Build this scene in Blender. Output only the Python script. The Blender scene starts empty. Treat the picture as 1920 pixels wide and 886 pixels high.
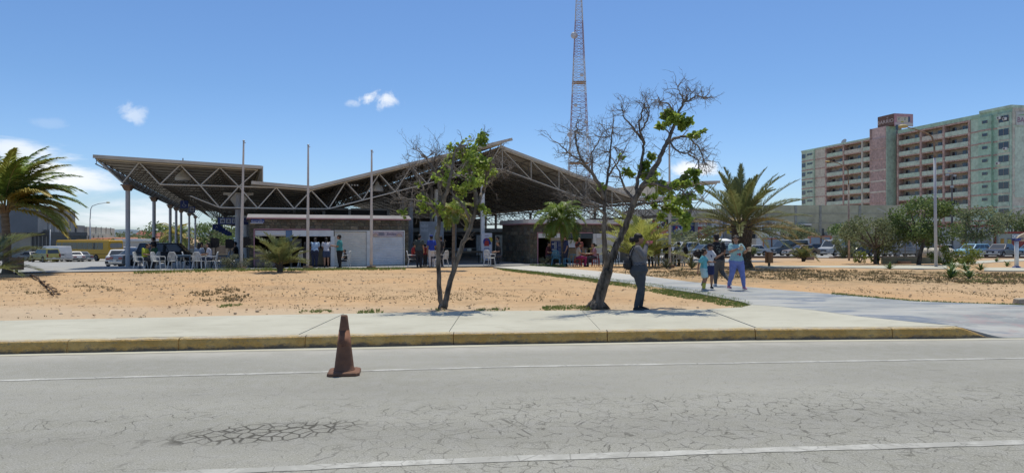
import bpy, bmesh, math, random
import numpy as np
from mathutils import Vector, Matrix, Euler, Quaternion, noise as mnoise
random.seed(7)
RND = random.Random(11)
S = bpy.context.scene
COL = S.collection
R = math.radians
sin, cos, pi = math.sin, math.cos, math.pi

# ------------------------------------------------------------------ camera, light, exposure
FPX, CPX, CPY, CAMZ = 1280.0, 960.0, 443.0, 1.78
cd = bpy.data.cameras.new('camera'); cam = bpy.data.objects.new('camera', cd); COL.objects.link(cam)
cam.location = (0, 0, CAMZ); cam.rotation_euler = (R(90), 0, 0)
cd.sensor_width = 36; cd.lens = 24; cd.clip_start = .1; cd.clip_end = 9000
S.camera = cam
S.view_settings.view_transform = 'Standard'; S.view_settings.look = 'None'
S.view_settings.exposure = 0.1; S.view_settings.gamma = 1.0
S.cycles.max_bounces = 8; S.cycles.diffuse_bounces = 4
SUN_EL, SUN_AZ = R(73), R(12)          # azimuth from +Y towards +X
sd = bpy.data.lights.new('sun', 'SUN'); sd.energy = 3.75; sd.angle = R(.53); sd.color = (1, .94, .80)
sun = bpy.data.objects.new('sun', sd); COL.objects.link(sun)
sdir = Vector((sin(SUN_AZ)*cos(SUN_EL), cos(SUN_AZ)*cos(SUN_EL), sin(SUN_EL)))
sun.rotation_euler = sdir.to_track_quat('Z', 'Y').to_euler(); sun.location = (0, 0, 60)

def pixdir(px, py): return Vector(((px-CPX)/FPX, 1, (CPY-py)/FPX)).normalized()

def make_world():
    w = bpy.data.worlds.new('World'); S.world = w; w.use_nodes = True
    t = w.node_tree; n = t.nodes; l = t.links; n.clear()
    out = n.new('ShaderNodeOutputWorld'); bg = n.new('ShaderNodeBackground'); bg.inputs[1].default_value = .135
    sky = n.new('ShaderNodeTexSky'); sky.sky_type = 'NISHITA'; sky.sun_disc = False
    sky.sun_elevation = SUN_EL; sky.sun_rotation = SUN_AZ; sky.air_density = 1.0; sky.dust_density = .35; sky.ozone_density = 1.6
    tc = n.new('ShaderNodeTexCoord')
    def math_(op, a, b=None, c=None):
        m = n.new('ShaderNodeMath'); m.operation = op
        for i, x in enumerate((a, b, c)):
            if x is None: continue
            if isinstance(x, (int, float)): m.inputs[i].default_value = x
            else: l.new(x, m.inputs[i])
        return m.outputs[0]
    def mrange(v, a, b, c=0, d=1, kind='SMOOTHSTEP'):
        m = n.new('ShaderNodeMapRange'); m.interpolation_type = kind
        l.new(v, m.inputs[0])
        for i, x in enumerate((a, b, c, d)): m.inputs[i+1].default_value = x
        return m.outputs[0]
    def noise(scale, detail, rough, sz=1.0):
        mp = n.new('ShaderNodeMapping'); mp.inputs['Scale'].default_value = (1, 1, sz); l.new(tc.outputs['Generated'], mp.inputs[0])
        x = n.new('ShaderNodeTexNoise'); x.inputs['Scale'].default_value = scale; x.inputs['Detail'].default_value = detail
        x.inputs['Roughness'].default_value = rough; x.inputs['Distortion'].default_value = .35; l.new(mp.outputs[0], x.inputs[0]); return x.outputs[0]
    nf = noise(16, 9, .62, 1.6); nl = noise(7, 8, .6, 4.5); nb = noise(34, 8, .6, 1.2)
    acc = None
    # (px, py, half width px, half height px, density, noise)
    for px, py, hw, hh, dens, nz in ((705, 183, 75, 34, .9, nb), (662, 194, 34, 14, .35, nb), (245, 215, 52, 36, .5, nb), (90, 230, 60, 20, .12, nb),
                                     (95, 330, 200, 85, 1.0, nl), (230, 400, 260, 60, .75, nl), (40, 280, 140, 42, .8, nl),
                                     (1300, 318, 85, 34, 1.0, nb), (-250, 330, 320, 110, .9, nl), (2200, 400, 260, 50, .6, nl)):
        d0 = pixdir(px, py)
        sub = n.new('ShaderNodeVectorMath'); sub.operation = 'SUBTRACT'; l.new(tc.outputs['Generated'], sub.inputs[0]); sub.inputs[1].default_value = d0
        k = FPX / d0.y
        sc = n.new('ShaderNodeVectorMath'); sc.operation = 'MULTIPLY'; l.new(sub.outputs[0], sc.inputs[0]); sc.inputs[1].default_value = (k/hw, k/hw, k/hh)
        ln = n.new('ShaderNodeVectorMath'); ln.operation = 'LENGTH'; l.new(sc.outputs[0], ln.inputs[0])
        blob = mrange(ln.outputs['Value'], 1.15, .1)
        v = math_('MULTIPLY', mrange(math_('ADD', math_('MULTIPLY', blob, .42), nz), .72, .95), blob)
        v = math_('MULTIPLY', v, dens)
        acc = v if acc is None else math_('MAXIMUM', acc, v)
    # elsewhere the same thin scattered cumulus goes on behind the camera
    sx = n.new('ShaderNodeSeparateXYZ'); l.new(tc.outputs['Generated'], sx.inputs[0])
    back = math_('MULTIPLY', mrange(nf, .62, .8), mrange(sx.outputs[1], .15, -.2))
    acc = math_('MAXIMUM', acc, math_('MULTIPLY', back, .7))
    tint = n.new('ShaderNodeValToRGB'); tint.color_ramp.elements[0].position = 0; tint.color_ramp.elements[0].color = (.60, .735, 1.0, 1)
    tint.color_ramp.elements[1].position = .20; tint.color_ramp.elements[1].color = (.51, .67, .868, 1); e_ = tint.color_ramp.elements.new(.36); e_.color = (.52, .675, .87, 1); e_ = tint.color_ramp.elements.new(.8); e_.color = (1, 1, 1, 1); l.new(sx.outputs[2], tint.inputs[0])
    mul = n.new('ShaderNodeMix'); mul.data_type = 'RGBA'; mul.blend_type = 'MULTIPLY'; mul.inputs[0].default_value = 1; l.new(sky.outputs[0], mul.inputs[6]); l.new(tint.outputs[0], mul.inputs[7])
    mix = n.new('ShaderNodeMix'); mix.data_type = 'RGBA'
    l.new(acc, mix.inputs[0]); l.new(mul.outputs[2], mix.inputs[6]); mix.inputs[7].default_value = (6.8, 7.05, 7.4, 1)
    l.new(mix.outputs[2], bg.inputs[0]); l.new(bg.outputs[0], out.inputs[0])
make_world()

# ------------------------------------------------------------------ the ground's shape and pixel-to-place helpers
KL = [(-50, .17), (33, .17), (36.5, .08), (57, -.76), (90, -1.62), (104, -2.0), (9000, -2.0)]
KR = [(-50, .17), (36, .17), (45, .08), (88, -.78), (105, -1.1), (160, -2.0), (9000, -2.0)]
def _lerp(k, y):
    for (a, za), (b, zb) in zip(k, k[1:]):
        if y <= b: return za + (zb-za)*max(0, (y-a))/(b-a)
    return k[-1][1]
def GZ(x, y):
    t = min(1, max(0, (x+14)/24)); t = t*t*(3-2*t)
    return _lerp(KL, y)*(1-t) + _lerp(KR, y)*t
def P(px, py, Y): return Vector(((px-CPX)/FPX*Y, Y, CAMZ + (CPY-py)/FPX*Y))
def G(px, py, dz=0.0):
    Y = 20.0
    for _ in range(80):
        Yn = FPX*(CAMZ-GZ((px-CPX)/FPX*Y, Y)-dz)/max(.5, py-CPY); Y = Y*.5 + Yn*.5
    return Vector(((px-CPX)/FPX*Y, Y, GZ((px-CPX)/FPX*Y, Y)+dz))
TA = math.atan(.4); CA, SA = cos(TA), sin(TA)
def UV(u, v, z=0.0): return Vector((u*CA-v*SA, u*SA+v*CA, z))
def upx(px, v):                     # u on the plane v seen at image column px
    p = (px-CPX)/FPX; Y = v/(CA-SA*p); return p*Y*CA + Y*SA
def zpx(py, u, v): return CAMZ + (CPY-py)/FPX*(u*SA+v*CA)

# ------------------------------------------------------------------ materials
MATS = {}
def M(name, col, rough=.75, var=.12, scale=3.0, bump=0.0, bscale=None, metal=0.0, col2=None, thr=(.42, .62), spec=.35, dirt=0.0, sep=0.0, stretch=None):
    if name in MATS: return MATS[name]
    m = bpy.data.materials.new(name); m.use_nodes = True; t = m.node_tree; n = t.nodes; l = t.links
    b = n['Principled BSDF']; b.inputs['Roughness'].default_value = rough; b.inputs['Metallic'].default_value = metal
    b.inputs['Specular IOR Level'].default_value = spec
    tc = n.new('ShaderNodeTexCoord'); src = tc.outputs['Object']
    if stretch:
        mp = n.new('ShaderNodeMapping'); mp.inputs['Scale'].default_value = stretch; l.new(src, mp.inputs[0]); src = mp.outputs[0]
    nz = n.new('ShaderNodeTexNoise'); nz.inputs['Scale'].default_value = scale; nz.inputs['Detail'].default_value = 6; nz.inputs['Roughness'].default_value = .6
    l.new(src, nz.inputs[0])
    c = tuple(col)+(1,)
    if col2 is None: c2 = tuple(max(0, x*(1-var*1.6)) for x in col)+(1,); c1 = tuple(min(.95, x*(1+var*.7)) for x in col)+(1,); lo, hi = .3, .7
    else: c1, c2 = c, tuple(col2)+(1,); lo, hi = thr
    r = n.new('ShaderNodeValToRGB'); r.color_ramp.elements[0].position = lo; r.color_ramp.elements[1].position = hi
    r.color_ramp.elements[0].color = c2; r.color_ramp.elements[1].color = c1
    l.new(nz.outputs[0], r.inputs[0]); last = r.outputs[0]
    if dirt:
        n2 = n.new('ShaderNodeTexNoise'); n2.inputs['Scale'].default_value = scale*.23; n2.inputs['Detail'].default_value = 8; n2.inputs['Roughness'].default_value = .7; l.new(src, n2.inputs[0])
        mr = n.new('ShaderNodeMapRange'); l.new(n2.outputs[0], mr.inputs[0]); mr.inputs[1].default_value = .5; mr.inputs[2].default_value = .72; mr.inputs[4].default_value = dirt
        mx = n.new('ShaderNodeMix'); mx.data_type = 'RGBA'; l.new(mr.outputs[0], mx.inputs[0]); l.new(last, mx.inputs[6]); mx.inputs[7].default_value = (.09, .075, .06, 1); last = mx.outputs[2]
    if sep:
        oi = n.new('ShaderNodeObjectInfo'); hs = n.new('ShaderNodeHueSaturation')
        mr = n.new('ShaderNodeMapRange'); l.new(oi.outputs['Random'], mr.inputs[0]); mr.inputs[3].default_value = 1-sep; mr.inputs[4].default_value = 1+sep
        l.new(mr.outputs[0], hs.inputs['Value']); l.new(last, hs.inputs['Color']); last = hs.outputs[0]
    l.new(last, b.inputs['Base Color'])
    if bump:
        n3 = n.new('ShaderNodeTexNoise'); n3.inputs['Scale'].default_value = bscale or scale*4; n3.inputs['Detail'].default_value = 5; l.new(src, n3.inputs[0])
        bp = n.new('ShaderNodeBump'); bp.inputs['Strength'].default_value = bump; bp.inputs['Distance'].default_value = .03; l.new(n3.outputs[0], bp.inputs['Height']); l.new(bp.outputs[0], b.inputs['Normal'])
    MATS[name] = m; return m
def leafmat(name, col, col2, scale=2.0, trans=.25, rough=.45, spec=.4):
    if name in MATS: return MATS[name]
    m = M(name, col, rough, col2=col2, thr=(.35, .65), scale=scale, spec=spec)
    n = m.node_tree.nodes; l = m.node_tree.links; b = n['Principled BSDF']; out = n['Material Output']
    tr = n.new('ShaderNodeBsdfTranslucent'); mx = n.new('ShaderNodeMixShader'); mx.inputs[0].default_value = trans
    l.new(b.inputs['Base Color'].links[0].from_socket, tr.inputs[0])
    l.new(b.outputs[0], mx.inputs[1]); l.new(tr.outputs[0], mx.inputs[2]); l.new(mx.outputs[0], out.inputs[0]); return m
def glassmat(name, col=(.02, .025, .03), rough=.05):
    if name in MATS: return MATS[name]
    m = M(name, col, rough, var=.05, spec=.9); return m

# ------------------------------------------------------------------ mesh builder
class MB:
    def __init__(s): s.v = []; s.f = []; s.i = []; s.m = 0
    def add(s, vs, fs):
        b = len(s.v); s.v += [tuple(x) for x in vs]; s.f += [tuple(b+k for k in f) for f in fs]; s.i += [s.m]*len(fs); return s
    def bx(s, x0, x1, y0, y1, z0, z1):
        return s.add([(x0,y0,z0),(x1,y0,z0),(x1,y1,z0),(x0,y1,z0),(x0,y0,z1),(x1,y0,z1),(x1,y1,z1),(x0,y1,z1)],
                     [(3,2,1,0),(4,5,6,7),(0,1,5,4),(1,2,6,5),(2,3,7,6),(3,0,4,7)])
    def hexa(s, p8): return s.add(p8, [(3,2,1,0),(4,5,6,7),(0,1,5,4),(1,2,6,5),(2,3,7,6),(3,0,4,7)])
    def quad(s, a, b, c, d): return s.add([a, b, c, d], [(0, 1, 2, 3)])
    def rings(s, rs, cap=True, close=True):
        b = len(s.v); k = len(rs[0])
        for r in rs: s.v += [tuple(x) for x in r]
        for a in range(len(rs)-1):
            for j in range(k if close else k-1):
                j2 = (j+1) % k; s.f.append((b+a*k+j, b+a*k+j2, b+(a+1)*k+j2, b+(a+1)*k+j)); s.i.append(s.m)
        if cap:
            s.f.append(tuple(b+j for j in reversed(range(k)))); s.f.append(tuple(b+(len(rs)-1)*k+j for j in range(k))); s.i += [s.m]*2
        return s
    def tube(s, pts, rad, n=8, cap=True):
        pts = [Vector(p) for p in pts]
        if not isinstance(rad, (list, tuple)): rad = [rad]*len(pts)
        rs = []; prev = None
        for k, p in enumerate(pts):
            d = (pts[min(k+1, len(pts)-1)]-pts[max(k-1, 0)]); d = d.normalized() if d.length > 1e-9 else Vector((0, 0, 1))
            if prev is None: a = d.orthogonal().normalized()
            else: a = (prev - d*prev.dot(d)); a = a.normalized() if a.length > 1e-6 else d.orthogonal().normalized()
            prev = a; b = d.cross(a)
            rs.append([p + (a*cos(2*pi*j/n)+b*sin(2*pi*j/n))*rad[k] for j in range(n)])
        return s.rings(rs, cap)
    def lathe(s, prof, n=16, c=(0, 0, 0), cap=True):
        return s.rings([[(c[0]+r*cos(2*pi*j/n), c[1]+r*sin(2*pi*j/n), c[2]+z) for j in range(n)] for r, z in prof], cap)
    def ell(s, c, r, n=10, k=6, rot=None):
        rs = []
        for a in range(1, k):
            th = pi*a/k-pi/2
            ring = []
            for j in range(n):
                v = Vector((r[0]*cos(th)*cos(2*pi*j/n), r[1]*cos(th)*sin(2*pi*j/n), r[2]*sin(th)))
                if rot: v = rot @ v
                ring.append(Vector(c)+v)
            rs.append(ring)
        return s.rings(rs)
    def prism(s, poly, z0, z1):
        n = len(poly); return s.add([(x, y, z0) for x, y in poly]+[(x, y, z1) for x, y in poly],
            [tuple(reversed(range(n))), tuple(range(n, 2*n))]+[(j, (j+1) % n, n+(j+1) % n, n+j) for j in range(n)])
    def prism_y(s, poly, y0, y1):     # poly in (x, z), extruded along y
        n = len(poly); return s.add([(x, y0, z) for x, z in poly]+[(x, y1, z) for x, z in poly],
            [tuple(range(n)), tuple(reversed(range(n, 2*n)))]+[((j+1) % n, j, n+j, n+(j+1) % n) for j in range(n)])
    def mesh(s, name, mats, smooth=False):
        me = bpy.data.meshes.new(name); me.from_pydata(s.v, [], s.f)
        for m in (mats if isinstance(mats, (list, tuple)) else [mats]): me.materials.append(m)
        me.polygons.foreach_set('material_index', s.i)
        if smooth: me.polygons.foreach_set('use_smooth', [True]*len(s.f))
        me.update(); return me
    def build(s, name, mats, parent=None, smooth=False, bevel=0, loc=None, label=None, kind=None, fix=False, seg=2):
        me = s.mesh(name, mats, smooth)
        if fix:
            bm = bmesh.new(); bm.from_mesh(me); bmesh.ops.recalc_face_normals(bm, faces=bm.faces); bm.to_mesh(me); bm.free()
        return obj(name, me, parent, loc, label, kind, bevel, seg)
def obj(name, me, parent=None, loc=None, label=None, kind=None, bevel=0, seg=2):
    o = bpy.data.objects.new(name, me); COL.objects.link(o)
    if parent is not None: o.parent = parent
    if loc is not None: o.location = loc
    if label: o['label'] = label
    if kind: o['kind'] = kind
    if bevel:
        b = o.modifiers.new('bevel', 'BEVEL'); b.width = bevel; b.segments = seg; b.limit_method = 'ANGLE'; b.angle_limit = R(35)
    return o
def thing(name, label, cat, loc=(0, 0, 0), rz=0.0, group=None):
    o = bpy.data.objects.new(name, None); COL.objects.link(o); o.location = loc; o.rotation_euler = (0, 0, rz); o.empty_display_size = .2
    return tag(o, label, cat, group)
def tag(o, label, cat, group=None):
    o['label'] = label; o['category'] = cat
    if group: o['group'] = group
    return o
def dup(root, loc, rz=None, label=None, scale=None):
    r = root.copy(); COL.objects.link(r); r.location = loc
    if rz is not None: r.rotation_euler = (0, 0, rz)
    if label: r['label'] = label
    if scale: r.scale = scale
    for ch in list(root.children):
        c = ch.copy(); COL.objects.link(c); c.parent = r
        for g in list(ch.children):
            d = g.copy(); COL.objects.link(d); d.parent = c
    return r
UNIT = {}
def bar(name, parent, p0, p1, r, mat, n=6, square=False):
    key = (mat.name, n, square)
    if key not in UNIT:
        mb = MB()
        if square: mb.bx(-1, 1, -1, 1, 0, 1)
        else: mb.lathe([(1, 0), (1, 1)], n)
        UNIT[key] = mb.mesh('bar', mat, smooth=False)
    o = bpy.data.objects.new(name, UNIT[key]); COL.objects.link(o); o.parent = parent
    p0, p1 = Vector(p0), Vector(p1); d = p1-p0
    o.location = p0; o.rotation_mode = 'QUATERNION'; o.rotation_quaternion = d.to_track_quat('Z', 'Y'); o.scale = (r, r, d.length); return o
def text(name, s, size, mat, parent, loc, rot, align='CENTER', shear=0.0, ext=.004, xs=1.0):
    cu = bpy.data.curves.new(name, 'FONT'); cu.body = s; cu.size = size; cu.align_x = align; cu.align_y = 'CENTER'; cu.extrude = ext; cu.shear = shear; cu.resolution_u = 2
    tmp = bpy.data.objects.new('tmp', cu); COL.objects.link(tmp)
    dg = bpy.context.evaluated_depsgraph_get(); me = bpy.data.meshes.new_from_object(tmp.evaluated_get(dg)); me.name = name
    bpy.data.objects.remove(tmp); me.materials.clear(); me.materials.append(mat)
    o = obj(name, me, parent, loc); o.rotation_euler = rot; o.scale = (xs, 1, 1); return o
FACE = (R(90), 0, 0)      # a text that faces -y
# ------------------------------------------------------------------ ground materials
def node_tools(m):
    t = m.node_tree; n = t.nodes; l = t.links
    def mt(op, a, b=None, c=None):
        x = n.new('ShaderNodeMath'); x.operation = op
        for i, v in enumerate((a, b, c)):
            if v is None: continue
            if isinstance(v, (int, float)): x.inputs[i].default_value = v
            else: l.new(v, x.inputs[i])
        return x.outputs[0]
    def mr(v, a, b, c=0.0, d=1.0):
        x = n.new('ShaderNodeMapRange'); x.interpolation_type = 'SMOOTHSTEP'; l.new(v, x.inputs[0])
        for i, q in enumerate((a, b, c, d)): x.inputs[i+1].default_value = q
        return x.outputs[0]
    def nz(scale, detail=6, rough=.6, src=None, stretch=None, dist=0.0):
        if stretch:
            mp = n.new('ShaderNodeMapping'); mp.inputs['Scale'].default_value = stretch; l.new(src, mp.inputs[0]); src = mp.outputs[0]
        x = n.new('ShaderNodeTexNoise'); x.inputs['Scale'].default_value = scale; x.inputs['Detail'].default_value = detail
        x.inputs['Roughness'].default_value = rough; x.inputs['Distortion'].default_value = dist; l.new(src, x.inputs[0]); return x.outputs[0]
    def mix(f, a, b):
        x = n.new('ShaderNodeMix'); x.data_type = 'RGBA'; l.new(f, x.inputs[0]) if not isinstance(f, float) else setattr(x.inputs[0], 'default_value', f)
        for i, q in ((6, a), (7, b)):
            if isinstance(q, tuple): x.inputs[i].default_value = q+(1,)
            else: l.new(q, x.inputs[i])
        return x.outputs[2]
    return n, l, mt, mr, nz, mix
def newmat(name, rough=.85, spec=.3):
    m = bpy.data.materials.new(name); m.use_nodes = True; MATS[name] = m
    b = m.node_tree.nodes['Principled BSDF']; b.inputs['Roughness'].default_value = rough; b.inputs['Specular IOR Level'].default_value = spec
    return m, b
def bump(n, l, b, h, strength, dist):
    x = n.new('ShaderNodeBump'); x.inputs['Strength'].default_value = strength; x.inputs['Distance'].default_value = dist
    l.new(h, x.inputs['Height']); l.new(x.outputs[0], b.inputs['Normal'])

def road_material():
    m, b = newmat('worn_asphalt', .9, .25); n, l, mt, mr, nz, mix = node_tools(m)
    tc = n.new('ShaderNodeTexCoord'); o = tc.outputs['Object']
    sx = n.new('ShaderNodeSeparateXYZ'); l.new(o, sx.inputs[0]); X, Y = sx.outputs[0], sx.outputs[1]
    yr = mt('SUBTRACT', Y, mt('MULTIPLY', X, .115))       # distance across the road
    big = nz(.35, 5, .6, o, (.35, 1, 1)); fine = nz(55, 4, .7, o); mid = nz(5, 6, .65, o)
    c = mix(mr(big, .32, .68), (.24, .235, .20), (.305, .298, .258))
    c = mix(mr(mid, .35, .75, 0, .5), c, (.31, .305, .29))
    agg = nz(75, 3, .6, o); c = mix(mr(agg, .56, .68, 0, .75), c, (.46, .45, .41)); c = mix(mr(agg, .45, .33, 0, .7), c, (.10, .098, .088))
    c = mix(mr(fine, .55, .7, 0, .4), c, (.33, .325, .30))
    # slightly darker wheel tracks of the near lane, paler gutter
    for y0, w, d in ((6.2, .75, .16), (8.1, .6, .10), (4.3, .6, .14)):
        tr = mr(mt('ABSOLUTE', mt('SUBTRACT', yr, y0)), w, .05); c = mix(mt('MULTIPLY', tr, d), c, (.14, .135, .125))
    c = mix(mt('MULTIPLY', mr(yr, 10.2, 11.0), mr(nz(1.4, 6, .7, o), .3, .65, .2, .8)), c, (.40, .385, .35))
    streak = nz(3, 6, .75, o, (.12, 1.4, 1)); c = mix(mr(streak, .6, .74, 0, .35), c, (.15, .145, .135))
    # cracks
    wob = n.new('ShaderNodeTexNoise'); wob.inputs['Scale'].default_value = 2.2; wob.inputs['Detail'].default_value = 3; l.new(o, wob.inputs[0])
    ad = n.new('ShaderNodeVectorMath'); ad.operation = 'MULTIPLY_ADD'; l.new(wob.outputs['Color'], ad.inputs[0]); ad.inputs[1].default_value = (.5, .5, 0); l.new(o, ad.inputs[2])
    ad2 = n.new('ShaderNodeVectorMath'); ad2.operation = 'MULTIPLY_ADD'; l.new(wob.outputs['Color'], ad2.inputs[0]); ad2.inputs[1].default_value = (.13, .13, 0); l.new(o, ad2.inputs[2])
    def vor(scale, width, src=None):
        v = n.new('ShaderNodeTexVoronoi'); v.feature = 'DISTANCE_TO_EDGE'; v.inputs['Scale'].default_value = scale; l.new((src or ad).outputs[0], v.inputs[0])
        return mr(v.outputs['Distance'], width, width*.25)
    patch = nz(.8, 5, .65, o); patch2 = nz(2.4, 5, .7, o)
    band = mr(mt('ABSOLUTE', mt('SUBTRACT', yr, 6.95)), .95, .15); band2 = mr(mt('ABSOLUTE', mt('SUBTRACT', yr, 4.9)), .9, .2)
    ex = mt('DIVIDE', mt('ADD', X, 2.25), .92); ey = mt('DIVIDE', mt('SUBTRACT', Y, mt('ADD', mt('MULTIPLY', X, .26), 6.80)), .34)
    ell = mr(mt('ADD', mt('ADD', mt('MULTIPLY', ex, ex), mt('MULTIPLY', ey, ey)), mt('MULTIPLY', mt('SUBTRACT', patch2, .5), 1.6)), 1.25, .45)
    f1 = mt('MULTIPLY', vor(4.6, .026), mt('MULTIPLY', band, mr(patch2, .45, .62, 0, .9)))
    f2 = mt('MULTIPLY', vor(2.7, .009), mt('MULTIPLY', mr(patch, .48, .64, 0, .7), mr(yr, 9.0, 8.0)))
    f2b = mt('MULTIPLY', vor(1.1, .008), mt('MULTIPLY', mr(patch2, .47, .6, 0, .7), mr(yr, 8.0, 6.5)))
    f3 = mt('MULTIPLY', vor(7.2, .095, ad2), mt('MULTIPLY', ell, 1.0))
    f4 = mt('MULTIPLY', vor(3.4, .012), mt('MULTIPLY', band2, mr(patch2, .46, .62, 0, .8)))
    cr = mt('MAXIMUM', mt('MAXIMUM', f1, mt('MULTIPLY', f2, .75)), mt('MAXIMUM', mt('MAXIMUM', f3, mt('MULTIPLY', f4, .8)), mt('MULTIPLY', f2b, .7)))
    brk = nz(7, 5, .75, o); brk2 = nz(1.5, 4, .6, o)
    zone = mt('MULTIPLY', mt('MULTIPLY', mr(yr, 7.75, 7.2), mr(yr, 4.4, 5.4)), mr(X, -3.2, .3))
    fd = mt('MULTIPLY', mt('MULTIPLY', vor(5.6, .042, ad2), mr(brk, .44, .54)), mt('MULTIPLY', zone, mr(brk2, .35, .55, .2, .75)))
    hole = mt('MULTIPLY', mr(nz(4.5, 5, .7, o, (.6, 1.3, 1)), .665, .70), mr(mt('ABSOLUTE', mt('SUBTRACT', yr, 6.95)), .55, .2))
    fw_ = mt('MULTIPLY', mt('MULTIPLY', vor(4.2, .022, ad2), mr(brk, .5, .58)), mt('MULTIPLY', mr(yr, 9.6, 8.4), .38))
    cr = mt('MAXIMUM', mt('MAXIMUM', cr, fd), mt('MAXIMUM', mt('MULTIPLY', hole, mr(X, -1.5, .5)), fw_))
    c = mix(mt('MULTIPLY', ell, .10), c, (.12, .11, .09))
    c = mix(mt('MULTIPLY', cr, .8), c, (.04, .036, .027))
    l.new(c, b.inputs['Base Color'])
    h = mt('SUBTRACT', mt('ADD', mt('MULTIPLY', fine, .25), mt('MULTIPLY', mid, .15)), mt('MULTIPLY', cr, .9)); bump(n, l, b, h, .55, .012)
    return m
def sand_material():
    m, b = newmat('orange_sand', .95, .15); n, l, mt, mr, nz, mix = node_tools(m)
    tc = n.new('ShaderNodeTexCoord'); o = tc.outputs['Object']
    sx = n.new('ShaderNodeSeparateXYZ'); l.new(o, sx.inputs[0]); X, Y = sx.outputs[0], sx.outputs[1]
    big = nz(.16, 6, .6, o); mid = nz(1.1, 7, .68, o); fine = nz(22, 5, .7, o)
    c = mix(mr(big, .35, .65), (.465, .325, .19), (.48, .305, .16))
    c = mix(mr(mid, .42, .68, 0, .85), c, (.38, .26, .15)); c = mix(mr(nz(.38, 5, .6, o, (.6, 1.2, 1)), .5, .66, 0, .45), c, (.33, .225, .135)); c = mix(mr(nz(2.4, 8, .75, o, (.5, 1.2, 1)), .54, .68, 0, .6), c, (.31, .225, .13))
    c = mix(mr(nz(3.2, 6, .7, o), .55, .75, 0, .7), c, (.60, .46, .28))
    c = mix(mr(fine, .56, .72, 0, .55), c, (.24, .165, .10))
    c = mix(mr(nz(7, 6, .75, o), .62, .72, 0, .6), c, (.27, .20, .12))
    # greyer trodden strip along the pavement, redder soil far right
    c = mix(mr(mt('ADD', Y, mt('MULTIPLY', mt('SUBTRACT', mid, .5), 3)), 17, 14.5, 0, .55), c, (.47, .39, .29))
    # thin dead turf in the right-hand bed
    dry = mt('MULTIPLY', mr(X, 3, 7), mt('MULTIPLY', mr(Y, 21.5, 25), mr(Y, 33.5, 31)))
    c = mix(mt('MULTIPLY', dry, mr(nz(2.2, 6, .72, o), .4, .58, 0, .75)), c, (.185, .145, .075))
    c = mix(mt('MULTIPLY', mr(Y, 45, 60), mr(big, .3, .6, .3, .8)), c, (.40, .29, .19))
    l.new(c, b.inputs['Base Color'])
    h = mt('ADD', mt('MULTIPLY', fine, .3), mt('MULTIPLY', nz(5, 6, .7, o), .8)); bump(n, l, b, h, .6, .05)
    return m
def concrete_material(name, c1, c2, stain, amt=.5, rough=.85):
    m, b = newmat(name, rough, .3); n, l, mt, mr, nz, mix = node_tools(m)
    tc = n.new('ShaderNodeTexCoord'); o = tc.outputs['Object']
    c = mix(mr(nz(.7, 6, .6, o), .35, .65), c1, c2)
    c = mix(mr(nz(2.3, 7, .7, o, (.6, 1.5, 1)), .5, .75, 0, amt), c, stain)
    c = mix(mr(nz(40, 4, .7, o), .6, .75, 0, .3), c, tuple(x*.6 for x in c1))
    c = mix(mr(nz(9, 6, .8, o), .66, .74, 0, .5), c, tuple(x*.45 for x in c1))
    l.new(c, b.inputs['Base Color']); bump(n, l, b, nz(30, 4, .7, o), .25, .01); return m
def path_material():
    m, b = newmat('painted_path', .6, .4); n, l, mt, mr, nz, mix = node_tools(m)
    tc = n.new('ShaderNodeTexCoord'); o = tc.outputs['Object']; sx = n.new('ShaderNodeSeparateXYZ'); l.new(o, sx.inputs[0]); X, Y = sx.outputs[0], sx.outputs[1]
    near = mr(Y, 30, 21)
    worn = mr(nz(.55, 7, .68, o, (.7, 1.6, 1)), .4, .62)
    blue = mix(mr(nz(.9, 5, .65, o, (.6, 1.8, 1)), .35, .66), (.19, .20, .20), (.33, .335, .312))
    cream = (.47, .45, .40)
    c = mix(mt('MULTIPLY', near, mr(worn, 0, 1, 1.0, .6)), cream, blue)
    dark = mt('MULTIPLY', near, mr(nz(.75, 6, .62, o, (.45, 1.5, 1), .6), .52, .62, 0, .85)); c = mix(dark, c, (.13, .155, .20))
    red = mt('MULTIPLY', mt('MULTIPLY', mr(X, 7.8, 9.5), mr(Y, 16, 13.8)), mr(nz(1.7, 6, .7, o), .5, .62, 0, .5)); c = mix(red, c, (.33, .21, .20))
    c = mix(mr(nz(3.0, 8, .75, o), .57, .7, 0, .5), c, (.50, .49, .45))
    c = mix(mr(nz(14, 5, .7, o), .62, .74, 0, .4), c, (.18, .18, .18))
    l.new(c, b.inputs['Base Color']); bump(n, l, b, nz(25, 4, .7, o), .2, .01); return m
def paint_line_material():
    m, b = newmat('worn_road_paint', .8, .3); n, l, mt, mr, nz, mix = node_tools(m)
    tc = n.new('ShaderNodeTexCoord'); o = tc.outputs['Object']
    c = mix(mr(nz(1.8, 7, .7, o), .42, .62), (.33, .325, .295), (.45, .445, .41))
    c = mix(mr(nz(9, 7, .78, o), .54, .62, 0, .9), c, (.26, .253, .228))
    wob = n.new('ShaderNodeTexVoronoi'); wob.feature = 'DISTANCE_TO_EDGE'; wob.inputs['Scale'].default_value = 2.1; l.new(o, wob.inputs[0])
    c = mix(mr(wob.outputs['Distance'], .012, .004, 0, .45), c, (.09, .085, .075))
    l.new(c, b.inputs['Base Color']); return m
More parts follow.
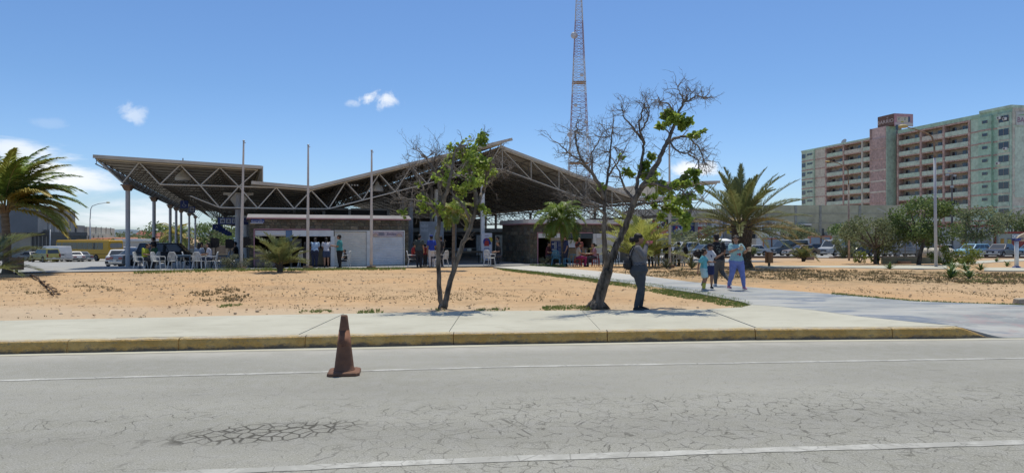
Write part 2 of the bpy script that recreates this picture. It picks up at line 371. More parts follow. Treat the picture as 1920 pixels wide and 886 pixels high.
def kerb_material():
    m, b = newmat('faded_yellow_kerb', .8, .3); n, l, mt, mr, nz, mix = node_tools(m)
    tc = n.new('ShaderNodeTexCoord'); o = tc.outputs['Object']; sx = n.new('ShaderNodeSeparateXYZ'); l.new(o, sx.inputs[0]); Z = sx.outputs[2]
    c = mix(mr(nz(3, 7, .7, o), .35, .7), (.52, .31, .085), (.66, .44, .16))
    zz = mt('ADD', Z, mt('MULTIPLY', mt('SUBTRACT', nz(5, 7, .75, o, (.6, 1, 1)), .5), .24))
    c = mix(mr(zz, .085, .015), c, (.13, .11, .085))                     # road grime on the lower face
    c = mix(mr(nz(9, 7, .8, o, (1, 1, 2)), .54, .64, 0, .8), c, (.25, .21, .15)); c = mix(mr(nz(28, 6, .8, o), .57, .66, 0, .6), c, (.16, .12, .07))   # bare concrete where paint has gone
    c = mix(mr(Z, .17, .195, 0, .85), c, mix(mr(nz(4, 5, .7, o), .4, .6), (.52, .44, .27), (.50, .47, .40)))
    l.new(c, b.inputs['Base Color']); bump(n, l, b, mt('ADD', nz(18, 6, .75, o), nz(5, 5, .7, o)), .95, .04); return m

ROADM, SANDM, PATHM, LINEM, KERBM = road_material(), sand_material(), path_material(), paint_line_material(), kerb_material()
PAVEM = concrete_material('cream_concrete', (.46, .445, .365), (.41, .395, .32), (.33, .31, .245), .75)
LOTM = concrete_material('pale_asphalt', (.34, .335, .32), (.27, .27, .265), (.2, .2, .195), .5)
FLOORM = concrete_material('terminal_concrete', (.36, .35, .33), (.31, .30, .285), (.24, .23, .21), .4)

# ------------------------------------------------------------------ the ground sheets
KP = [(-160, -9.3), (-60, 3.65), (-20, 8.72), (-7.73, 10.31), (-.96, 11.17), (4.02, 11.70), (8.29, 11.93), (14, 12.3), (60, 15.2), (160, 21)]
IP = [(-160, -6.3), (-60, 6.35), (-20, 11.55), (-9.66, 12.90), (-3.92, 13.95), (-.68, 14.55), (3.92, 14.76), (5.2, 15.35)]
def plerp(pts, x):
    for (a, b), (c, d) in zip(pts, pts[1:]):
        if x <= c: return b + (d-b)*(x-a)/(c-a)
    return pts[-1][1]
def KY(x): return plerp(KP, x)
def IY(x): return plerp(IP, x)

def axis(parts):
    out = []
    for a, b, s in parts:
        k = max(1, int(round((b-a)/s))); out += [a+(b-a)*i/k for i in range(k)]
    return out+[parts[-1][1]]
def terrain():
    xs = axis([(-6000, -400, 800), (-400, -120, 20), (-120, -40, 3), (-40, -16, 1), (-16, 20, .25), (20, 50, 1), (50, 150, 4), (150, 400, 25), (400, 6000, 800)])
    ys = axis([(-3000, -200, 400), (-200, -10, 10), (-10, 8, 1), (8, 36, .25), (36, 60, 1), (60, 140, 3), (140, 400, 20), (400, 8000, 800)])
    vs = []; fs = []
    for y in ys:
        for x in xs:
            k = KY(max(-150, min(150, x)))
            t = (y-k-.3)/.9 if x < 7 else (y-k-1.9)/.9; z = GZ(x, y)
            if t < 1: z = -.35 + (z+.35)*max(0, min(1, t))
            elif -40 < x < 45 and y < 40:
                z += .028*mnoise.noise(Vector((x*.55, y*.55, 0))) + .018*mnoise.noise(Vector((x*2.1, y*2.1, 3))) - .012
                if t > 1 and y > IY(min(x, 5.2))+1: z += .05*max(0, mnoise.noise(Vector((x*.15, y*.2, 9))))
            vs.append((x, y, z))
    w = len(xs)
    for j in range(len(ys)-1):
        for i in range(w-1):
            a = j*w+i; fs.append((a, a+1, a+w+1, a+w))
    mb = MB(); mb.add(vs, fs); return mb.build('sandy_ground', SANDM, smooth=True, kind='structure')
terrain()

def slab(name, poly, mat, zf, thick=.12, cuts=0, parent=None, kind=None):
    bm = bmesh.new(); vs = [bm.verts.new((x, y, 0)) for x, y in poly]; bm.faces.new(vs)
    bmesh.ops.triangulate(bm, faces=bm.faces[:])
    for _ in range(cuts): bmesh.ops.subdivide_edges(bm, edges=bm.edges[:], cuts=1, use_grid_fill=True)
    for v in bm.verts: v.co.z = zf(v.co.x, v.co.y)
    bmesh.ops.recalc_face_normals(bm, faces=bm.faces)
    if bm.faces[0].normal.z < 0: bmesh.ops.reverse_faces(bm, faces=bm.faces[:])
    top = bm.faces[:]
    r = bmesh.ops.extrude_face_region(bm, geom=top, use_keep_orig=True)
    for g in r['geom']:
        if isinstance(g, bmesh.types.BMVert): g.co.z -= thick
    bmesh.ops.recalc_face_normals(bm, faces=bm.faces)
    me = bpy.data.meshes.new(name); bm.to_mesh(me); bm.free(); me.materials.append(mat)
    return obj(name, me, parent, kind=kind)
# road: one sheet up to the kerb line
mb = MB(); xs = [-160, -60, -20, -7.73, -.96, 4.02, 8.29, 14, 60, 160]
for a, b in zip(xs, xs[1:]): mb.quad((a, KY(a)-22, 0), (b, KY(b)-22, 0), (b, KY(b)+.03, 0), (a, KY(a)+.03, 0))
road = mb.build('road', ROADM, kind='structure')
def G0(px, py): Y = FPX*CAMZ/(py-CPY); return ((px-CPX)/FPX*Y, Y)
def road_line(pts, w):
    ps = [Vector(G0(*p)) for p in pts]
    d0 = (ps[0]-ps[1]).normalized(); d1 = (ps[-1]-ps[-2]).normalized(); ps = [ps[0]+d0*60]+ps+[ps[-1]+d1*60]
    mb = MB(); r = random.Random(5); fine = []
    for a, b in zip(ps, ps[1:]):
        k = max(1, int((b-a).length/.22))
        fine += [a+(b-a)*i/k for i in range(k)]
    fine.append(ps[-1]); L = []; Rr = []
    for i, p in enumerate(fine):
        d = (fine[min(i+1, len(fine)-1)]-fine[max(i-1, 0)]).normalized(); nrm = Vector((-d.y, d.x))
        L.append(p+nrm*(w/2+r.uniform(-.012, .012))); Rr.append(p-nrm*(w/2+r.uniform(-.012, .012)))
    for i in range(len(fine)-1): mb.quad((*Rr[i], .004), (*Rr[i+1], .004), (*L[i+1], .004), (*L[i], .004))
    o = mb.build('road_marking', LINEM, road); return o
road_line([(0, 713), (960, 687), (1920, 671)], .1)
road_line([(250, 892), (640, 873), (960, 859.5), (1440, 843), (1920, 829)], .13)
# pale concrete gutter strip at the foot of the kerb
mb = MB(); gx = axis([(-40, 9, 1.0)])
rg = random.Random(3); offs = [rg.uniform(-.02, .02) for _ in gx]
for i in range(len(gx)-1):
    a, b = gx[i], gx[i+1]; mb.quad((a, KY(a)-.2+offs[i], .004), (b, KY(b)-.2+offs[i+1], .004), (b, KY(b)+.02, .004), (a, KY(a)+.02, .004))
mb.build('gutter', PAVEM, road)

# kerb: cast lengths with open joints
kerb = thing('kerb', 'faded yellow kerb edging the concrete pavement', 'kerb', (0, 0, 0)); kerb['kind'] = 'structure'; del kerb['category']
joints = [-40, -30, -24, -19, -16.4, -14, -11.6, -9.2, -6.8, -5.2, -3.3, -.96, 1.6, 4.18, 6.6, 7.75, 8.45]
for k, (a, b) in enumerate(zip(joints, joints[1:])):
    last = k == len(joints)-2; seg = 36; rs = []; jit = random.Random(k).uniform(-.012, .012)
    g = .007 if not last else .0
    for i in range(seg+1):
        x = a+g+(b-a-2*g)*i/seg; y = KY(x)+jit
        h = .2 + random.Random(k).uniform(-.006, .004) + .006*mnoise.noise(Vector((x*3.1, k, 0)))+.004*mnoise.noise(Vector((x*9, k, 5))); y += .008*mnoise.noise(Vector((x*4, 3, k)))
        if last: t = i/seg; h = .2 - .185*(t*t*(3-2*t)); 
        rs.append([(x, y, -.1), (x, y, .0), (x, y+.012, h*.55), (x, y+.028, h*.86), (x, y+.05, h*.965), (x, y+.085, h), (x, y+.17, h+.0), (x, y+.17, -.1)])
    mb = MB(); mb.rings(rs)
    o = mb.build('kerb_stone', KERBM, kerb, smooth=False, fix=True)
# pavement in poured bays
sw = thing('pavement', 'cream concrete pavement', 'pavement'); sw['kind'] = 'structure'; del sw['category']
bays = [-60, -40, -28, -20, -14, -9.6, -6.2, -3.45, -1.05, 1.5, 4.25]
for k, (a, b) in enumerate(zip(bays, bays[1:])):
    g = .006; xsb = axis([(a+g, b-g, 1.2)]); dz = random.Random(k+40).uniform(-.006, .004)
    poly = [(x, KY(x)+.182) for x in xsb]+[(x, IY(x)) for x in reversed(xsb)]
    slab('paving_bay', poly, PAVEM, lambda x, y, dz=dz: .196+dz, .2, parent=sw)
def GP(px, py): v = G(px, py); return (v.x, v.y)
C = GP(1409, 573)
edge = [GP(1460, 576), GP(1524, 583), GP(1611, 595), GP(1716, 606)]
poly = [(x, KY(x)+.182) for x in (4.262, 5.2, 6.6, 7.6)]+[(7.9, KY(7.9)+.2)]+list(reversed(edge))+[C, GP(1390, 577.5), GP(1345, 580), (4.262, IY(4.262))]
slab('paving_bay', poly, PAVEM, lambda x, y: .197, .2, parent=sw)
near = [GP(925, 502), GP(1020, 511), GP(1100, 521), GP(1200, 535), GP(1300, 549.5), GP(1386, 566), C]
far = [GP(1005, 500), GP(1100, 507), GP(1213, 518.6), GP(1300, 530), GP(1389, 538), GP(1585, 555), GP(1716, 566.5), GP(1920, 574), GP(2300, 584)]
def zpath(x, y):
    t = max(0, min(1, (x-7.7)/1.0)); t = t*t*(3-2*t); d = max(0, min(1, (y-KY(x)-.02)/2.1))
    return .2*(1-t) + t*(.012+.188*d)
pe = [(8.0, KY(8.0)+.2), (8.5, KY(8.5)+.0), (10, KY(10)+.0), (12, KY(12)), (14, KY(14)), (20, KY(20)), (30, KY(30))]
poly = near+edge+pe+[(30, KY(30)+2.6)]+list(reversed(far))
slab('footpath', poly, PATHM, zpath, .2, 4, kind='structure')
def strip(name, nearpx, farpx, mat, dz=.03, thick=.2):
    a = [GP(*p) for p in nearpx]; b = [GP(*p) for p in farpx]
    slab(name, a+list(reversed(b)), mat, lambda x, y: GZ(x, y)+dz, thick, 2, kind='structure')
strip('side_path', [(1415, 501.5), (1560, 502), (1690, 504), (1775, 504.5)], [(1415, 498), (1560, 498.5), (1690, 498), (1775, 497)], PAVEM)
strip('side_path', [(1845, 508), (1930, 508.5), (2100, 509)], [(1845, 502), (1930, 502), (2100, 502)], PAVEM)
strip('side_path', [(1785, 497.5), (1850, 493), (1925, 489)], [(1780, 494), (1850, 488.5), (1925, 485)], PAVEM)
# parking areas
def drape(name, x0, x1, y0, y1, mat, dz=.035, step=3.0, keep=None, rot=False):
    nx, ny = int((x1-x0)/step), int((y1-y0)/step); mb = MB(); vs = []; fs = []
    for j in range(ny+1):
        for i in range(nx+1):
            a, b = x0+(x1-x0)*i/nx, y0+(y1-y0)*j/ny
            p = UV(a, b) if rot else Vector((a, b, 0)); vs.append((p.x, p.y, GZ(p.x, p.y)+dz))
    w = nx+1
    for j in range(ny):
        for i in range(nx): fs.append((j*w+i, j*w+i+1, j*w+w+i+1, j*w+w+i))
    mb.add(vs, fs); return mb.build(name, mat, smooth=True, kind='structure')
drape('car_park', -150, 34, 35.6, 165, LOTM, .035, 2.0, rot=True)
drape('car_park', 12, 130, 68.5, 124, LOTM, .06, 2.5)
mb = MB(); kx = axis([(14, 120, 3)])
for a, b in zip(kx, kx[1:]):
    if int(a) % 4 == 1: continue
    z = GZ((a+b)/2, 68); mb.bx(a+.05, b-.05, 68.2, 68.45, z-.2, z+.2)
mb.build('car_park_edging', M('edging', (.10, .075, .06), .9), kind='structure')
# terminal floor
tf = MB(); o0 = UV(0, 0); 
def uvbox(u0, u1, v0, v1, z0, z1, mbx): mbx.hexa([UV(u0,v0,z0),UV(u1,v0,z0),UV(u1,v1,z0),UV(u0,v1,z0),UV(u0,v0,z1),UV(u1,v0,z1),UV(u1,v1,z1),UV(u0,v1,z1)])
uvbox(-7.5, .3, 36.4, 43.0, -1.2, .145, tf); uvbox(.3, 33, 36.4, 80, -2.6, .145, tf)
tf.build('terminal_floor', FLOORM, kind='structure')
# far hills
mb = MB(); rr = random.Random(4); pts = [(-2600+60*i, 18+26*abs(mnoise.noise(Vector((i*.11, 2, 0))))+14*mnoise.noise(Vector((i*.45, 7, 0)))) for i in range(45)]
ring = []
mb.rings([[(x, 2300+abs(x+1500)*.1, -3) for x, h in pts], [(x, 2360+abs(x+1500)*.1, max(2, h*.8)) for x, h in pts], [(x, 2600+abs(x+1500)*.1, max(3, h)) for x, h in pts], [(x, 3200, -3) for x, h in pts]], cap=False, close=False)
mb.build('hills', M('hill_scrub', (.13, .17, .2), .95, var=.2, scale=.01), smooth=True, kind='structure', fix=True)

# ------------------------------------------------------------------ ground cover
GREEN = leafmat('grass_green', (.15, .235, .05), (.23, .26, .085), 3, .35)
DRY = leafmat('grass_dry', (.27, .21, .11), (.17, .15, .07), 2, .2, .8)
def inpoly(x, y, poly):
    c = False; j = len(poly)-1
    for i in range(len(poly)):
        xi, yi = poly[i]; xj, yj = poly[j]
        if (yi > y) != (yj > y) and x < (xj-xi)*(y-yi)/(yj-yi)+xi: c = not c
        j = i
    return c
def tuft(mb, x, y, h, nb, r, spread=.5):
    z = GZ(x, y)-.01
    for _ in range(nb):
        a = r.uniform(0, 2*pi); q = r.uniform(0, h*.5); px, py = x+q*cos(a), y+q*sin(a); b = r.uniform(0, 2*pi); hh = h*r.uniform(.5, 1.2); w = .006+h*.07
        dx, dy = cos(b)*w, sin(b)*w; lx, ly = cos(a)*hh*spread*r.random(), sin(a)*hh*spread*r.random()
        mb.add([(px-dx, py-dy, z), (px+dx, py+dy, z), (px+lx, py+ly, z+hh)], [(0, 1, 2)])
def scatter(name, polypx, n, h, nb, mat, seed, clump=.0, label=None):
    r = random.Random(seed); poly = [GP(*p) for p in polypx]; xs = [p[0] for p in poly]; ys = [p[1] for p in poly]; mb = MB(); k = 0; tries = 0
    while k < n and tries < n*40:
        tries += 1; x, y = r.uniform(min(xs), max(xs)), r.uniform(min(ys), max(ys))
        if not inpoly(x, y, poly): continue
        if clump and mnoise.noise(Vector((x*1.1, y*.8, seed)))+.5*mnoise.noise(Vector((x*4, y*3, seed))) < clump: continue
        tuft(mb, x, y, h*r.uniform(.5, 1.3), nb, r); k += 1
    return mb.build(name, mat, kind='stuff')
scatter('grass', [(1100, 517), (1210, 531), (1310, 546), (1396, 563), (1412, 573), (1395, 579), (1360, 574), (1250, 553), (1150, 535), (1060, 521), (945, 507), (930, 503), (1020, 510)], 5200, .06, 6, GREEN, 1)
scatter('grass', [(1010, 583), (1110, 582), (1105, 574), (1060, 571), (1015, 575)], 260, .05, 5, GREEN, 2, -.1)
scatter('grass', [(1560, 549), (1716, 563.5), (1920, 571.5), (1920, 574), (1716, 567), (1560, 555)], 1100, .05, 5, GREEN, 3)
scatter('dry_grass', [(1380, 503), (1920, 512), (1960, 533), (1700, 532), (1400, 522), (1225, 513), (1225, 508)], 4200, .08, 5, DRY, 4, -.12)
scatter('grass', [(1780, 515), (1920, 513), (1920, 530), (1800, 530)], 420, .06, 5, GREEN, 5, .05)
scatter('dry_grass', [(1120, 506), (1235, 504), (1380, 505), (1400, 523), (1240, 520)], 800, .06, 5, DRY, 6, -.1)
scatter('dry_grass', [(350, 546), (440, 538), (470, 552), (450, 566), (380, 563)], 300, .06, 5, DRY, 7, -.1)
scatter('grass', [(405, 572), (450, 569), (455, 572), (410, 576)], 70, .05, 5, GREEN, 8)
scatter('grass', [(250, 513), (440, 508), (760, 506), (760, 503), (440, 505), (250, 509.5)], 1200, .12, 5, GREEN, 9)
scatter('grass', [(560, 586), (625, 584), (620, 580), (565, 581)], 60, .05, 5, GREEN, 10)
scatter('grass', [(670, 589), (720, 587), (715, 581), (675, 583)], 60, .06, 5, GREEN, 11)
scatter('dry_grass', [(40, 545), (180, 532), (240, 545), (60, 556)], 260, .045, 4, DRY, 12, .1)
scatter('dry_grass', [(-10, 560), (900, 535), (900, 575), (300, 595), (-10, 598)], 420, .035, 4, DRY, 13, .12)
scatter('grass', [(995, 500.8), (1060, 500.8), (1063, 498), (995, 498)], 380, .14, 5, GREEN, 14)
scatter('dry_grass', [(560, 545), (830, 540), (1080, 545), (1060, 565), (780, 562), (560, 566)], 900, .03, 4, DRY, 22, .02)
scatter('dry_grass', [(-20, 525), (300, 520), (560, 522), (820, 524), (820, 545), (400, 545), (-20, 545)], 900, .03, 4, DRY, 23, .08)
scatter('dry_grass', [(1400, 533), (1920, 535), (1920, 562), (1600, 548)], 500, .035, 4, DRY, 24, .1)
scatter('grass', [(760, 586), (1000, 584), (990, 577), (770, 579)], 90, .05, 5, GREEN, 15, .15)
# fallen leaves and bits on the sand
LITTER = M('dead_leaf', (.15, .085, .045), .8, var=.3, scale=4)
mb = MB(); r = random.Random(21); beds = [[GP(*p) for p in q] for q in ([(0, 515), (700, 506), (1000, 512), (1380, 566), (1340, 578), (850, 581), (0, 598)], [(1230, 520), (1400, 508), (1920, 515), (1920, 570), (1600, 552), (1400, 535)])]
k = 0
while k < 4200:
    x, y = r.uniform(-22, 24), r.uniform(13, 33)
    if not any(inpoly(x, y, q) for q in beds): continue
    if mnoise.noise(Vector((x*.7, y*.7, 5)))+.4*r.random() < .05: continue
    k += 1; s = r.uniform(.012, .035) if r.random() < .85 else r.uniform(.035, .06); a = r.uniform(0, 2*pi); z = GZ(x, y)+.022; dx, dy = cos(a)*s, sin(a)*s
    mb.add([(x-dx, y-dy, z), (x+dy*.5, y-dx*.5, z+s*r.uniform(-.1, .4)), (x+dx, y+dy, z+s*r.uniform(0, .7)), (x-dy*.5, y+dx*.5, z+s*.1)], [(0, 1, 2, 3)])
mb.build('leaf_litter', LITTER, kind='stuff')
# small stones in the sand
mb = MB(); r = random.Random(31); k = 0
while k < 420:
    x, y = r.uniform(-20, 22), r.uniform(13, 30)
    if not any(inpoly(x, y, q) for q in beds): continue
    k += 1; s = r.uniform(.012, .04); mb.ell((x, y, GZ(x, y)+.01), (s*r.uniform(.7, 1.4), s, s*.6), 6, 4)
mb.build('pebbles', M('pebble', (.36, .29, .21), .9, var=.3, scale=2), kind='stuff')
# ------------------------------------------------------------------ bus terminal: the space-frame roof
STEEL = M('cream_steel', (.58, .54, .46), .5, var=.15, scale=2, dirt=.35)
STEELD = M('shaded_steel', (.15, .133, .11), .6, var=.2, scale=2)  # steel inside the hall, darkened: the hall's shade is put into its colour
ROOFM = M('roof_sheet', (.53, .485, .40), .6, var=.12, scale=.6, dirt=.3, stretch=(.3, 1, 1))
FASC = M('roof_fascia', (.56, .51, .43), .55, var=.12, scale=1.2, dirt=.3)
COLM = M('grey_column', (.46, .46, .47), .5, var=.08, scale=1, dirt=.25)
RUST = M('rust_bracket', (.27, .19, .145), .8, var=.3, scale=3)
WHITE = M('white_paint', (.74, .74, .72), .5, var=.06, scale=2, dirt=.2)
PINK = M('pink_trim', (.50, .25, .29), .6, var=.15, scale=2)
U0, V0, Z0 = 12.65, 39.5, .145
roof = thing('terminal_roof', 'large beige corrugated roof of the bus terminal on a steel space frame with slender columns', 'roof', UV(U0, V0, Z0), TA)
def L(u, v, z): return Vector((u-U0, v-V0, z-Z0))
def sheet(ua, za, ub, zb, va, vb, name='roof_sheet', th=.05):
    mb = MB(); vs = axis([(va, min(va+30, vb), .19), (min(va+30, vb), vb, .6)]) if vb-va > 31 else axis([(va, vb, .19)])
    n = Vector((-(zb-za), 0, ub-ua)).normalized(); k = 6
    top = []; bot = []
    for j, v in enumerate(vs):
        h = .022 if j % 2 else -.022
        row = [L(ua+(ub-ua)*i/k, v, za+(zb-za)*i/k) for i in range(k+1)]
        top.append([p+n*(h+th) for p in row]); bot.append([p+n*h for p in row])
    mb.rings([top_+bot_[::-1] for top_, bot_ in zip(top, bot)]); mb.build(name, ROOFM, roof, fix=True)
    f = MB(); a, b = L(ua, va-.03, za), L(ub, va-.03, zb); up = n*.11; dn = n*-.06; d = Vector((0, .06, 0))
    f.hexa([a+dn, b+dn, b+dn+d*.9, a+dn+d*.9, a+up, b+up, b+up+d*.9, a+up+d*.9]); f.build('fascia', FASC, roof, fix=True)
ZLW = lambda u: 5.74-.032*(u+6.7)
SLL = .276; ZGL = lambda u: 4.46+SLL*(u-3.75)
ZGR = lambda u: 7.28-.302*(u-15.2)
VE = 112
sheet(-6.75, 5.74, 1.15, 5.49, 39.3, VE)
sheet(.62, 4.66, 3.8, 4.47, 39.35, VE)
sheet(3.78, 4.47, 15.75, 7.78, 39.3, VE)
sheet(15.05, 7.32, 25.0, 4.32, 39.55, VE)
sheet(24.98, 4.32, 28.6, 4.5, 39.6, VE)
sheet(27.2, 5.42, 31.7, 5.62, 39.5, VE)
# upright end strip of the left wing's roof
mb = MB(); a = L(1.17, 39.3, 5.49)
mb.bx(a.x, a.x+.05, a.y, a.y+40, a.z-.75, a.z+.1); mb.build('fascia', FASC, roof)
mb = MB(); a = L(27.15, 39.5, 5.42); mb.bx(a.x-.05, a.x, a.y, a.y+40, a.z-.75, a.z+.1); mb.build('fascia', FASC, roof)

def frame2d():
    """bars of one truss frame in (u, z): (kind, p, q, r)"""
    out = []
    T = [(-6.65, 5.66)]+[(u, ZLW(u)-.1) for u in (-4.75, -2.85, -.95, .95)]; Mn = [(-5.5, 4.5), (-3.8, 4.47), (-1.9, 4.47), (0, 4.47)]
    for i in range(4): out += [('top_chord', T[i], T[i+1], .04), ('diagonal', T[i], Mn[i], .034), ('diagonal', Mn[i], T[i+1], .034)]
    V = (3.75, 4.36); L3 = [(-.95, 3.32), (.95, 3.32), (2.85, 3.32)]; M4 = (1.9, 4.47)
    ch = Mn[1:]+[M4, V]
    out += [('middle_chord', a, b, .042) for a, b in zip(ch, ch[1:])]
    zig = [Mn[2], L3[0], Mn[3], L3[1], M4, L3[2], V]; out += [('diagonal', a, b, .034) for a, b in zip(zig, zig[1:])]
    out += [('bottom_chord', L3[0], L3[1], .042), ('bottom_chord', L3[1], L3[2], .042), ('bottom_chord', (-2.4, 3.32+.6), L3[0], .03)]
    gt = [(3.75+1.9*k, ZGL(3.75+1.9*k)-.1) for k in range(7)]; gb = [(4.7+1.9*k, ZGL(4.7+1.9*k)-1.38) for k in range(6)]
    for k in range(6):
        out += [('top_chord', gt[k], gt[k+1], .042), ('diagonal', gt[k], gb[k], .034), ('diagonal', gb[k], gt[k+1], .034)]
        if k < 5: out.append(('bottom_chord', gb[k], gb[k+1], .042))
    out.append(('diagonal', L3[2], gb[0], .03))
    rt = [(15.2+1.95*k, ZGR(15.2+1.95*k)-.1) for k in range(6)]; rb = [(a, z-1.22) for a, z in rt]
    for k in range(5):
        out += [('top_chord', rt[k], rt[k+1], .042), ('bottom_chord', rb[k], rb[k+1], .038), ('diagonal', rt[k], rb[k+1], .028), ('vertical', rt[k+1], rb[k+1], .028)]
    out += [('vertical', rt[0], rb[0], .03), ('diagonal', gb[5], rb[0], .03)]
    w = [(25, 4.24), (26.6, 3.2), (28, 4.3), (29.3, 3.2)]; out += [('diagonal', a, b, .034) for a, b in zip(w, w[1:])]
    out += [('middle_chord', w[0], w[2], .04), ('bottom_chord', w[1], w[3], .04), ('middle_chord', w[2], (30.4, 4.4), .04), ('diagonal', w[3], (30.4, 4.4), .034)]
    tt = [(27.4, 5.33), (29.3, 5.42), (31.5, 5.52)]; out += [('top_chord', tt[0], tt[1], .04), ('top_chord', tt[1], tt[2], .04)]
    for a, b in ((tt[0], w[2]), (w[2], tt[1]), (tt[1], (30.4, 4.4)), ((30.4, 4.4), tt[2])): out.append(('diagonal', a, b, .034))
    return out
FR = frame2d()
for kind, a, b, r in FR:
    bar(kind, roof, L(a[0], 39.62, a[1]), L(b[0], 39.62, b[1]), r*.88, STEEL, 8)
def stuffbars(lst, name, mat, n=5):
    mb = MB()
    for a, b, r in lst: mb.tube([a, b], r, n, cap=False)
    return mb.build(name, mat, roof, kind='stuff')
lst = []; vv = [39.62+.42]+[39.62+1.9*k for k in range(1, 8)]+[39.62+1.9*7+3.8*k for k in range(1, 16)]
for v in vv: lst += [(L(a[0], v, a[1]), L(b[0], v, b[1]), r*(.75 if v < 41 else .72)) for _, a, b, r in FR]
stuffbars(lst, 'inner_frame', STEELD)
# long tubes running from front to back through the nodes, and webs between the frames
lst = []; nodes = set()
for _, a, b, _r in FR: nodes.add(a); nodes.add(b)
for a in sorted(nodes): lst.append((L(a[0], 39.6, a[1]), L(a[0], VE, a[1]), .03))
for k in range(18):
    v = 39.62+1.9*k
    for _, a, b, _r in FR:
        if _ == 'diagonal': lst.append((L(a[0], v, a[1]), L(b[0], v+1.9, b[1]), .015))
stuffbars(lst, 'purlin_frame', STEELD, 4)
lst = []
for k in range(36):
    v = 39.62+1.95*k
    if v > VE-2: break
    lst += [(L(-6.65, v, 5.62), L(-5.5, v+.98, 4.5), .028), (L(-5.5, v+.98, 4.5), L(-6.65, v+1.95, 5.62), .028), (L(-6.65, v, 5.62), L(-5.5, v, 4.5), .022)]
    lst += [(L(-6.65, v, 5.4), L(-6.65, v, 5.66), .02)]
lst += [(L(-6.65, 39.4, 5.4), L(-6.65, VE, 5.4), .03), (L(-6.65, 39.4, 5.66), L(-6.65, VE, 5.66), .03), (L(-5.5, 39.9, 4.5), L(-5.5, VE, 4.5), .045)]
mb = MB()
for a, b, r in lst: mb.tube([a, b], r, 5, cap=False)
mb.build('edge_lattice', M('blue_grey_steel', (.30, .335, .39), .5, var=.2, scale=2), roof, kind='stuff')
# columns
def column(u, v, ztop, r=.1, mat=COLM, bracket=True, z0=None, flare=False):
    w = UV(u, v); zb = z0 if z0 is not None else GZ(w.x, w.y); mb = MB()
    mb.lathe([(r, zb-Z0-.1), (r, ztop-Z0)], 14, L(u, v, Z0)); c = mb.build('column', mat, roof, smooth=False)
    p = L(u, v, 0); mb = MB(); mb.bx(p.x-.2, p.x+.2, p.y-.2, p.y+.2, zb-Z0-.02, zb-Z0+.03); mb.build('base_plate', RUST, c)
    if bracket:
        mb = MB(); a = L(u, v, ztop)
        mb.hexa([a+Vector(q) for q in ((-.14, -.28, -.14), (.14, -.28, -.14), (.14, .28, -.14), (-.14, .28, -.14), (-.2, -.75, .08), (.2, -.75, .08), (.2, .75, .08), (-.2, .75, .08))])
        mb.bx(a.x-.24, a.x+.24, a.y-.78, a.y+.78, a.z+.085, a.z+.14); mb.build('bracket', RUST if not flare else STEEL, c)
    if flare:
        mb = MB(); a = L(u, v, ztop)
        mb.hexa([a+Vector(q) for q in ((-.15, -.1, -.75), (.15, -.1, -.75), (.15, .1, -.75), (-.15, .1, -.75), (-.6, -.1, -.06), (.6, -.1, -.06), (.6, .1, -.06), (-.6, .1, -.06))])
        mb.bx(a.x-.8, a.x+.8, a.y-.12, a.y+.12, a.z-.055, a.z+.08); mb.build('capital', STEEL, c)
for v in (41.4, 53.5, 65.6, 71.6, 77.6, 89.8, 102): column(-5.5, v, 4.36, .115)
for k in range(5): column(upx(447, 42.2) if k == 0 else .55, 42.2+12.1*k, 4.2, .17, COLM, False, .145, True)
column(13.95, 39.75, 5.6, .13, WHITE, False, .145)
column(upx(770, 45), 45, 4.1, .17, COLM, False, .145); column(upx(818, 44), 44, 4.9, .13, WHITE, False, .145); column(upx(852, 50), 50, 5.0, .16, COLM, False, .145)
for v in (51.8, 63.9): column(13.95, v, 5.6, .13, COLM, False, .145); 
for v in (52, 66, 80): column(24.6, v, 4.1, .13, COLM, False, .145); column(28.5, v, 4.2, .13, COLM, False, .145)
# high bay lamps and the spotlight rail
LAMPM = M('lamp_glass', (.62, .61, .57), .35, var=.05, spec=.6)
def high_bay(px, py, v, s=.3):
    u = upx(px, v); z = zpx(py, u, v); t = thing('high_bay_lamp', LBL.pop(0), 'lamp', UV(u, v, z), TA, 'dome lamps under the terminal roof')
    mb = MB(); mb.lathe([(s, -s*.55), (s*.97, -s*.2), (s*.7, s*.25), (s*.3, s*.5), (s*.28, s*.9)], 16); mb.build('shade', LAMPM, t, smooth=True)
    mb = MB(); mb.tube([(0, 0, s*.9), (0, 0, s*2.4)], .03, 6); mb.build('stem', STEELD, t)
LBL = ['round white dome lamp under the left roof wing', 'round white dome lamp under the rising roof slope']
high_bay(343, 330, 42.5, .42); high_bay(707, 352, 42.0, .4)
t = thing('spotlight_rail', 'dark rail of four small white spotlights under the left gable slope', 'spotlights', UV(upx(662, 40.6), 40.6, zpx(347, upx(662, 40.6), 40.6)), TA)
mb = MB(); mb.bx(-.32, .32, -.05, .05, -.06, .06); mb.build('rail', M('dark_metal', (.03, .03, .032), .5), t)
for k in range(4):
    mb = MB(); mb.ell((-.24+.16*k, -.07, 0), (.05, .04, .05), 10, 6); mb.build('spotlight', WHITE, t, smooth=True)

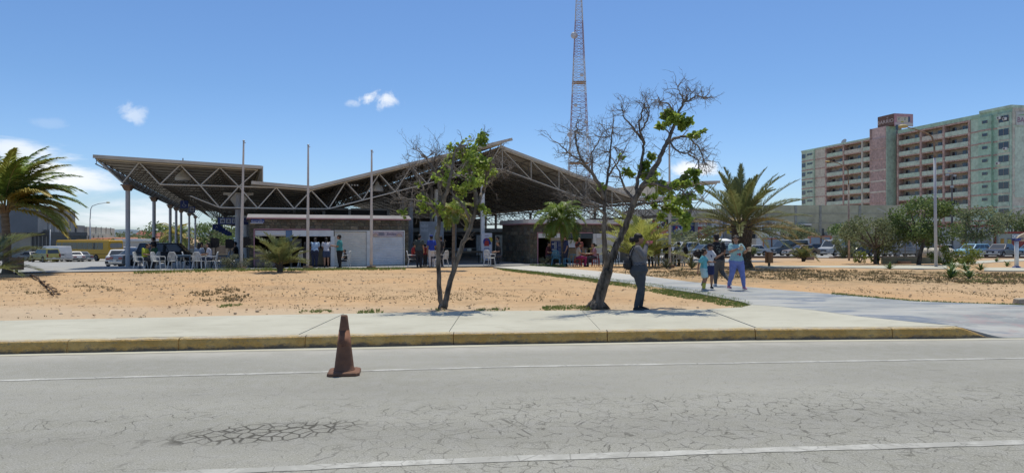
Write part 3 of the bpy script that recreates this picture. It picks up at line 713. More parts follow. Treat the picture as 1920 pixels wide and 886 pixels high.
# ------------------------------------------------------------------ kiosks
DARKIN = M('dark_interior', (.07, .068, .066), .9, var=.2)
SHUT = M('shutter_grey', (.66, .67, .68), .5, var=.06, scale=2, dirt=.25)
SHUTB = M('shutter_beige', (.66, .63, .56), .55, var=.08, scale=2, dirt=.3)
MORT = M('mortar', (.13, .12, .10), .95, var=.2, scale=6)
STONEM = [M('stone_olive', (.135, .122, .085), .9, var=.35, scale=3, bump=.4, sep=.25), M('stone_brown', (.145, .115, .08), .9, var=.35, scale=3, bump=.4, sep=.25),
          M('stone_grey', (.135, .13, .11), .9, var=.35, scale=3, bump=.4, sep=.25), M('stone_tan', (.20, .17, .12), .9, var=.3, scale=3, bump=.4, sep=.25)]
ROOFC = M('kiosk_roof', (.60, .545, .485), .7, var=.1, scale=1, dirt=.25)
STM = []
rs_ = random.Random(17)
for k in range(12):
    n = rs_.choice((4, 5, 6)); base = [(-.5, -.5), (.5, -.5), (.5, .5), (-.5, .5)]
    poly = []
    for j in range(4):
        x, y = base[j]; x2, y2 = base[(j+1) % 4]
        poly.append((x*rs_.uniform(.86, .99), y*rs_.uniform(.84, .99)))
        if n-4 > j: poly.append(((x+x2)/2*rs_.uniform(.92, 1.02)+rs_.uniform(-.12, .12)*(y == y2), (y+y2)/2*rs_.uniform(.9, 1.02)+rs_.uniform(-.12, .12)*(x == x2)))
    mb = MB(); d = rs_.uniform(.6, 1.1)
    m_ = len(poly); mb.add([(x, 0, z) for x, z in poly]+[(x*.93, -d, z*.93) for x, z in poly], [tuple(range(m_, 2*m_))]+[(j, (j+1) % m_, m_+(j+1) % m_, m_+j) for j in range(m_)])
    STM.append(mb.mesh('stone', rs_.choice(STONEM)))
def stones(parent, x0, x1, z0, z1, y, rnd, w=(.26, .5), h=(.17, .3), rz=0, axis_y=False):
    z = z0
    while z < z1-.08:
        hh = min(rnd.uniform(*h), z1-z)
        if z1-(z+hh) < .1: hh = z1-z
        x = x0
        while x < x1-.04:
            ww = min(rnd.uniform(*w), x1-x)
            if x1-(x+ww) < .12: ww = x1-x
            o = bpy.data.objects.new('stone', rnd.choice(STM)); COL.objects.link(o); o.parent = parent
            c = x+ww/2
            o.location = (c, y, z+hh/2) if not axis_y else (y, c, z+hh/2)
            o.rotation_euler = (0, rnd.uniform(-.06, .06), rz); o.scale = ((ww-.012)*rnd.choice((1, -1)), rnd.uniform(.02, .045), hh-.012)
            x += ww
        z += hh
def shutter(parent, x0, x1, z0, z1, y, mat, name='rolling_shutter', pitch=.115):
    mb = MB(); n = max(2, int((z1-z0)/pitch)); prof = []
    for k in range(n):
        a = z0+(z1-z0)*k/n; s = (z1-z0)/n
        prof += [(y, a), (y-.018, a+s*.18), (y-.024, a+s*.5), (y-.016, a+s*.85), (y, a+s*.97)]
    prof.append((y, z1))
    mb.rings([[(x, yy, zz) for yy, zz in prof] for x in (x0, x1)], cap=False, close=False)
    o = mb.build(name, mat, parent, smooth=False, fix=False); 
    m2 = MB(); m2.bx(x0, x1, y-.03, y+.01, z0-.03, z0+.05); m2.build('bottom_rail', STEEL, o); return o
rk = random.Random(23)
K1V = 38.3; k1a, k1b = upx(467, K1V), upx(766, K1V)
H = 2.95-Z0
kio = thing('stone_kiosk', 'long stone-clad kiosk with shutters behind the three flagpoles, its flat roof edged in pink', 'kiosk', UV(k1a, K1V, Z0), TA)
W1 = k1b-k1a
kx_ = lambda px: upx(px, K1V)-k1a
def wallbox(mb, x0, x1, y0, y1, z0, z1): mb.bx(x0, x1, y0, y1, z0, z1)
OT = 2.13-Z0; SL = 2.71-Z0
xa, xb, xc, xd, xe, xf, xg, xh = [kx_(p) for p in (477.5, 545, 548, 620, 627, 687, 698, 757)]
mb = MB()
wallbox(mb, 0, xa, .0, .25, 0, OT); wallbox(mb, xh, W1, 0, .25, 0, OT); wallbox(mb, 0, W1, 0, .25, OT+.001, SL)
wallbox(mb, 0, .2, .251, 5, 0, SL); wallbox(mb, W1-.2, W1, .251, 5, 0, SL); wallbox(mb, .201, W1-.201, 4.8, 5, 0, SL)
for x in (xb+.04, xe-.05, xf+.08): wallbox(mb, x-.05, x+.05, .251, 4.79, 0, OT)
wall = mb.build('wall', MORT, kio)
stones(wall, .01, W1-.01, OT+.02, SL-.03, -.002, rk, (.18, .46), (.12, .22)); stones(wall, .01, xa-.03, .02, OT+.01, -.002, rk, (.16, .3), (.14, .26)); stones(wall, xh+.03, W1-.01, .02, OT+.01, -.002, rk, (.14, .26), (.14, .26))
mb = MB(); mb.bx(.2, W1-.2, .26, 4.8, -.02, .01); mb.build('floor', DARKIN, kio)
mb = MB(); mb.hexa([(-.12, -.2, SL+.06), (W1+.12, -.2, SL+.06), (W1+.2, 5.2, SL+.06), (-.12, 5.2, SL+.06), (-.06, -.1, H), (W1+.0, -.1, H), (W1+.1, 5.2, H), (-.06, 5.2, H)]); mb.build('roof', ROOFC, kio)
mb = MB(); mb.bx(-.1, W1+.1, -.18, 5.1, SL+.0, SL+.058); mb.build('roof_trim', PINK, kio)
def frame(parent, x0, x1, ztop, mat, y=-.05, w=.05, zb=0, left=True, right=True):
    mb = MB(); mb.bx(x0-w if left else x0, x1+w if right else x1, y, y+.06, ztop, ztop+w)
    if left: mb.bx(x0-w, x0, y, y+.06, zb, ztop-.001)
    if right: mb.bx(x1, x1+w, y, y+.06, zb, ztop-.001)
    return mb.build('opening_frame', mat, parent)
frame(kio, xa, xd, OT, PINK, right=False)
shutter(kio, xa+.02, xb-.25, OT-.3, OT-.03, .03, SHUT)                       # raised shutter
mb = MB(); mb.bx(xb-.24, xc-.01, -.03, .12, 1.4, OT-.02); mb.build('post', M('blue_post', (.12, .2, .33), .6), kio)
PBR = M('pinkish_board', (.30, .225, .19), .8, var=.1)
mb = MB(); mb.bx(xa+.0, xa+1.35, .02, .1, .05, .78); mb.build('counter_front', PBR, kio)
mb = MB(); mb.bx(xa, xb, .0, .5, .781, .82); mb.build('counter_top', M('counter_grey', (.2, .19, .18), .6), kio)
mb = MB(); mb.bx(xc+.0, xe-.04, -.04, .1, OT-.34, OT-.02); mb.build('header_board', WHITE, kio)
mb = MB(); mb.bx(xd, xe, -.05, .15, 0, OT-.345); mb.build('post', WHITE, kio)
BRD = M('counter_wood', (.33, .25, .15), .7, var=.2, scale=4)
mb = MB(); mb.bx(xc+1.0, xd-.2, .9, .96, .05, .95); mb.build('counter_front', BRD, kio)
mb = MB(); mb.bx(xc+.6, xd-.02, .75, 1.2, .951, .99); mb.build('counter_top', M('counter_grey', (.2, .19, .18)), kio)
mb = MB(); mb.bx(xc+.05, xc+.6, 1.5, 1.9, .9, 1.5); mb.build('display_case', M('display_glass', (.25, .27, .29), .15, spec=.8), kio)
shutter(kio, xe+.01, xf, .03, OT-.08, .04, SHUTB); frame(kio, xe, xg-.08, OT-.06, M('frame_white', (.66, .66, .63), .6, dirt=.2), right=False, left=False)
mb = MB(); mb.bx(xf+.01, xg-.08, -.04, .12, 0, OT-.065); mb.build('post', M('frame_white', (.66, .66, .63)), kio)
shutter(kio, xg, xh-.02, .03, OT-.36, .04, SHUT); frame(kio, xg, xh-.01, OT-.055, WHITE, y=-.06)
mb = MB(); mb.bx(xg-.005, xh-.03, -.03, .06, OT-.36, OT-.06); sg = mb.build('shop_sign', M('lilac_board', (.50, .42, .45), .6, var=.05), kio)
NAVY = M('navy_ink', (.03, .035, .10), .6)
text('lettering', 'Smiley', .22, NAVY, sg, ((xg+xh)/2+.18, -.035, OT-.215), FACE, shear=.25)
mb = MB()
for k in range(4): mb.bx(xg+.34, xg+.34+.36-.05*(k % 2), -.036, -.031, OT-.3+.045*k, OT-.3+.045*k+.028)
mb.build('small_print', M('grey_ink', (.14, .15, .19)), sg)
for xx in (xg+.17, xh-.27):
    for rr_, cc in ((.17, (.45, .27, .2)), (.125, (.5, .42, .45)), (.09, (.55, .38, .25))):
        mb = MB(); q = [(xx+rr_*cos(pi*j/10), OT-.345+rr_*sin(pi*j/10)) for j in range(11)]; mb.prism_y(q, -.034-.002*(.2-rr_)*10, -.03); mb.build('arch_motif', M('motif%d' % int(rr_*1000), cc, .6), sg)
t = thing('street_name_sign', 'small blue name plate on the stone band at the left end of the kiosk', 'sign', UV(upx(483, K1V-.1), K1V-.1, zpx(414, upx(483, K1V), K1V)), TA)
BLUE = M('sign_blue', (.025, .05, .20), .5, var=.05)
mb = MB(); mb.bx(-.33, .33, -.02, .0, -.1, .1); mb.build('plate', BLUE, t)
mb = MB(); mb.bx(-.35, .27, -.03, .0, -.135, -.102); mb.build('lower_strip', WHITE, t)
text('lettering', 'Quari-Quaro', .115, WHITE, t, (0, -.022, -.02), FACE); text('lettering', 'Calle', .055, WHITE, t, (.15, -.022, .065), FACE)

K2V = 37.75; k2a = 16.25; k2b = upx(1188, K2V)
kio2 = thing('stone_kiosk', 'stone-clad kiosk on the right with food counters behind the small palm and red stools', 'kiosk', UV(k2a, K2V, Z0), TA)
W2 = k2b-k2a; H2 = 2.82-Z0; S2 = 2.52-Z0; O2 = 1.98-Z0
kx2 = lambda px: upx(px, K2V)-k2a
ya, yb, yc, yd, ye, yf = [kx2(p) for p in (1008.5, 1058, 1060, 1111, 1118, 1163)]
mb = MB(); mb.bx(0, ya, 0, .25, 0, O2); mb.bx(0, W2, 0, .25, O2+.001, S2); mb.bx(0, .2, .251, 4.6, 0, S2); mb.bx(W2-.2, W2, .251, 4.6, 0, S2); mb.bx(.201, W2-.201, 4.4, 4.6, 0, S2)
mb.bx(yf, W2, 0, .25, 0, O2)
for x in (yb+.03, yd+.1): mb.bx(x-.05, x+.05, .251, 4.39, 0, O2)
wall2 = mb.build('wall', MORT, kio2)
stones(wall2, .01, W2-.01, O2+.02, S2-.02, -.002, rk, (.2, .45), (.13, .24)); stones(wall2, .01, ya-.03, .02, O2, -.002, rk, (.2, .3), (.22, .34))
stones(wall2, .03, 4.55, .02, S2, -.002, rk, (.3, .52), (.18, .3), R(-90), True)
mb = MB(); mb.bx(.2, W2-.2, .26, 4.4, -.02, .01); mb.build('floor', DARKIN, kio2)
mb = MB(); mb.hexa([(-.18, -.2, S2+.06), (W2+.1, -.2, S2+.06), (W2+.1, 4.7, S2+.06), (-.18, 4.7, S2+.06), (-.12, -.12, H2), (W2+.05, -.12, H2), (W2+.05, 4.7, H2), (-.12, 4.7, H2)]); mb.build('roof', ROOFC, kio2)
mb = MB(); mb.bx(-.16, W2+.08, -.18, 4.68, S2, S2+.058); mb.build('roof_trim', PINK, kio2)
frame(kio2, ya, yd, O2, PINK, right=False)
mb = MB(); mb.bx(ya+.02, yb-.02, -.03, .1, O2-.28, O2-.02); mb.build('header_board', WHITE, kio2)
mb = MB(); mb.bx(yc, yd, -.035, .1, O2-.32, O2-.02); mb.build('header_board', M('header_slate', (.055, .075, .085), .6), kio2)
mb = MB(); mb.bx(yb-.1, yb+.02, -.03, .1, .9, O2-.29); mb.build('post', M('pale_blue_post', (.27, .40, .47), .6), kio2)
mb = MB(); mb.bx(yd+.03, ye-.02, -.04, .15, 0, O2-.02); mb.build('post', M('frame_white', (.66, .66, .63)), kio2)
mb = MB(); mb.bx(ye, yf+.1, -.03, .1, O2-.3, O2-.02); mb.build('header_board', WHITE, kio2)
shutter(kio2, ye, yf, .03, O2-.31, .04, SHUTB)
mb = MB(); mb.bx(yc+.1, yd-.1, .4, .9, .9, .94); mb.build('counter_top', M('counter_grey', (.2, .19, .18)), kio2)
mb = MB(); mb.bx(yc+.1, yd-.1, .45, .5, .1, .899); mb.build('counter_front', BRD, kio2)
mb = MB(); mb.hexa([(yc+.35, .2, .96), (yc+.85, .2, .96), (yc+.85, .23, .96), (yc+.35, .23, .96), (yc+.3, .26, 1.42), (yc+.78, .26, 1.42), (yc+.78, .29, 1.42), (yc+.3, .29, 1.42)]); mb.build('menu_board', M('menu_white', (.72, .72, .72), .5), kio2)
for k, (dx, hh, cc) in enumerate(((.5, .2, (.7, .7, .66)), (.62, .14, (.5, .52, .5)), (.78, .22, (.3, .35, .4)))):
    mb = MB(); mb.lathe([(.045, 1.43), (.045, 1.43+hh*.6), (.02, 1.43+hh*.75), (.02, 1.43+hh)], 8, (yc+dx, .6, 0)); mb.build('bottle', M('bottle%d' % k, cc, .3), kio2, smooth=True)
mb = MB(); mb.bx(yc+.3, yc+1.0, .5, .75, 1.39, 1.428); mb.build('shelf', BRD, kio2)
mb = MB(); mb.lathe([(.28, 1.5), (.26, 1.52), (.08, 1.72), (.03, 1.74)], 12, (yc+1.25, .8, 0)); mb.build('extractor_hood', M('dull_metal', (.3, .31, .31), .4, metal=.4), kio2, smooth=True)
# inner shop block across the hall
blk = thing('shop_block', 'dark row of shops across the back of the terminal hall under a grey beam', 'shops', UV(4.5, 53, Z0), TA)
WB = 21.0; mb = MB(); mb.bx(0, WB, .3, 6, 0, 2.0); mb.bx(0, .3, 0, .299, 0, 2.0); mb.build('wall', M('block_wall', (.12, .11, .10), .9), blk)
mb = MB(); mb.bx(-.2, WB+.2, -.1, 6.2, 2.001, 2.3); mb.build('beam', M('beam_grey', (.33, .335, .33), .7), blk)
bx_ = lambda px: upx(px, 53)-4.5
shutter(blk, bx_(930), bx_(947), .1, 1.75, .26, SHUTB); shutter(blk, bx_(895), bx_(908), .1, 1.75, .26, SHUT)
for p0, p1 in ((856, 892), (780, 815), (820, 850)):
    mb = MB(); mb.bx(bx_(p0), bx_(p1), .2, .29, .75, 1.7); mb.build('shop_opening', glassmat('black_glass'), blk)
    mb = MB(); mb.bx(bx_(p0), bx_(p1), -.1, .19, .6, .74); mb.build('counter_top', M('counter_grey', (.2, .19, .18)), blk)
# dark inner screen wall with grey frames above the shops
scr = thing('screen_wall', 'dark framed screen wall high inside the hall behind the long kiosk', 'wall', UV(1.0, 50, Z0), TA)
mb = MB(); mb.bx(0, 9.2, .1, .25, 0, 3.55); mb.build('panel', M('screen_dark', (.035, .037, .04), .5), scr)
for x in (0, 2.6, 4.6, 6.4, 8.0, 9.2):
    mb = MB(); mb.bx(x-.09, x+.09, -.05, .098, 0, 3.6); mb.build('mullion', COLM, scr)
for z in (2.35, 3.6):
    for xa_, xb_ in ((.1, 2.5), (2.7, 4.5), (4.7, 6.3), (6.5, 7.9), (8.1, 9.1)):
        mb = MB(); mb.bx(xa_, xb_, -.03, .097, z-.07, z+.07); mb.build('transom', COLM, scr)
endw = thing('end_wall', 'dark wall added across the far end of the terminal hall to keep light out', 'wall', UV(1.5, 82, -2), TA)  # wall added so that less daylight enters the hall from behind
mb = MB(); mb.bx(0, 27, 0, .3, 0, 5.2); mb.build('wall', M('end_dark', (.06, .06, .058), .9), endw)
mb = MB(); mb.bx(0, 9, .0, .29, 5.201, 8.2); mb.bx(9.002, 27, .0, .29, 5.201, 6.0); mb.build('added_upper_wall', M('end_dark', (.06, .06, .058)), endw)

# ------------------------------------------------------------------ signs in and around the hall
def hang_sign(px0, px1, py0, py1, v, label, picts, arrow=False):
    ua, ub = upx(px0, v), upx(px1, v); uc = (ua+ub)/2; z0, z1 = zpx(py1, uc, v), zpx(py0, uc, v); w, h = (ub-ua)/2, (z1-z0)/2
    t = thing('hanging_sign', label, 'sign', UV(uc, v, (z0+z1)/2), TA)
    mb = MB(); mb.bx(-w, w, -.03, .03, -h, h); mb.build('panel', BLUE, t)
    mb = MB(); mb.bx(-w, w, -.035, .035, -h-.035, -h-.001); mb.build('lower_rail', STEELD, t)
    for s in (-.7, .7):
        mb = MB(); mb.tube([(s*w, 0, h), (s*w, 0, h+.9)], .012, 5); mb.build('hanger', STEELD, t)
    PW = M('pict_white', (.45, .47, .5), .6); PB = M('pict_black', (.02, .025, .06), .6)
    for cx, kind in picts:
        s = h*.72; x = cx*w
        if kind == 'chair':
            mb = MB(); mb.tube([(x+s*.62*cos(a), -.033, -s*.25+s*.6*sin(a)) for a in [R(150+12*k) for k in range(20)]], s*.09, 5)
            mb.tube([(x-s*.15, -.033, s*.5), (x-s*.05, -.033, -.1*s), (x+s*.45, -.033, -.12*s), (x+s*.6, -.033, -s*.7)], s*.1, 5); mb.ell((x-s*.18, -.033, s*.78), (s*.16, s*.05, s*.16)); mb.build('wheelchair_symbol', PW, t); continue
        mb = MB(); mb.bx(x-s, x+s, -.036, -.031, -s, s); p = mb.build('pictogram', PW, t); mb = MB()
        if kind == 'bus': mb.bx(x-s*.6, x+s*.6, -.041, -.0365, -s*.2, s*.25); mb.bx(x-s*.55, x-s*.2, -.041, -.0365, -s*.6, -s*.3); mb.bx(x+s*.2, x+s*.55, -.041, -.0365, -s*.6, -s*.3); mb.bx(x-s*.4, x+s*.4, -.041, -.0365, s*.45, s*.65)
        elif kind == 'taxi': mb.bx(x-s*.6, x+s*.6, -.041, -.0365, -s*.5, -s*.1); mb.bx(x-s*.35, x+s*.35, -.041, -.0365, .05*s, s*.5)
        elif kind == 'wc':
            for q in (-.45, .4): mb.ell((x+q*s, -.039, s*.5), (s*.16, .003, s*.18)); mb.bx(x+q*s-.17*s, x+q*s+.17*s, -.041, -.0365, -s*.6, s*.25)
            mb.bx(x-.03*s, x+.03*s, -.041, -.0365, -s*.7, s*.7)
        mb.build('symbol', PB, p)
    if arrow:
        x = w*.86; mb = MB(); s = h*.6
        mb.bx(x-s, x+s*.8, -.036, -.031, -s*.09, s*.09)
        for q in (1, -1): mb.hexa([(x+s*.1, -.037, q*s*.75), (x+s*.3, -.037, q*s*.75), (x+s, -.037, 0), (x+s*.75, -.037, 0), (x+s*.1, -.0315, q*s*.75), (x+s*.3, -.0315, q*s*.75), (x+s, -.0315, 0), (x+s*.75, -.0315, 0)])
        mb.build('arrow', PW, t)
hang_sign(408, 466, 408, 420, 42.5, 'long blue hanging sign with white pictograms and an arrow left of the kiosk', [(-.68, 'bus'), (-.3, 'taxi'), (.08, 'wc'), (.44, 'wc')], True)
hang_sign(338, 353, 376, 390, 47, 'blue hanging sign with a white wheelchair symbol under the left wing', [(0, 'chair')])
hang_sign(354, 366, 387, 398, 50, 'small blue hanging sign with a bus pictogram beside the wheelchair sign', [(0, 'bus')])
for k, (px, py) in enumerate(((406, 425), (411, 428), (416, 431), (421, 434), (426, 436.5), (430, 438.5))):
    v = 55+6*k; u = upx(px, v); t = thing('bay_sign', ('nearest and lowest', 'second nearest', 'third', 'fourth', 'fifth', 'furthest')[k]+' dark blue bay sign in the row hanging under the left wing', 'sign', UV(u, v, zpx(py, u, v)), TA, 'bay signs hanging in a row under the left wing')
    mb = MB(); mb.bx(-.28, .28, -.02, .02, -.2, .2); mb.build('panel', BLUE, t); mb = MB(); mb.tube([(0, 0, .2), (0, 0, 1.6)], .012, 5); mb.build('hanger', STEELD, t)
    text('lettering', 'ABCDEF'[k], .26, M('pict_white', (.45, .47, .5)), t, (0, -.024, 0), FACE)
# tall grey poster inside the entrance
pv = 42.3; ua, ub = upx(787, pv), upx(832, pv); zz0, zz1 = zpx(499, ua, pv), zpx(415, ua, pv); w, h = ub-ua, zz1-zz0
t = thing('exhibition_board', 'tall pale grey display board with a white peak and small yellow figure', 'display board', UV(ua, pv, zz0), TA)
mb = MB(); mb.bx(0, w, 0, .05, 0, h); mb.build('panel', M('poster_grey', (.36, .375, .385), .6, var=.2, scale=1.2), t)
PW2 = M('poster_white', (.62, .63, .62), .6)
mb = MB(); mb.prism_y([(w*.08, .1), (w*.95, .02), (w*.92, h*.3), (w*.72, h*.97), (w*.5, h*.55), (w*.42, h*.78), (w*.25, h*.4)], -.008, -.002); mb.build('white_peak', PW2, t)
mb = MB(); mb.ell((w*.7, -.012, h*.86), (.12, .01, .14)); mb.ell((w*.7, -.012, h*.73), (.1, .01, .1)); mb.prism_y([(w*.6, h*.55), (w*.84, h*.55), (w*.78, h*.7), (w*.62, h*.7)], -.014, -.009); mb.build('figure', M('poster_ochre', (.42, .38, .2), .7), t)
for k in range(2):
    mb = MB()
    for j in range(7): mb.bx(.07+.07*j, .12+.07*j, -.006, -.001, h*(.87-.1*k)-.0, h*(.94-.1*k)-.03*(j % 3))
    mb.build('lettering', M('poster_letters', (.55, .56, .57), .6), t)
# white roll-up banner in front of the column
pv = 39.25; ua, ub = upx(902.5, pv), upx(922.5, pv); zz0, zz1 = zpx(488, ua, pv), zpx(436.5, ua, pv); w, h = ub-ua, zz1-zz0
t = thing('event_banner', 'white upright banner with a blue and red round emblem tied to the entrance column', 'banner', UV(ua, pv, zz0), TA)
mb = MB(); mb.bx(0, w, -.01, .01, 0, h); mb.build('cloth', M('banner_white', (.62, .62, .66), .6, var=.05), t)
BB, BR, BY = M('ink_blue', (.035, .06, .26), .6), M('ink_red', (.42, .05, .04), .6), M('ink_yellow', (.62, .50, .06), .6)
cx, cz = w*.5, h*.68
mb = MB(); mb.prism_y([(cx+.22+.16*cos(a), cz+.13+.16*sin(a)) for a in [2*pi*k/14 for k in range(14)]], -.014, -.011); mb.prism_y([(w*.75, .01), (w-.01, .01), (w-.01, .18)], -.014, -.011); mb.prism_y([(.01, .01), (.16, .01), (.01, .14)], -.014, -.011); mb.build('yellow_print', BY, t)
mb = MB(); mb.prism_y([(cx+.235*cos(a), cz+.24*sin(a)) for a in [2*pi*k/20 for k in range(20)]], -.018, -.0145); mb.prism_y([(cx+.12, cz-.2), (cx+.3, cz-.12), (cx+.2, cz+.12), (cx+.1, cz+.05)], -.0185, -.0145); mb.build('emblem', BB, t)
mb = MB(); mb.prism_y([(cx-.17, cz-.26), (cx+.15, cz-.26), (cx+.13, cz+.04), (cx, cz+.09), (cx-.13, cz+.04)], -.022, -.0186); mb.bx(cx-.1, cx+.06, -.022, -.0186, cz+.14, cz+.2); mb.build('emblem_shield', BR, t)
for zc, ln, mt_ in ((h*.905, .13, BB), (h*.45, .15, BB), (h*.41, .19, BB), (h*.365, .14, BB), (h*.1, .12, BB), (h*.06, .16, BB)):
    mb = MB()
    for j in range(6): mb.bx(cx-ln+ln*2*j/6, cx-ln+ln*2*(j+.75)/6, -.014, -.011, zc-.018, zc+.018)
    mb.build('print_line', mt_, t)
mb = MB(); mb.bx(cx-.16, cx-.03, -.014, -.011, h*.2, h*.25); mb.build('sponsor_mark', BR, t); mb = MB(); mb.bx(cx+.05, cx+.22, -.014, -.011, h*.2, h*.25); mb.build('sponsor_mark', BB, t)
# wayfinding board on two posts
g = G(1045, 498.5); sc = g.y/FPX
t = thing('direction_board', 'blue and white direction board on two rusty posts in front of the right kiosk', 'sign', g, R(6))
WOODP = M('rusty_post', (.30, .21, .13), .85, var=.3, scale=6)
for x in (-.37, .35):
    mb = MB(); mb.lathe([(.045, -.1), (.045, 1.58)], 10, (x, 0, 0)); mb.build('post', WOODP, t)
mb = MB(); mb.bx(-.36, .34, -.06, -.046, .37, 1.6); mb.build('panel', BLUE, t)
mb = MB(); mb.bx(-.36, .34, -.064, -.0605, 1.42, 1.6); mb.build('header', M('board_cream', (.52, .48, .42), .6), t)
PW = M('board_white', (.60, .61, .63), .6)
for z, d in ((1.24, 'l'), (.93, 'r'), (.6, 'u')):
    mb = MB(); q = {'l': [(-.33, z), (-.25, z+.07), (-.25, z+.03), (-.19, z+.03), (-.19, z-.03), (-.25, z-.03), (-.25, z-.07)], 'r': [(-.19, z), (-.27, z+.07), (-.27, z+.03), (-.33, z+.03), (-.33, z-.03), (-.27, z-.03), (-.27, z-.07)], 'u': [(-.26, z+.07), (-.33, z-.0), (-.29, z), (-.29, z-.07), (-.23, z-.07), (-.23, z), (-.19, z)]}[d]
    mb.prism_y(q, -.066, -.061); mb.build('arrow', PW, t)
for x, z in ((-.12, 1.3), (-.12, 1.17), (-.12, 1.04), (-.12, .9), (-.12, .76), (-.12, .62), (.06, .62), (.22, .62), (-.12, .46), (.06, .46)):
    mb = MB(); mb.bx(x-.065, x+.065, -.066, -.061, z-.058, z+.058); p = mb.build('pictogram', PW, t)
    mb = MB(); mb.bx(x-.03, x+.03, -.07, -.0665, z-.03, z+.0); mb.ell((x, -.068, z+.025), (.018, .003, .018), 8, 4); mb.build('symbol', BLUE, p)
for z0, zs in ((1.12, 3), (.72, 4)):
    mb = MB(); mb.bx(.0, .32, -.066, -.061, z0+zs*.075+.01, z0+zs*.075+.02); mb.build('rule', PW, t)
    for k in range(zs):
        mb = MB(); r_ = random.Random(k*7+zs)
        x = .05
        while x < .3: ww = r_.uniform(.03, .07); mb.bx(x, min(.31, x+ww), -.066, -.061, z0+k*.075-.012, z0+k*.075+.014); x += ww+.015
        mb.build('text_line', PW, t)
# ------------------------------------------------------------------ vegetation
BARK = M('bark', (.17, .145, .118), .95, var=.6, scale=9, bump=.8, bscale=18, stretch=(1, 1, .35))
TWIG = M('twig', (.23, .195, .165), .9, var=.3, scale=6)
BARKB = M('bark_branch', (.17, .145, .12), .95, var=.4, scale=8)
LEAF = leafmat('leaf_bright', (.33, .42, .08), (.19, .28, .05), 3, .6, .4)
LEAFD = leafmat('leaf_dark', (.18, .25, .08), (.11, .16, .055), 1.2, .4, .5)
LEAFO = leafmat('leaf_olive', (.22, .25, .125), (.14, .165, .08), 1.2, .4, .6)
def rvec(r): 
    while True:
        v = Vector((r.uniform(-1, 1), r.uniform(-1, 1), r.uniform(-1, 1)))
        if .05 < v.length < 1: return v.normalized()
def limb(mb, pts, r0, r1, n=8, r=None, wob=.03):
    """smooth wobbly tapered limb through the points; returns its fine points"""
    fine = []
    for k in range(len(pts)-1):
        p0 = pts[max(0, k-1)]; p1 = pts[k]; p2 = pts[k+1]; p3 = pts[min(len(pts)-1, k+2)]
        for j in range(5):
            t = j/5; q = .5*((2*p1)+(-p0+p2)*t+(2*p0-5*p1+4*p2-p3)*t*t+(-p0+3*p1-3*p2+p3)*t**3)
            if r and (k or j): q = q+rvec(r)*wob*r.random()
            fine.append(q)
    fine.append(pts[-1]); m = len(fine)
    mb.tube(fine, [r0+(r1-r0)*(i/(m-1))**.8 for i in range(m)], n); return fine
def twigs(mb, p, d, l, rad, lev, r, up=.25):
    pts = [p]; q = p; dd = d
    for _ in range(3 if lev else 2):
        dd = (dd+rvec(r)*.42+Vector((0, 0, up*.35))).normalized(); q = q+dd*l/3; pts.append(q)
    mb.tube(pts, [rad*(1-.7*i/(len(pts)-1)) for i in range(len(pts))], 4 if lev < 2 else 5, cap=False)
    if lev <= 0: return
    for k in range(r.choice((2, 3, 3))):
        b = pts[r.choice((1, 2, len(pts)-1))]; twigs(mb, b, (dd+rvec(r)*.95).normalized(), l*r.uniform(.45, .75), rad*.6, lev-1, r, up)
def leaf(mb, p, s, r, droop=.4):
    d = (rvec(r)+Vector((0, 0, -droop))).normalized(); a = d.cross(rvec(r)); a = a.normalized() if a.length > .1 else d.orthogonal().normalized(); n = d.cross(a)
    b = p; t = p+d*s
    mb.add([b, p+d*s*.2+a*s*.36+n*s*.10, p+d*s*.6+a*s*.34+n*s*.09, t-n*s*.08, p+d*s*.6-a*s*.34+n*s*.09, p+d*s*.2-a*s*.36+n*s*.10], [(0, 1, 2, 3), (0, 3, 4, 5)])
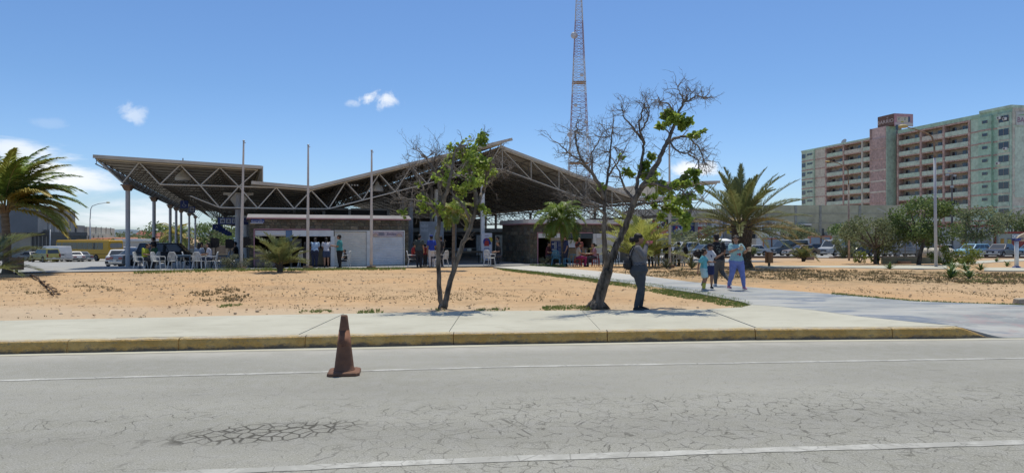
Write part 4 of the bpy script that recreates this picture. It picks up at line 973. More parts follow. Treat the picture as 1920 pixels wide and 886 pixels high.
def fore_tree(name, label, base, D, limbs, clusters, bare, seed, leafn, leafs):
    r = random.Random(seed); g = G(*base); t = thing(name, label, 'tree', g)
    def W(q):
        px, py, dy = q; return P(px, py, D+dy)-g
    mb = MB(); br = MB(); tw = MB(); allp = []
    for pts, r0, r1, trunk in limbs:
        f = limb(mb if trunk else br, [W(q) for q in pts], r0, r1, 10 if trunk else 7, r, .022 if trunk else .035); allp += [(f, r0, r1, trunk)]
    tr = mb.build('trunk', BARK, t, smooth=True)
    for f, r0, r1, trunk in allp:                                       # root flare
        if trunk and abs(f[0].z) < .2:
            m = MB()
            for k in range(6): a = 2*pi*k/6+r.random(); m.tube([f[0]+Vector((0, 0, .16)), f[0]+Vector((cos(a)*r0*1.1, sin(a)*r0*1.1, .05)), f[0]+Vector((cos(a)*r0*2, sin(a)*r0*2, -.05))], [r0*.6, r0*.45, r0*.15], 6)
            m.build('root', BARK, t, smooth=True); break
    for f, r0, r1, trunk in allp:
        m = len(f)
        for i in range(int(m*.55) if trunk else int(m*.2), m):
            if r.random() < (.4 if trunk else .8):
                d = (f[min(i+1, m-1)]-f[max(0, i-1)]).normalized(); twigs(tw, f[i], (d+rvec(r)*1.1).normalized(), r.uniform(.15, .40), .009, 2, r, .12)
        if not trunk: twigs(tw, f[-1], (f[-1]-f[-2]).normalized(), .26, .009, 3, r, .15)
    for px, py, dy, n, l in bare:
        p = W((px, py, dy))
        near = min((q for f, *_ in allp for q in f), key=lambda q: (q-p).length)
        for _ in range(n*2):
            twigs(tw, near+(p-near)*r.uniform(.0, .5), ((p-near)*1.2+rvec(r)*.4).normalized(), l*r.uniform(.4, .75), .009, 3, r, .2)
    br.build('branches', BARKB, t, smooth=True); tw.build('twigs', TWIG, t, kind='stuff')
    for px, py, dy, rad, n in clusters:
        c = W((px, py, dy)); rr = rad*(1.5 if D < 15.3 else 1.15)/FPX*D; lm = MB(); st = MB()
        near = min((q for f, *_ in allp for q in f), key=lambda q: (q-c).length)
        sub = [(c+rvec(r)*rr*r.uniform(.2, .9)) for _ in range(max(3, int(n/14)))]
        for q in sub: st.tube([near, (near+q)*.5+rvec(r)*.05, q], [.012, .008, .004], 4, cap=False)
        for _ in range(int(n*leafn*1.55)):
            q = r.choice(sub); leaf(lm, q+rvec(r)*rr*.38*r.random()**.5, leafs*r.uniform(.6, 1.2), r)
        lm.build('leaf_cluster', LEAF, t); st.build('twig_cluster', TWIG, t)
    return t
D1 = 15.2
fore_tree('shade_tree', 'small forked tree with sparse bright green leaves and bare twigs, left of the footpath', (830, 576), D1,
  [([(829, 577, 0), (824, 545, -.1), (822, 500, -.15), (821, 450, -.2), (823, 405, -.2)], .06, .04, True),
   ([(833, 576, 0), (840, 545, .05), (853, 500, .1), (869, 455, .1), (884, 420, .15), (893, 385, .15)], .07, .04, True),
   ([(823, 405, -.2), (812, 388, -.3), (790, 378, -.5), (768, 374, -.7), (748, 371, -.8)], .045, .014, False),
   ([(812, 388, -.3), (795, 362, -.2), (785, 335, 0), (770, 318, .1)], .04, .012, False),
   ([(823, 405, -.2), (826, 370, -.1), (820, 335, .2), (806, 305, .4), (790, 290, .5)], .055, .012, False),
   ([(824, 400, -.2), (838, 360, -.5), (846, 325, -.6), (852, 290, -.5), (868, 266, -.4)], .055, .014, False),
   ([(893, 385, .15), (889, 350, .2), (880, 315, .3), (886, 280, .3), (902, 258, .2)], .06, .014, False),
   ([(893, 385, .15), (905, 358, .5), (922, 338, .8), (940, 322, .9), (955, 312, 1)], .05, .01, False),
   ([(884, 420, .15), (868, 385, -.3), (850, 365, -.4), (835, 345, -.2)], .035, .012, False),
   ([(889, 350, .2), (862, 322, .6), (840, 302, .8), (826, 292, .9)], .035, .012, False),
   ([(905, 358, .5), (915, 320, .1), (925, 300, -.2), (936, 288, -.3)], .03, .01, False)],
  [(882, 287, -.1, 34, 130), (905, 268, .2, 16, 60), (858, 272, -.3, 14, 30), (862, 330, -.4, 26, 60), (870, 350, .1, 16, 30), (900, 308, .2, 20, 70), (803, 370, -.4, 22, 55), (757, 394, -.8, 7, 9),
   (874, 380, -.2, 20, 34), (900, 385, .2, 14, 30), (830, 395, -.3, 12, 16), (925, 325, .6, 9, 14), (838, 302, .6, 9, 12), (783, 345, .1, 7, 8), (905, 345, .4, 16, 26), (836, 340, -.4, 16, 30)],
  [(800, 290, .3, 5, .7), (830, 275, .2, 4, .6), (775, 320, .1, 5, .6), (935, 315, .8, 5, .5), (760, 380, -.7, 4, .5), (845, 330, 0, 4, .6), (790, 355, -.3, 4, .6), (915, 300, .2, 3, .5), (815, 325, .4, 5, .6)], 5, 1.6, .095)
D2 = 15.4
fore_tree('shade_tree', 'large leaning forked tree, mostly bare with clumps of leaves, beside the woman with the phone', (1122, 574), D2,
  [([(1119, 576, 0), (1126, 548, 0), (1135, 520, 0), (1140, 503, 0)], .155, .12, True),
   ([(1138, 508, 0), (1135, 470, -.1), (1132, 430, -.2), (1134, 395, -.2), (1135, 360, -.2), (1142, 310, -.1), (1146, 265, 0), (1150, 225, .1)], .078, .008, True),
   ([(1141, 506, 0), (1152, 470, .1), (1166, 440, .15), (1180, 405, .1), (1190, 375, .05), (1204, 350, 0)], .085, .06, True),
   ([(1204, 350, 0), (1226, 318, -.1), (1240, 288, -.1), (1254, 258, 0), (1268, 226, .1), (1278, 198, .1), (1289, 184, .1)], .072, .02, False),
   ([(1133, 372, -.2), (1120, 342, -.4), (1102, 316, -.6), (1088, 295, -.7), (1080, 262, -.7), (1081, 232, -.6)], .05, .014, False),
   ([(1105, 320, -.6), (1085, 300, -.9), (1064, 284, -1.1), (1046, 268, -1.2)], .03, .01, False),
   ([(1135, 360, -.2), (1118, 335, .3), (1108, 310, .6), (1110, 285, .8), (1125, 262, .9)], .035, .01, False),
   ([(1193, 370, .05), (1196, 335, .3), (1203, 300, .5), (1207, 268, .6), (1199, 240, .7), (1203, 212, .6), (1209, 196, .6)], .05, .014, False),
   ([(1207, 268, .6), (1188, 240, .5), (1172, 222, .4), (1166, 204, .4)], .032, .01, False),
   ([(1203, 245, .7), (1215, 222, .5), (1218, 200, .4)], .028, .01, False),
   ([(1278, 195, .1), (1294, 186, 0), (1308, 180, -.1), (1322, 186, -.2)], .028, .009, False),
   ([(1268, 225, .1), (1258, 200, -.2), (1240, 190, -.3), (1234, 184, -.4)], .025, .009, False),
   ([(1284, 192, .1), (1277, 178, .2), (1271, 164, .2)], .02, .007, False),
   ([(1250, 268, 0), (1268, 260, .3), (1288, 256, .4), (1304, 268, .4), (1316, 288, .3), (1321, 306, .3)], .04, .01, False),
   ([(1254, 262, 0), (1270, 282, -.4), (1292, 290, -.5), (1310, 300, -.6)], .028, .009, False),
   ([(1190, 378, .05), (1170, 350, .5), (1160, 322, .6), (1150, 300, .7)], .04, .012, False),
   ([(1204, 350, 0), (1228, 345, -.4), (1256, 352, -.6), (1282, 362, -.7), (1298, 388, -.8)], .04, .012, False),
   ([(1186, 388, 0), (1210, 380, .4), (1236, 385, .6), (1258, 398, .7)], .035, .012, False),
   ([(1134, 400, -.2), (1115, 385, -.6), (1096, 372, -.9), (1078, 368, -1)], .03, .009, False),
   ([(1140, 330, -.1), (1160, 300, -.5), (1172, 278, -.6)], .025, .009, False)],
  [(1262, 222, 0, 22, 110), (1250, 212, .1, 14, 40), (1285, 232, .1, 17, 70), (1298, 250, .2, 10, 30), (1232, 236, 0, 9, 18), (1318, 246, .3, 6, 7), (1212, 297, .4, 15, 44), (1200, 318, .4, 22, 60), (1180, 330, .4, 13, 28), (1216, 330, .2, 22, 60), (1165, 290, -.3, 7, 8),
   (1240, 345, -.3, 20, 46), (1276, 335, -.6, 20, 60), (1300, 330, -.6, 14, 36), (1285, 362, -.7, 20, 50), (1290, 398, -.8, 20, 60), (1262, 385, .4, 22, 60), (1240, 395, .6, 18, 46), (1226, 378, .5, 14, 36), (1280, 420, -.5, 11, 24), (1125, 352, -.3, 8, 10), (1310, 355, -.6, 9, 18), (1250, 362, 0, 18, 46)],
  [(1060, 285, -1, 4, .6), (1085, 250, -.7, 4, .6), (1120, 260, .2, 5, .7), (1150, 240, 0, 4, .6), (1095, 350, -.8, 5, .6), (1080, 375, -.9, 5, .6), (1115, 400, -.5, 4, .6), (1172, 210, .4, 4, .5), (1205, 195, .6, 4, .5), (1285, 178, .1, 4, .4), (1318, 182, -.1, 4, .4), (1240, 190, -.3, 3, .35), (1318, 300, .2, 5, .5), (1300, 280, -.3, 6, .5), (1170, 280, .1, 4, .6), (1110, 300, .5, 4, .6), (1140, 285, -.1, 4, .6), (1190, 250, .5, 4, .5), (1155, 330, .3, 4, .5), (1165, 385, .2, 4, .5), (1150, 410, -.3, 3, .5)], 9, 1.9, .1)

# palms ------------------------------------------------------------
PG = leafmat('palm_green', (.26, .34, .08), (.16, .24, .055), 2, .6, .4, .5)
PY = leafmat('palm_yellow', (.46, .34, .07), (.30, .27, .06), 1.5, .35, .5)
PD = leafmat('date_green', (.21, .235, .095), (.145, .17, .065), 2, .35, .45)
PO = leafmat('date_old', (.32, .24, .10), (.22, .19, .08), 2, .25, .6)
PS = leafmat('palm_sun', (.38, .39, .10), (.27, .31, .08), 2, .45, .45)
RACH = M('rachis', (.24, .20, .075), .6, var=.2)
PBARK = M('palm_bark', (.19, .155, .115), .95, var=.35, scale=5, bump=.6, stretch=(.6, .6, 2.5))
DBARK = M('date_bark', (.10, .08, .06), .95, var=.4, scale=6, bump=.7)
def frond(parent, base, az, e0, Ln, bend, n, ll, w, mat, r, wind=Vector((0, 0, 0)), vee=.5, hang=.35, rad=.022, base_bare=.14, name='frond', pw=1.5):
    mb = MB(); pts = []; p = Vector(base); m = 12; dirs = []
    for i in range(m+1):
        t = i/m; e = e0-bend*t**pw; d = Vector((cos(az)*cos(e), sin(az)*cos(e), sin(e)))+wind*t**1.2; d.normalize(); pts.append(p.copy()); dirs.append(d); p = p+d*Ln/m
    mb.m = 1; mb.tube(pts, [rad*(1-.85*i/m) for i in range(m+1)], 5, cap=False); mb.m = 0
    for k in range(n):
        t = base_bare+(1-base_bare)*(k+.5)/n; f = t*m; i = min(m-1, int(f)); q = pts[i].lerp(pts[i+1], f-i); d = dirs[i]
        side = d.cross(Vector((0, 0, 1))); side = side.normalized() if side.length > .1 else Vector((sin(az), -cos(az), 0)); up = side.cross(d)
        l = ll*(.45+.75*sin(pi*min(1, (t*.92+.08))**.8))*r.uniform(.85, 1.1)*(1 if t < .9 else .8)
        for s in (1, -1):
            dd = (side*s*(.85-.35*t)+d*(.5+.55*t)+up*vee*r.uniform(.5, 1.2)+rvec(r)*.10+wind*.35).normalized(); mid = q+dd*l*.5
            d2 = (dd+Vector((0, 0, -hang*2))+wind*.5).normalized(); tip = mid+d2*l*.5; wv = dd.cross(up+rvec(r)*.3); wv = wv.normalized()*w*.5 if wv.length > .05 else d*w*.5
            mb.add([q-wv*.4, q+wv*.4, mid+wv, tip, mid-wv], [(0, 1, 2, 4), (4, 2, 3)])
    return mb.build(name, [mat, RACH], parent)
def trunk_mesh(parent, pts, r0, r1, mat, rings=True, r=None):
    mb = MB(); pts = [Vector(p) for p in pts]; fine = []
    for a, b in zip(pts, pts[1:]):
        for j in range(10): fine.append(a.lerp(b, j/10))
    fine.append(pts[-1]); m = len(fine)
    mb.tube(fine, [(r0+(r1-r0)*min(1, 3*i/m)**.6)*(1+(.05 if i % 2 else -.03)*rings) for i in range(m)], 14)
    return mb.build('trunk', mat, parent, smooth=True)
# tall coconut palm at the left edge, blown to the right
r = random.Random(3); g = G(14, 513); t = thing('coconut_palm', 'tall coconut palm at the left edge, green and yellow fronds blown to the right', 'palm', g)
D = g.y; S1 = D/FPX; cz = CAMZ+(CPY-392)*S1-g.z; cr = Vector(((8-14)*S1, 0, cz))
trunk_mesh(t, [(0, 0, -.1), (-.03, 0, cz*.5), (cr.x, 0, cz)], .24, .155, PBARK)
wd = Vector((.40, 0, -.03))
for k in range(36):
    az = r.uniform(-.5, .9) + (pi if r.random() < .30 else 0) + r.uniform(-.9, .9); e0 = R(r.uniform(10, 88)); old = e0 < R(32)
    if k < 9: az = r.uniform(-.45, .45); e0 = R((84, 74, 62, 50, 40, 30, 20, 10, 0)[k]); old = k > 3
    frond(t, cr+Vector((cos(az)*.1, sin(az)*.1, r.uniform(-.1, .15))), az, e0, r.uniform(2.7, 3.4)*(1.12 if e0 > R(55) else 1), R(r.uniform(70, 105) if e0 < R(55) else r.uniform(45, 75)), 84, .66, .062, PY if old and r.random() < .8 else r.choice((PG, PG, PS)), r, wd*r.uniform(.7, 1.2), .12, .30, .03)
mb = MB()
for k in range(16):
    a = r.uniform(0, 2*pi); mb.tube([cr+Vector((0, 0, -.3)), cr+Vector((cos(a)*.16, sin(a)*.16, -.05)), cr+Vector((cos(a)*.3, sin(a)*.3, .2))], [.09, .07, .03], 6)
mb.build('leaf_bases', M('fibre', (.2, .14, .08), .95, var=.3), t)
# young palm in the left corner
r = random.Random(8); g = G(-34, 521); t = thing('young_palm', 'low young palm reaching grey-green fronds in from the left edge', 'palm', g)
for k in range(17):
    az = r.uniform(-1.2, 1.2) if k < 12 else r.uniform(1.2, 5); frond(t, (0, 0, .15), az, R(r.uniform(18, 72)), r.uniform(2.0, 2.75), R(r.uniform(35, 75)), 46, .48, .04, PD, r, Vector((.25, 0, 0)), .45, .12, .02)
trunk_mesh(t, [(0, 0, -.1), (0, 0, .35)], .22, .15, DBARK)
def young_palm(name, label, px, py, n, Ln, mat, seed, e=(20, 82), bend=(30, 70), ll=.42, th=.3, tr=.16, wind=Vector((.12, 0, 0)), nl=44, lw=.036, mats=None):
    r = random.Random(seed); g = G(px, py); t = thing(name, label, 'palm', g)
    trunk_mesh(t, [(0, 0, -.08), (0, 0, th)], tr, tr*.8, DBARK)
    for k in range(n):
        az = 2*pi*k*.382+r.uniform(-.3, .3); ee = e[0]+(e[1]-e[0])*((k+.5)/n)
        frond(t, (cos(az)*tr*.4, sin(az)*tr*.4, th*.9), az, R(ee), Ln*r.uniform(.8, 1.1), R(r.uniform(*bend)), nl, ll, lw, mat if not mats else r.choice(mats), r, wind, .5, .15, .018)
    m = MB()
    for k in range(14): a = r.uniform(0, 2*pi); z = r.uniform(.0, th); m.tube([(cos(a)*tr*.7, sin(a)*tr*.7, z), (cos(a)*tr*1.5, sin(a)*tr*1.5, z+.12)], [.05, .02], 5)
    m.build('leaf_bases', DBARK, t); return t
young_palm('young_palm', 'young date palm with spiky grey-green fronds in front of the open kiosk counter', 525, 509.5, 26, 1.55, PD, 4, (12, 84), (20, 55), .38, .38, .15, Vector((.1, 0, 0)), 44, .034)
young_palm('young_palm', 'sunlit yellow-green young palm behind the woman holding the phone', 1200, 499.5, 28, 2.75, PS, 6, (15, 84), (30, 70), .55, .5, .2, Vector((.12, 0, 0)), 48, .05)
def tall_palm(name, label, px, py, pyc, n, Ln, mats, seed, tr, e=(-25, 80), bend=(60, 100), ll=.4, lw=.045, pxc=None, nl=34, wind=Vector((.08, 0, 0)), hang=.4):
    r = random.Random(seed); g = G(px, py); t = thing(name, label, 'palm', g); D = g.y; S1 = D/FPX
    cz = CAMZ+(CPY-pyc)*S1-g.z; cx = ((pxc or px)-px)*S1
    trunk_mesh(t, [(0, 0, -.1), (cx*.4, 0, cz*.5), (cx, 0, cz)], tr*1.25, tr, PBARK)
    for k in range(n):
        az = 2*pi*k*.382+r.uniform(-.3, .3); ee = e[0]+(e[1]-e[0])*((k+.5)/n)
        frond(t, (cx, 0, cz), az, R(ee), Ln*r.uniform(.85, 1.1), R(r.uniform(*bend)), nl, ll, lw, r.choice(mats), r, wind, .3, hang, .018)
    return t
tall_palm('slender_palm', 'slender palm with a dark trunk and drooping green crown by the direction board', 1057, 499, 412, 27, 1.55, [PG], 12, .085, pxc=1050, ll=.6, lw=.062, e=(-30, 84), bend=(75, 120), hang=.5)
tall_palm('slender_palm', 'slender palm with a small yellow-green crown seen behind the forked tree', 850, 506, 398, 12, 1.0, [PS, PG], 14, .075, pxc=851, ll=.42, lw=.055, e=(-30, 75))
g = G(332, 487); tall_palm('coconut_palm', 'yellowing coconut palm far behind the left canopy columns', 332, 487, 446, 22, 3.9, [PS, PY, PG], 16, .2, ll=.95, lw=.14, nl=26, e=(-20, 80), bend=(70, 110))
# stout date palm
r = random.Random(19); g = G(1391, 501); t = thing('date_palm', 'stout date palm with a shaggy trunk and wide grey-green crown beside the family', 'palm', g); S1 = g.y/FPX
cz = CAMZ+(CPY-420)*S1-g.z
mb = MB(); mb.lathe([(.62, -.1), (.56, .1), (.43, .35), (.42, .9), (.46, 1.5), (.5, 2.0), (.42, cz*.95), (.2, cz+.1)], 18); mb.build('trunk', DBARK, t, smooth=True)
mb = MB()
for k in range(230):
    a = k*2.39996; z = .12+(cz-.1)*k/230; rr = .42+.06*(z/cz)+.05*max(0, z/cz-.6)
    d = Vector((cos(a), sin(a), 0)); s = Vector((-sin(a), cos(a), 0)); l = r.uniform(.14, .24)*(1+.9*max(0, z/cz-.5))
    b = d*rr*.88+Vector((0, 0, z)); tip = b+d*l*.55+Vector((0, 0, l)); w = .085
    mb.add([b-s*w, b+s*w, b+s*w*.7+d*.05+Vector((0, 0, l*.6)), tip, b-s*w*.7+d*.05+Vector((0, 0, l*.6)), b+d*.09+Vector((0, 0, l*.25))], [(0, 1, 5), (1, 2, 5), (2, 3, 5), (3, 4, 5), (4, 0, 5)])
mb.build('leaf_bases', M('leaf_base', (.125, .095, .065), .9, var=.4, scale=5), t, kind='stuff')
for k in range(42):
    az = k*2.39996+r.uniform(-.2, .2); q = (k+.5)/42; ee = -22+98*q**1.05
    old = q < .28
    frond(t, (cos(az)*.22, sin(az)*.22, cz-.25+.35*q), az, R(ee+14), r.uniform(3.6, 4.4)*(1-.33*q), R(r.uniform(30, 55)*(1.2-.6*q)), 90, .46, .038, PO if old and r.random() < .6 else PD, r, Vector((.16, 0, 0)), .45, .14, .035, .2)
# fallen dry frond on the sand
g = G(58, 518); h = G(101, 556); t = thing('fallen_frond', 'dry brown palm frond lying on the sand near the left palm', 'palm frond', g)
d = h-g; r = random.Random(2); mb = MB(); pts = [d*q+Vector((.12*sin(q*3), 0, .05+.05*sin(q*9))) for q in [k/10 for k in range(11)]]; mb.tube(pts, [.035-.002*k for k in range(11)], 6)
for k in range(70):
    q = r.random(); p = d*q+Vector((.12*sin(q*3), 0, .05)); a = rvec(r); a.z = abs(a.z)*.2; e = p+(d.normalized()*.8+a*.45)*.4; e.z = .03+.05*r.random()
    mb.add([p, (p+e)/2+Vector((.02, .01, .03)), e, (p+e)/2-Vector((.02, .01, -.01))], [(0, 1, 2, 3)])
mb.build('dry_leaflets', M('dry_frond', (.10, .06, .035), .9, var=.3), t)
t['label'] = 'dry brown palm frond lying on the sand near the left palm'

# broad-leaved trees and bushes ------------------------------------------------------------
def broad_tree(name, label, loc, h, rx, rz, n, ls, mat, seed, trunk_r=.1, group=None, clumps=26, cz=None, lean=0.0, bark=BARK, cat='tree'):
    r = random.Random(seed); t = thing(name, label, cat, loc, 0, group); c = Vector((lean, 0, cz if cz is not None else h-rz)); mb = MB()
    cl = []
    for _ in range(clumps):
        v = rvec(r); q = r.uniform(.45, 1)**.5; cl.append(c+Vector((v.x*rx*q, v.y*rx*q, v.z*rz*q)))
    base = c+Vector((0, 0, -rz*.75))
    mb.tube([(0, 0, -.1), Vector((lean*.3, 0, base.z*.5)), base], [trunk_r*1.2, trunk_r, trunk_r*.8], 9)
    mb.build('trunk', bark, t, smooth=True)
    lb = MB()
    for q in cl: lb.tube([base-Vector((0, 0, .1)), base.lerp(q, .5)+rvec(r)*rx*.12, q], [trunk_r*.5, trunk_r*.28, .012], 5, cap=False)
    lb.build('limbs', bark, t)
    lm = MB()
    for _ in range(n):
        q = r.choice(cl); v = rvec(r)*r.random()**.45; leaf(lm, q+Vector((v.x*rx*.34, v.y*rx*.34, v.z*rz*.36)), ls*r.uniform(.6, 1.25), r, .1)
    lm.build('crown', mat, t); return t
def at(px, py, Y): v = P(px, py, Y); return Vector((v.x, Y, GZ(v.x, Y)))
SHR = leafmat('bush_grey', (.19, .20, .13), (.12, .135, .08), 3, .2, .7)
LGR = leafmat('bush_lime', (.27, .31, .06), (.17, .22, .05), 3, .35, .5)
g = G(1722, 496.5); broad_tree('leafy_tree', 'round dark green tree with a leaning trunk in front of the cream tank', g, 3.75, 1.62, 1.35, 5600, .13, LEAFD, 31, .11, clumps=34, lean=.35)
g = G(1641, 495); broad_tree('leafy_tree', 'spreading grey-green tree over the man in blue', g, 2.9, 1.75, 1.05, 4400, .12, LEAFO, 32, .09, clumps=30)
g = G(1585, 484); broad_tree('leafy_tree', 'small bushy tree on the sand bank in front of the silver van', g, 2.5, 1.15, 1.15, 1600, .14, LEAFO, 33, .06, clumps=24, cz=1.3)
g = at(1555, 470, 60); broad_tree('leafy_tree', 'low green tree above the roof of the silver van', at(1590, 470, 84), 4.0, 2.2, 1.2, 1500, .24, LEAFD, 34, .1)
broad_tree('leafy_tree', 'tall thin-leaved tree between the lamp post and the red-trimmed shop', at(1830, 470, 84), 6.0, 3.0, 2.1, 2300, .26, LEAFO, 35, .14, clumps=30)
broad_tree('leafy_tree', 'brownish olive tree behind the red-roofed wall at the right edge', at(1896, 470, 104), 6.6, 4.2, 2.6, 2200, .34, LEAFO, 36, .16, clumps=30)
broad_tree('leafy_tree', 'pale grey-green tree in front of the white annex', at(1477, 470, 100), 4.6, 3.4, 1.5, 1700, .27, LEAFO, 37, .14)
broad_tree('leafy_tree', 'dry bushy tree in front of the shop posters', at(1308, 470, 92), 4.2, 3.4, 1.6, 1900, .26, LEAFO, 38, .14)
broad_tree('leafy_tree', 'far right tree cut by the edge above the red wall', at(1935, 470, 100), 5.2, 3.0, 2.0, 1200, .3, LEAFD, 39, .14)
for k, (px, Y, h, rx, rz, m, lab) in enumerate(((300, 128, 6.2, 3.8, 2.4, LEAFD, 'dark tree behind the orange roof, left of the far palm'), (226, 150, 4.5, 5.5, 1.8, LEAFO, 'low trees in front of the hill, left of the red roof'), (392, 120, 6.2, 5.2, 2.8, LEAFO, 'pale scrubby tree behind the wall, right of the far palm'), (410, 112, 6.6, 3.6, 2.7, LEAFD, 'green tree behind the wall seen between the last canopy columns'), (432, 118, 5.2, 4.2, 2.4, LEAFO, 'grey-green tree behind the two loudspeakers'), (198, 120, 3.6, 2.4, 1.2, LEAFO, 'low green bush over the roof of the yellow bus'), (455, 125, 5.2, 4.0, 2.4, LEAFD, 'tree by the dark kiosk corner behind the canopy'))):
    broad_tree('far_tree', lab, at(px, 470, Y), h, rx, rz, 1100, .38, m, 50+k, .16, clumps=22)
def bush(label, px, py, h, rx, n, ls, mat, seed, name='bush', group=None):
    return broad_tree(name, label, G(px, py), h, rx, h*.5, n, ls, mat, seed, .035, group, 16, h*.52, cat='bush')
bush('grey-green bush behind the leftmost flagpole base', 437, 504.5, .72, .75, 1500, .055, SHR, 61)
bush('small grey-green bush left of the young date palm', 500, 503.5, .55, .42, 800, .05, SHR, 62)
bush('clipped lime green bush right of the lamp post base', 1768, 497, 1.05, .75, 1500, .085, LGR, 63)
bush('clipped lime green bush in front of the pale blue car', 1815, 495.5, 1.15, .68, 1500, .085, LGR, 64)
bush('small lime bush at the feet of the man in blue', 1612, 492.5, .75, .38, 420, .085, LGR, 65)
bush('low leafy sapling beside the man in blue', 1640, 494, .55, .3, 260, .085, LGR, 66)
bush('scruffy weed beside the direction board', 1030, 499, .7, .5, 700, .06, SHR, 67)
def rosette(label, px, py, n, l, mat, seed, w=.07, name='agave'):
    r = random.Random(seed); t = thing(name, label, 'plant', G(px, py)); mb = MB()
    for k in range(n):
        a = r.uniform(0, 2*pi); e = R(r.uniform(25, 82)); ll = l*r.uniform(.7, 1.15); d = Vector((cos(a)*cos(e), sin(a)*cos(e), sin(e))); s = Vector((-sin(a), cos(a), 0))*w*.5
        m = d*ll*.55; tip = d*ll+Vector((cos(a)*ll*.22, sin(a)*ll*.22, -ll*.16)); mb.add([s*.6, m+s, tip, m-s, -s*.6, m*1.0-Vector((0, 0, w*.25))], [(0, 1, 5, 4), (1, 2, 5), (5, 2, 3), (4, 5, 3)])
    mb.build('leaves', mat, t); return t
AG = leafmat('agave_green', (.12, .19, .05), (.075, .13, .04), 2, .15, .4)
for k, (px, py, n, l, lab) in enumerate(((1782, 522, 34, .62, 'large clump of strap leaves in the dry grass, left of a smaller one'), (1818, 521.5, 28, .48, 'smaller clump of strap leaves in the dry grass, right of the larger one'), (1786, 505, 22, .5, 'leafy clump on the path edge below the first lime bush'), (1812, 507, 28, .55, 'leafy clump below the second lime bush'), (1838, 507, 24, .48, 'leafy clump right of the second lime bush'), (1668, 504, 24, .42, 'low clump of leaves before the tank wall'), (1888, 499.5, 18, .42, 'sparse weed near the white post at the right edge'), (1868, 491, 14, .4, 'thin weed on the orange sand below the dark car'))):
    rosette(lab, px, py, n, l, AG, 70+k)
rosette('spiky pale agave at the foot of the right flagpole', 1250, 503, 40, .75, SHR, 81, .07); rosette('spiky yellowish agave behind the girl with the puffy hair', 1297, 503, 44, .85, leafmat('agave_pale', (.22, .21, .10), (.14, .15, .07), 2, .1), 82, .07)
rosette('tiny grey agave in the dry grass before the plastic chairs', 1278, 507.5, 14, .28, SHR, 83, .05)
young_palm('young_palm', 'small round young palm on the sand bank before the brown saloon', 1506, 490, 18, .95, PD, 84, (15, 80), (30, 60), .3, .25, .14, nl=26, lw=.05)
young_palm('young_palm', 'tiny dusty palm on the sand bank behind the date palm', 1411, 482, 14, 1.1, PD, 85, (15, 80), (30, 60), .35, .3, .14, nl=22, lw=.06)
# ------------------------------------------------------------------ apartment block
MINT = M('mint_render', (.50, .67, .54), .85, var=.16, scale=1.4, dirt=.4)
MINTD = M('deep_mint', (.40, .60, .47), .85, var=.16, scale=1.4, dirt=.4)
CREAMG = M('grey_cream_render', (.60, .60, .51), .85, var=.16, scale=1.4, dirt=.5)
PALEG = M('pale_mint', (.55, .68, .565), .85, var=.14, scale=1.6, dirt=.5)
REDB = M('red_brown_band', (.52, .385, .335), .9, var=.35, scale=1.8, dirt=.45)
BREEZE = M('breeze_block', (.60, .47, .44), .9, var=.22, scale=1.6, dirt=.25)
WINB = glassmat('window_dark', (.03, .035, .045), .12)
AX, AY, BX, BY = 90.6, 213.6, 105.4, 144.0
ad = Vector((BX-AX, BY-AY, 0)); AL = ad.length; ad.normalize(); ain = Vector((-ad.y, ad.x, 0))
def S_(px):
    p = (px-CPX)/FPX; t = (p*AY-AX)/((BX-AX)-p*(BY-AY)); return t*AL
ZG = -2.2
apt = thing('apartment_block', 'nine-storey mint green apartment block with red-brown bands, stained and worn, at the right', 'building', (AX, AY, ZG), math.atan2(ad.y, ad.x))
ZT = 28.5-ZG
def abox(name, s0, s1, y0, y1, z0, z1, mat, parent=None, label=None):
    mb = MB(); mb.bx(s0, s1, y0, y1, z0-ZG, z1-ZG); return mb.build(name, mat, parent or apt, label=label)
FLOORZ = [25.1-2.83*k for k in range(9)]
b1 = [S_(p) for p in (1503, 1513, 1528, 1549, 1582, 1617, 1633, 1641, 1672, 1684, 1727, 1770, 1818, 1838, 1862, 1873, 1897)]
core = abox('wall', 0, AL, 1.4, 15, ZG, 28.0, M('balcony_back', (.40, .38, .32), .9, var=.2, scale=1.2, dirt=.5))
abox('parapet_roof', -.1, b1[7], -.1, 15.1, 28.01, 29.0-.5, MINT); abox('parapet_roof', b1[9], AL+.1, -.1, 15.1, 28.01, 28.9, MINTD)
abox('parapet_roof', b1[13], AL+.15, -.3, 15.2, 28.91, 29.5, MINT)
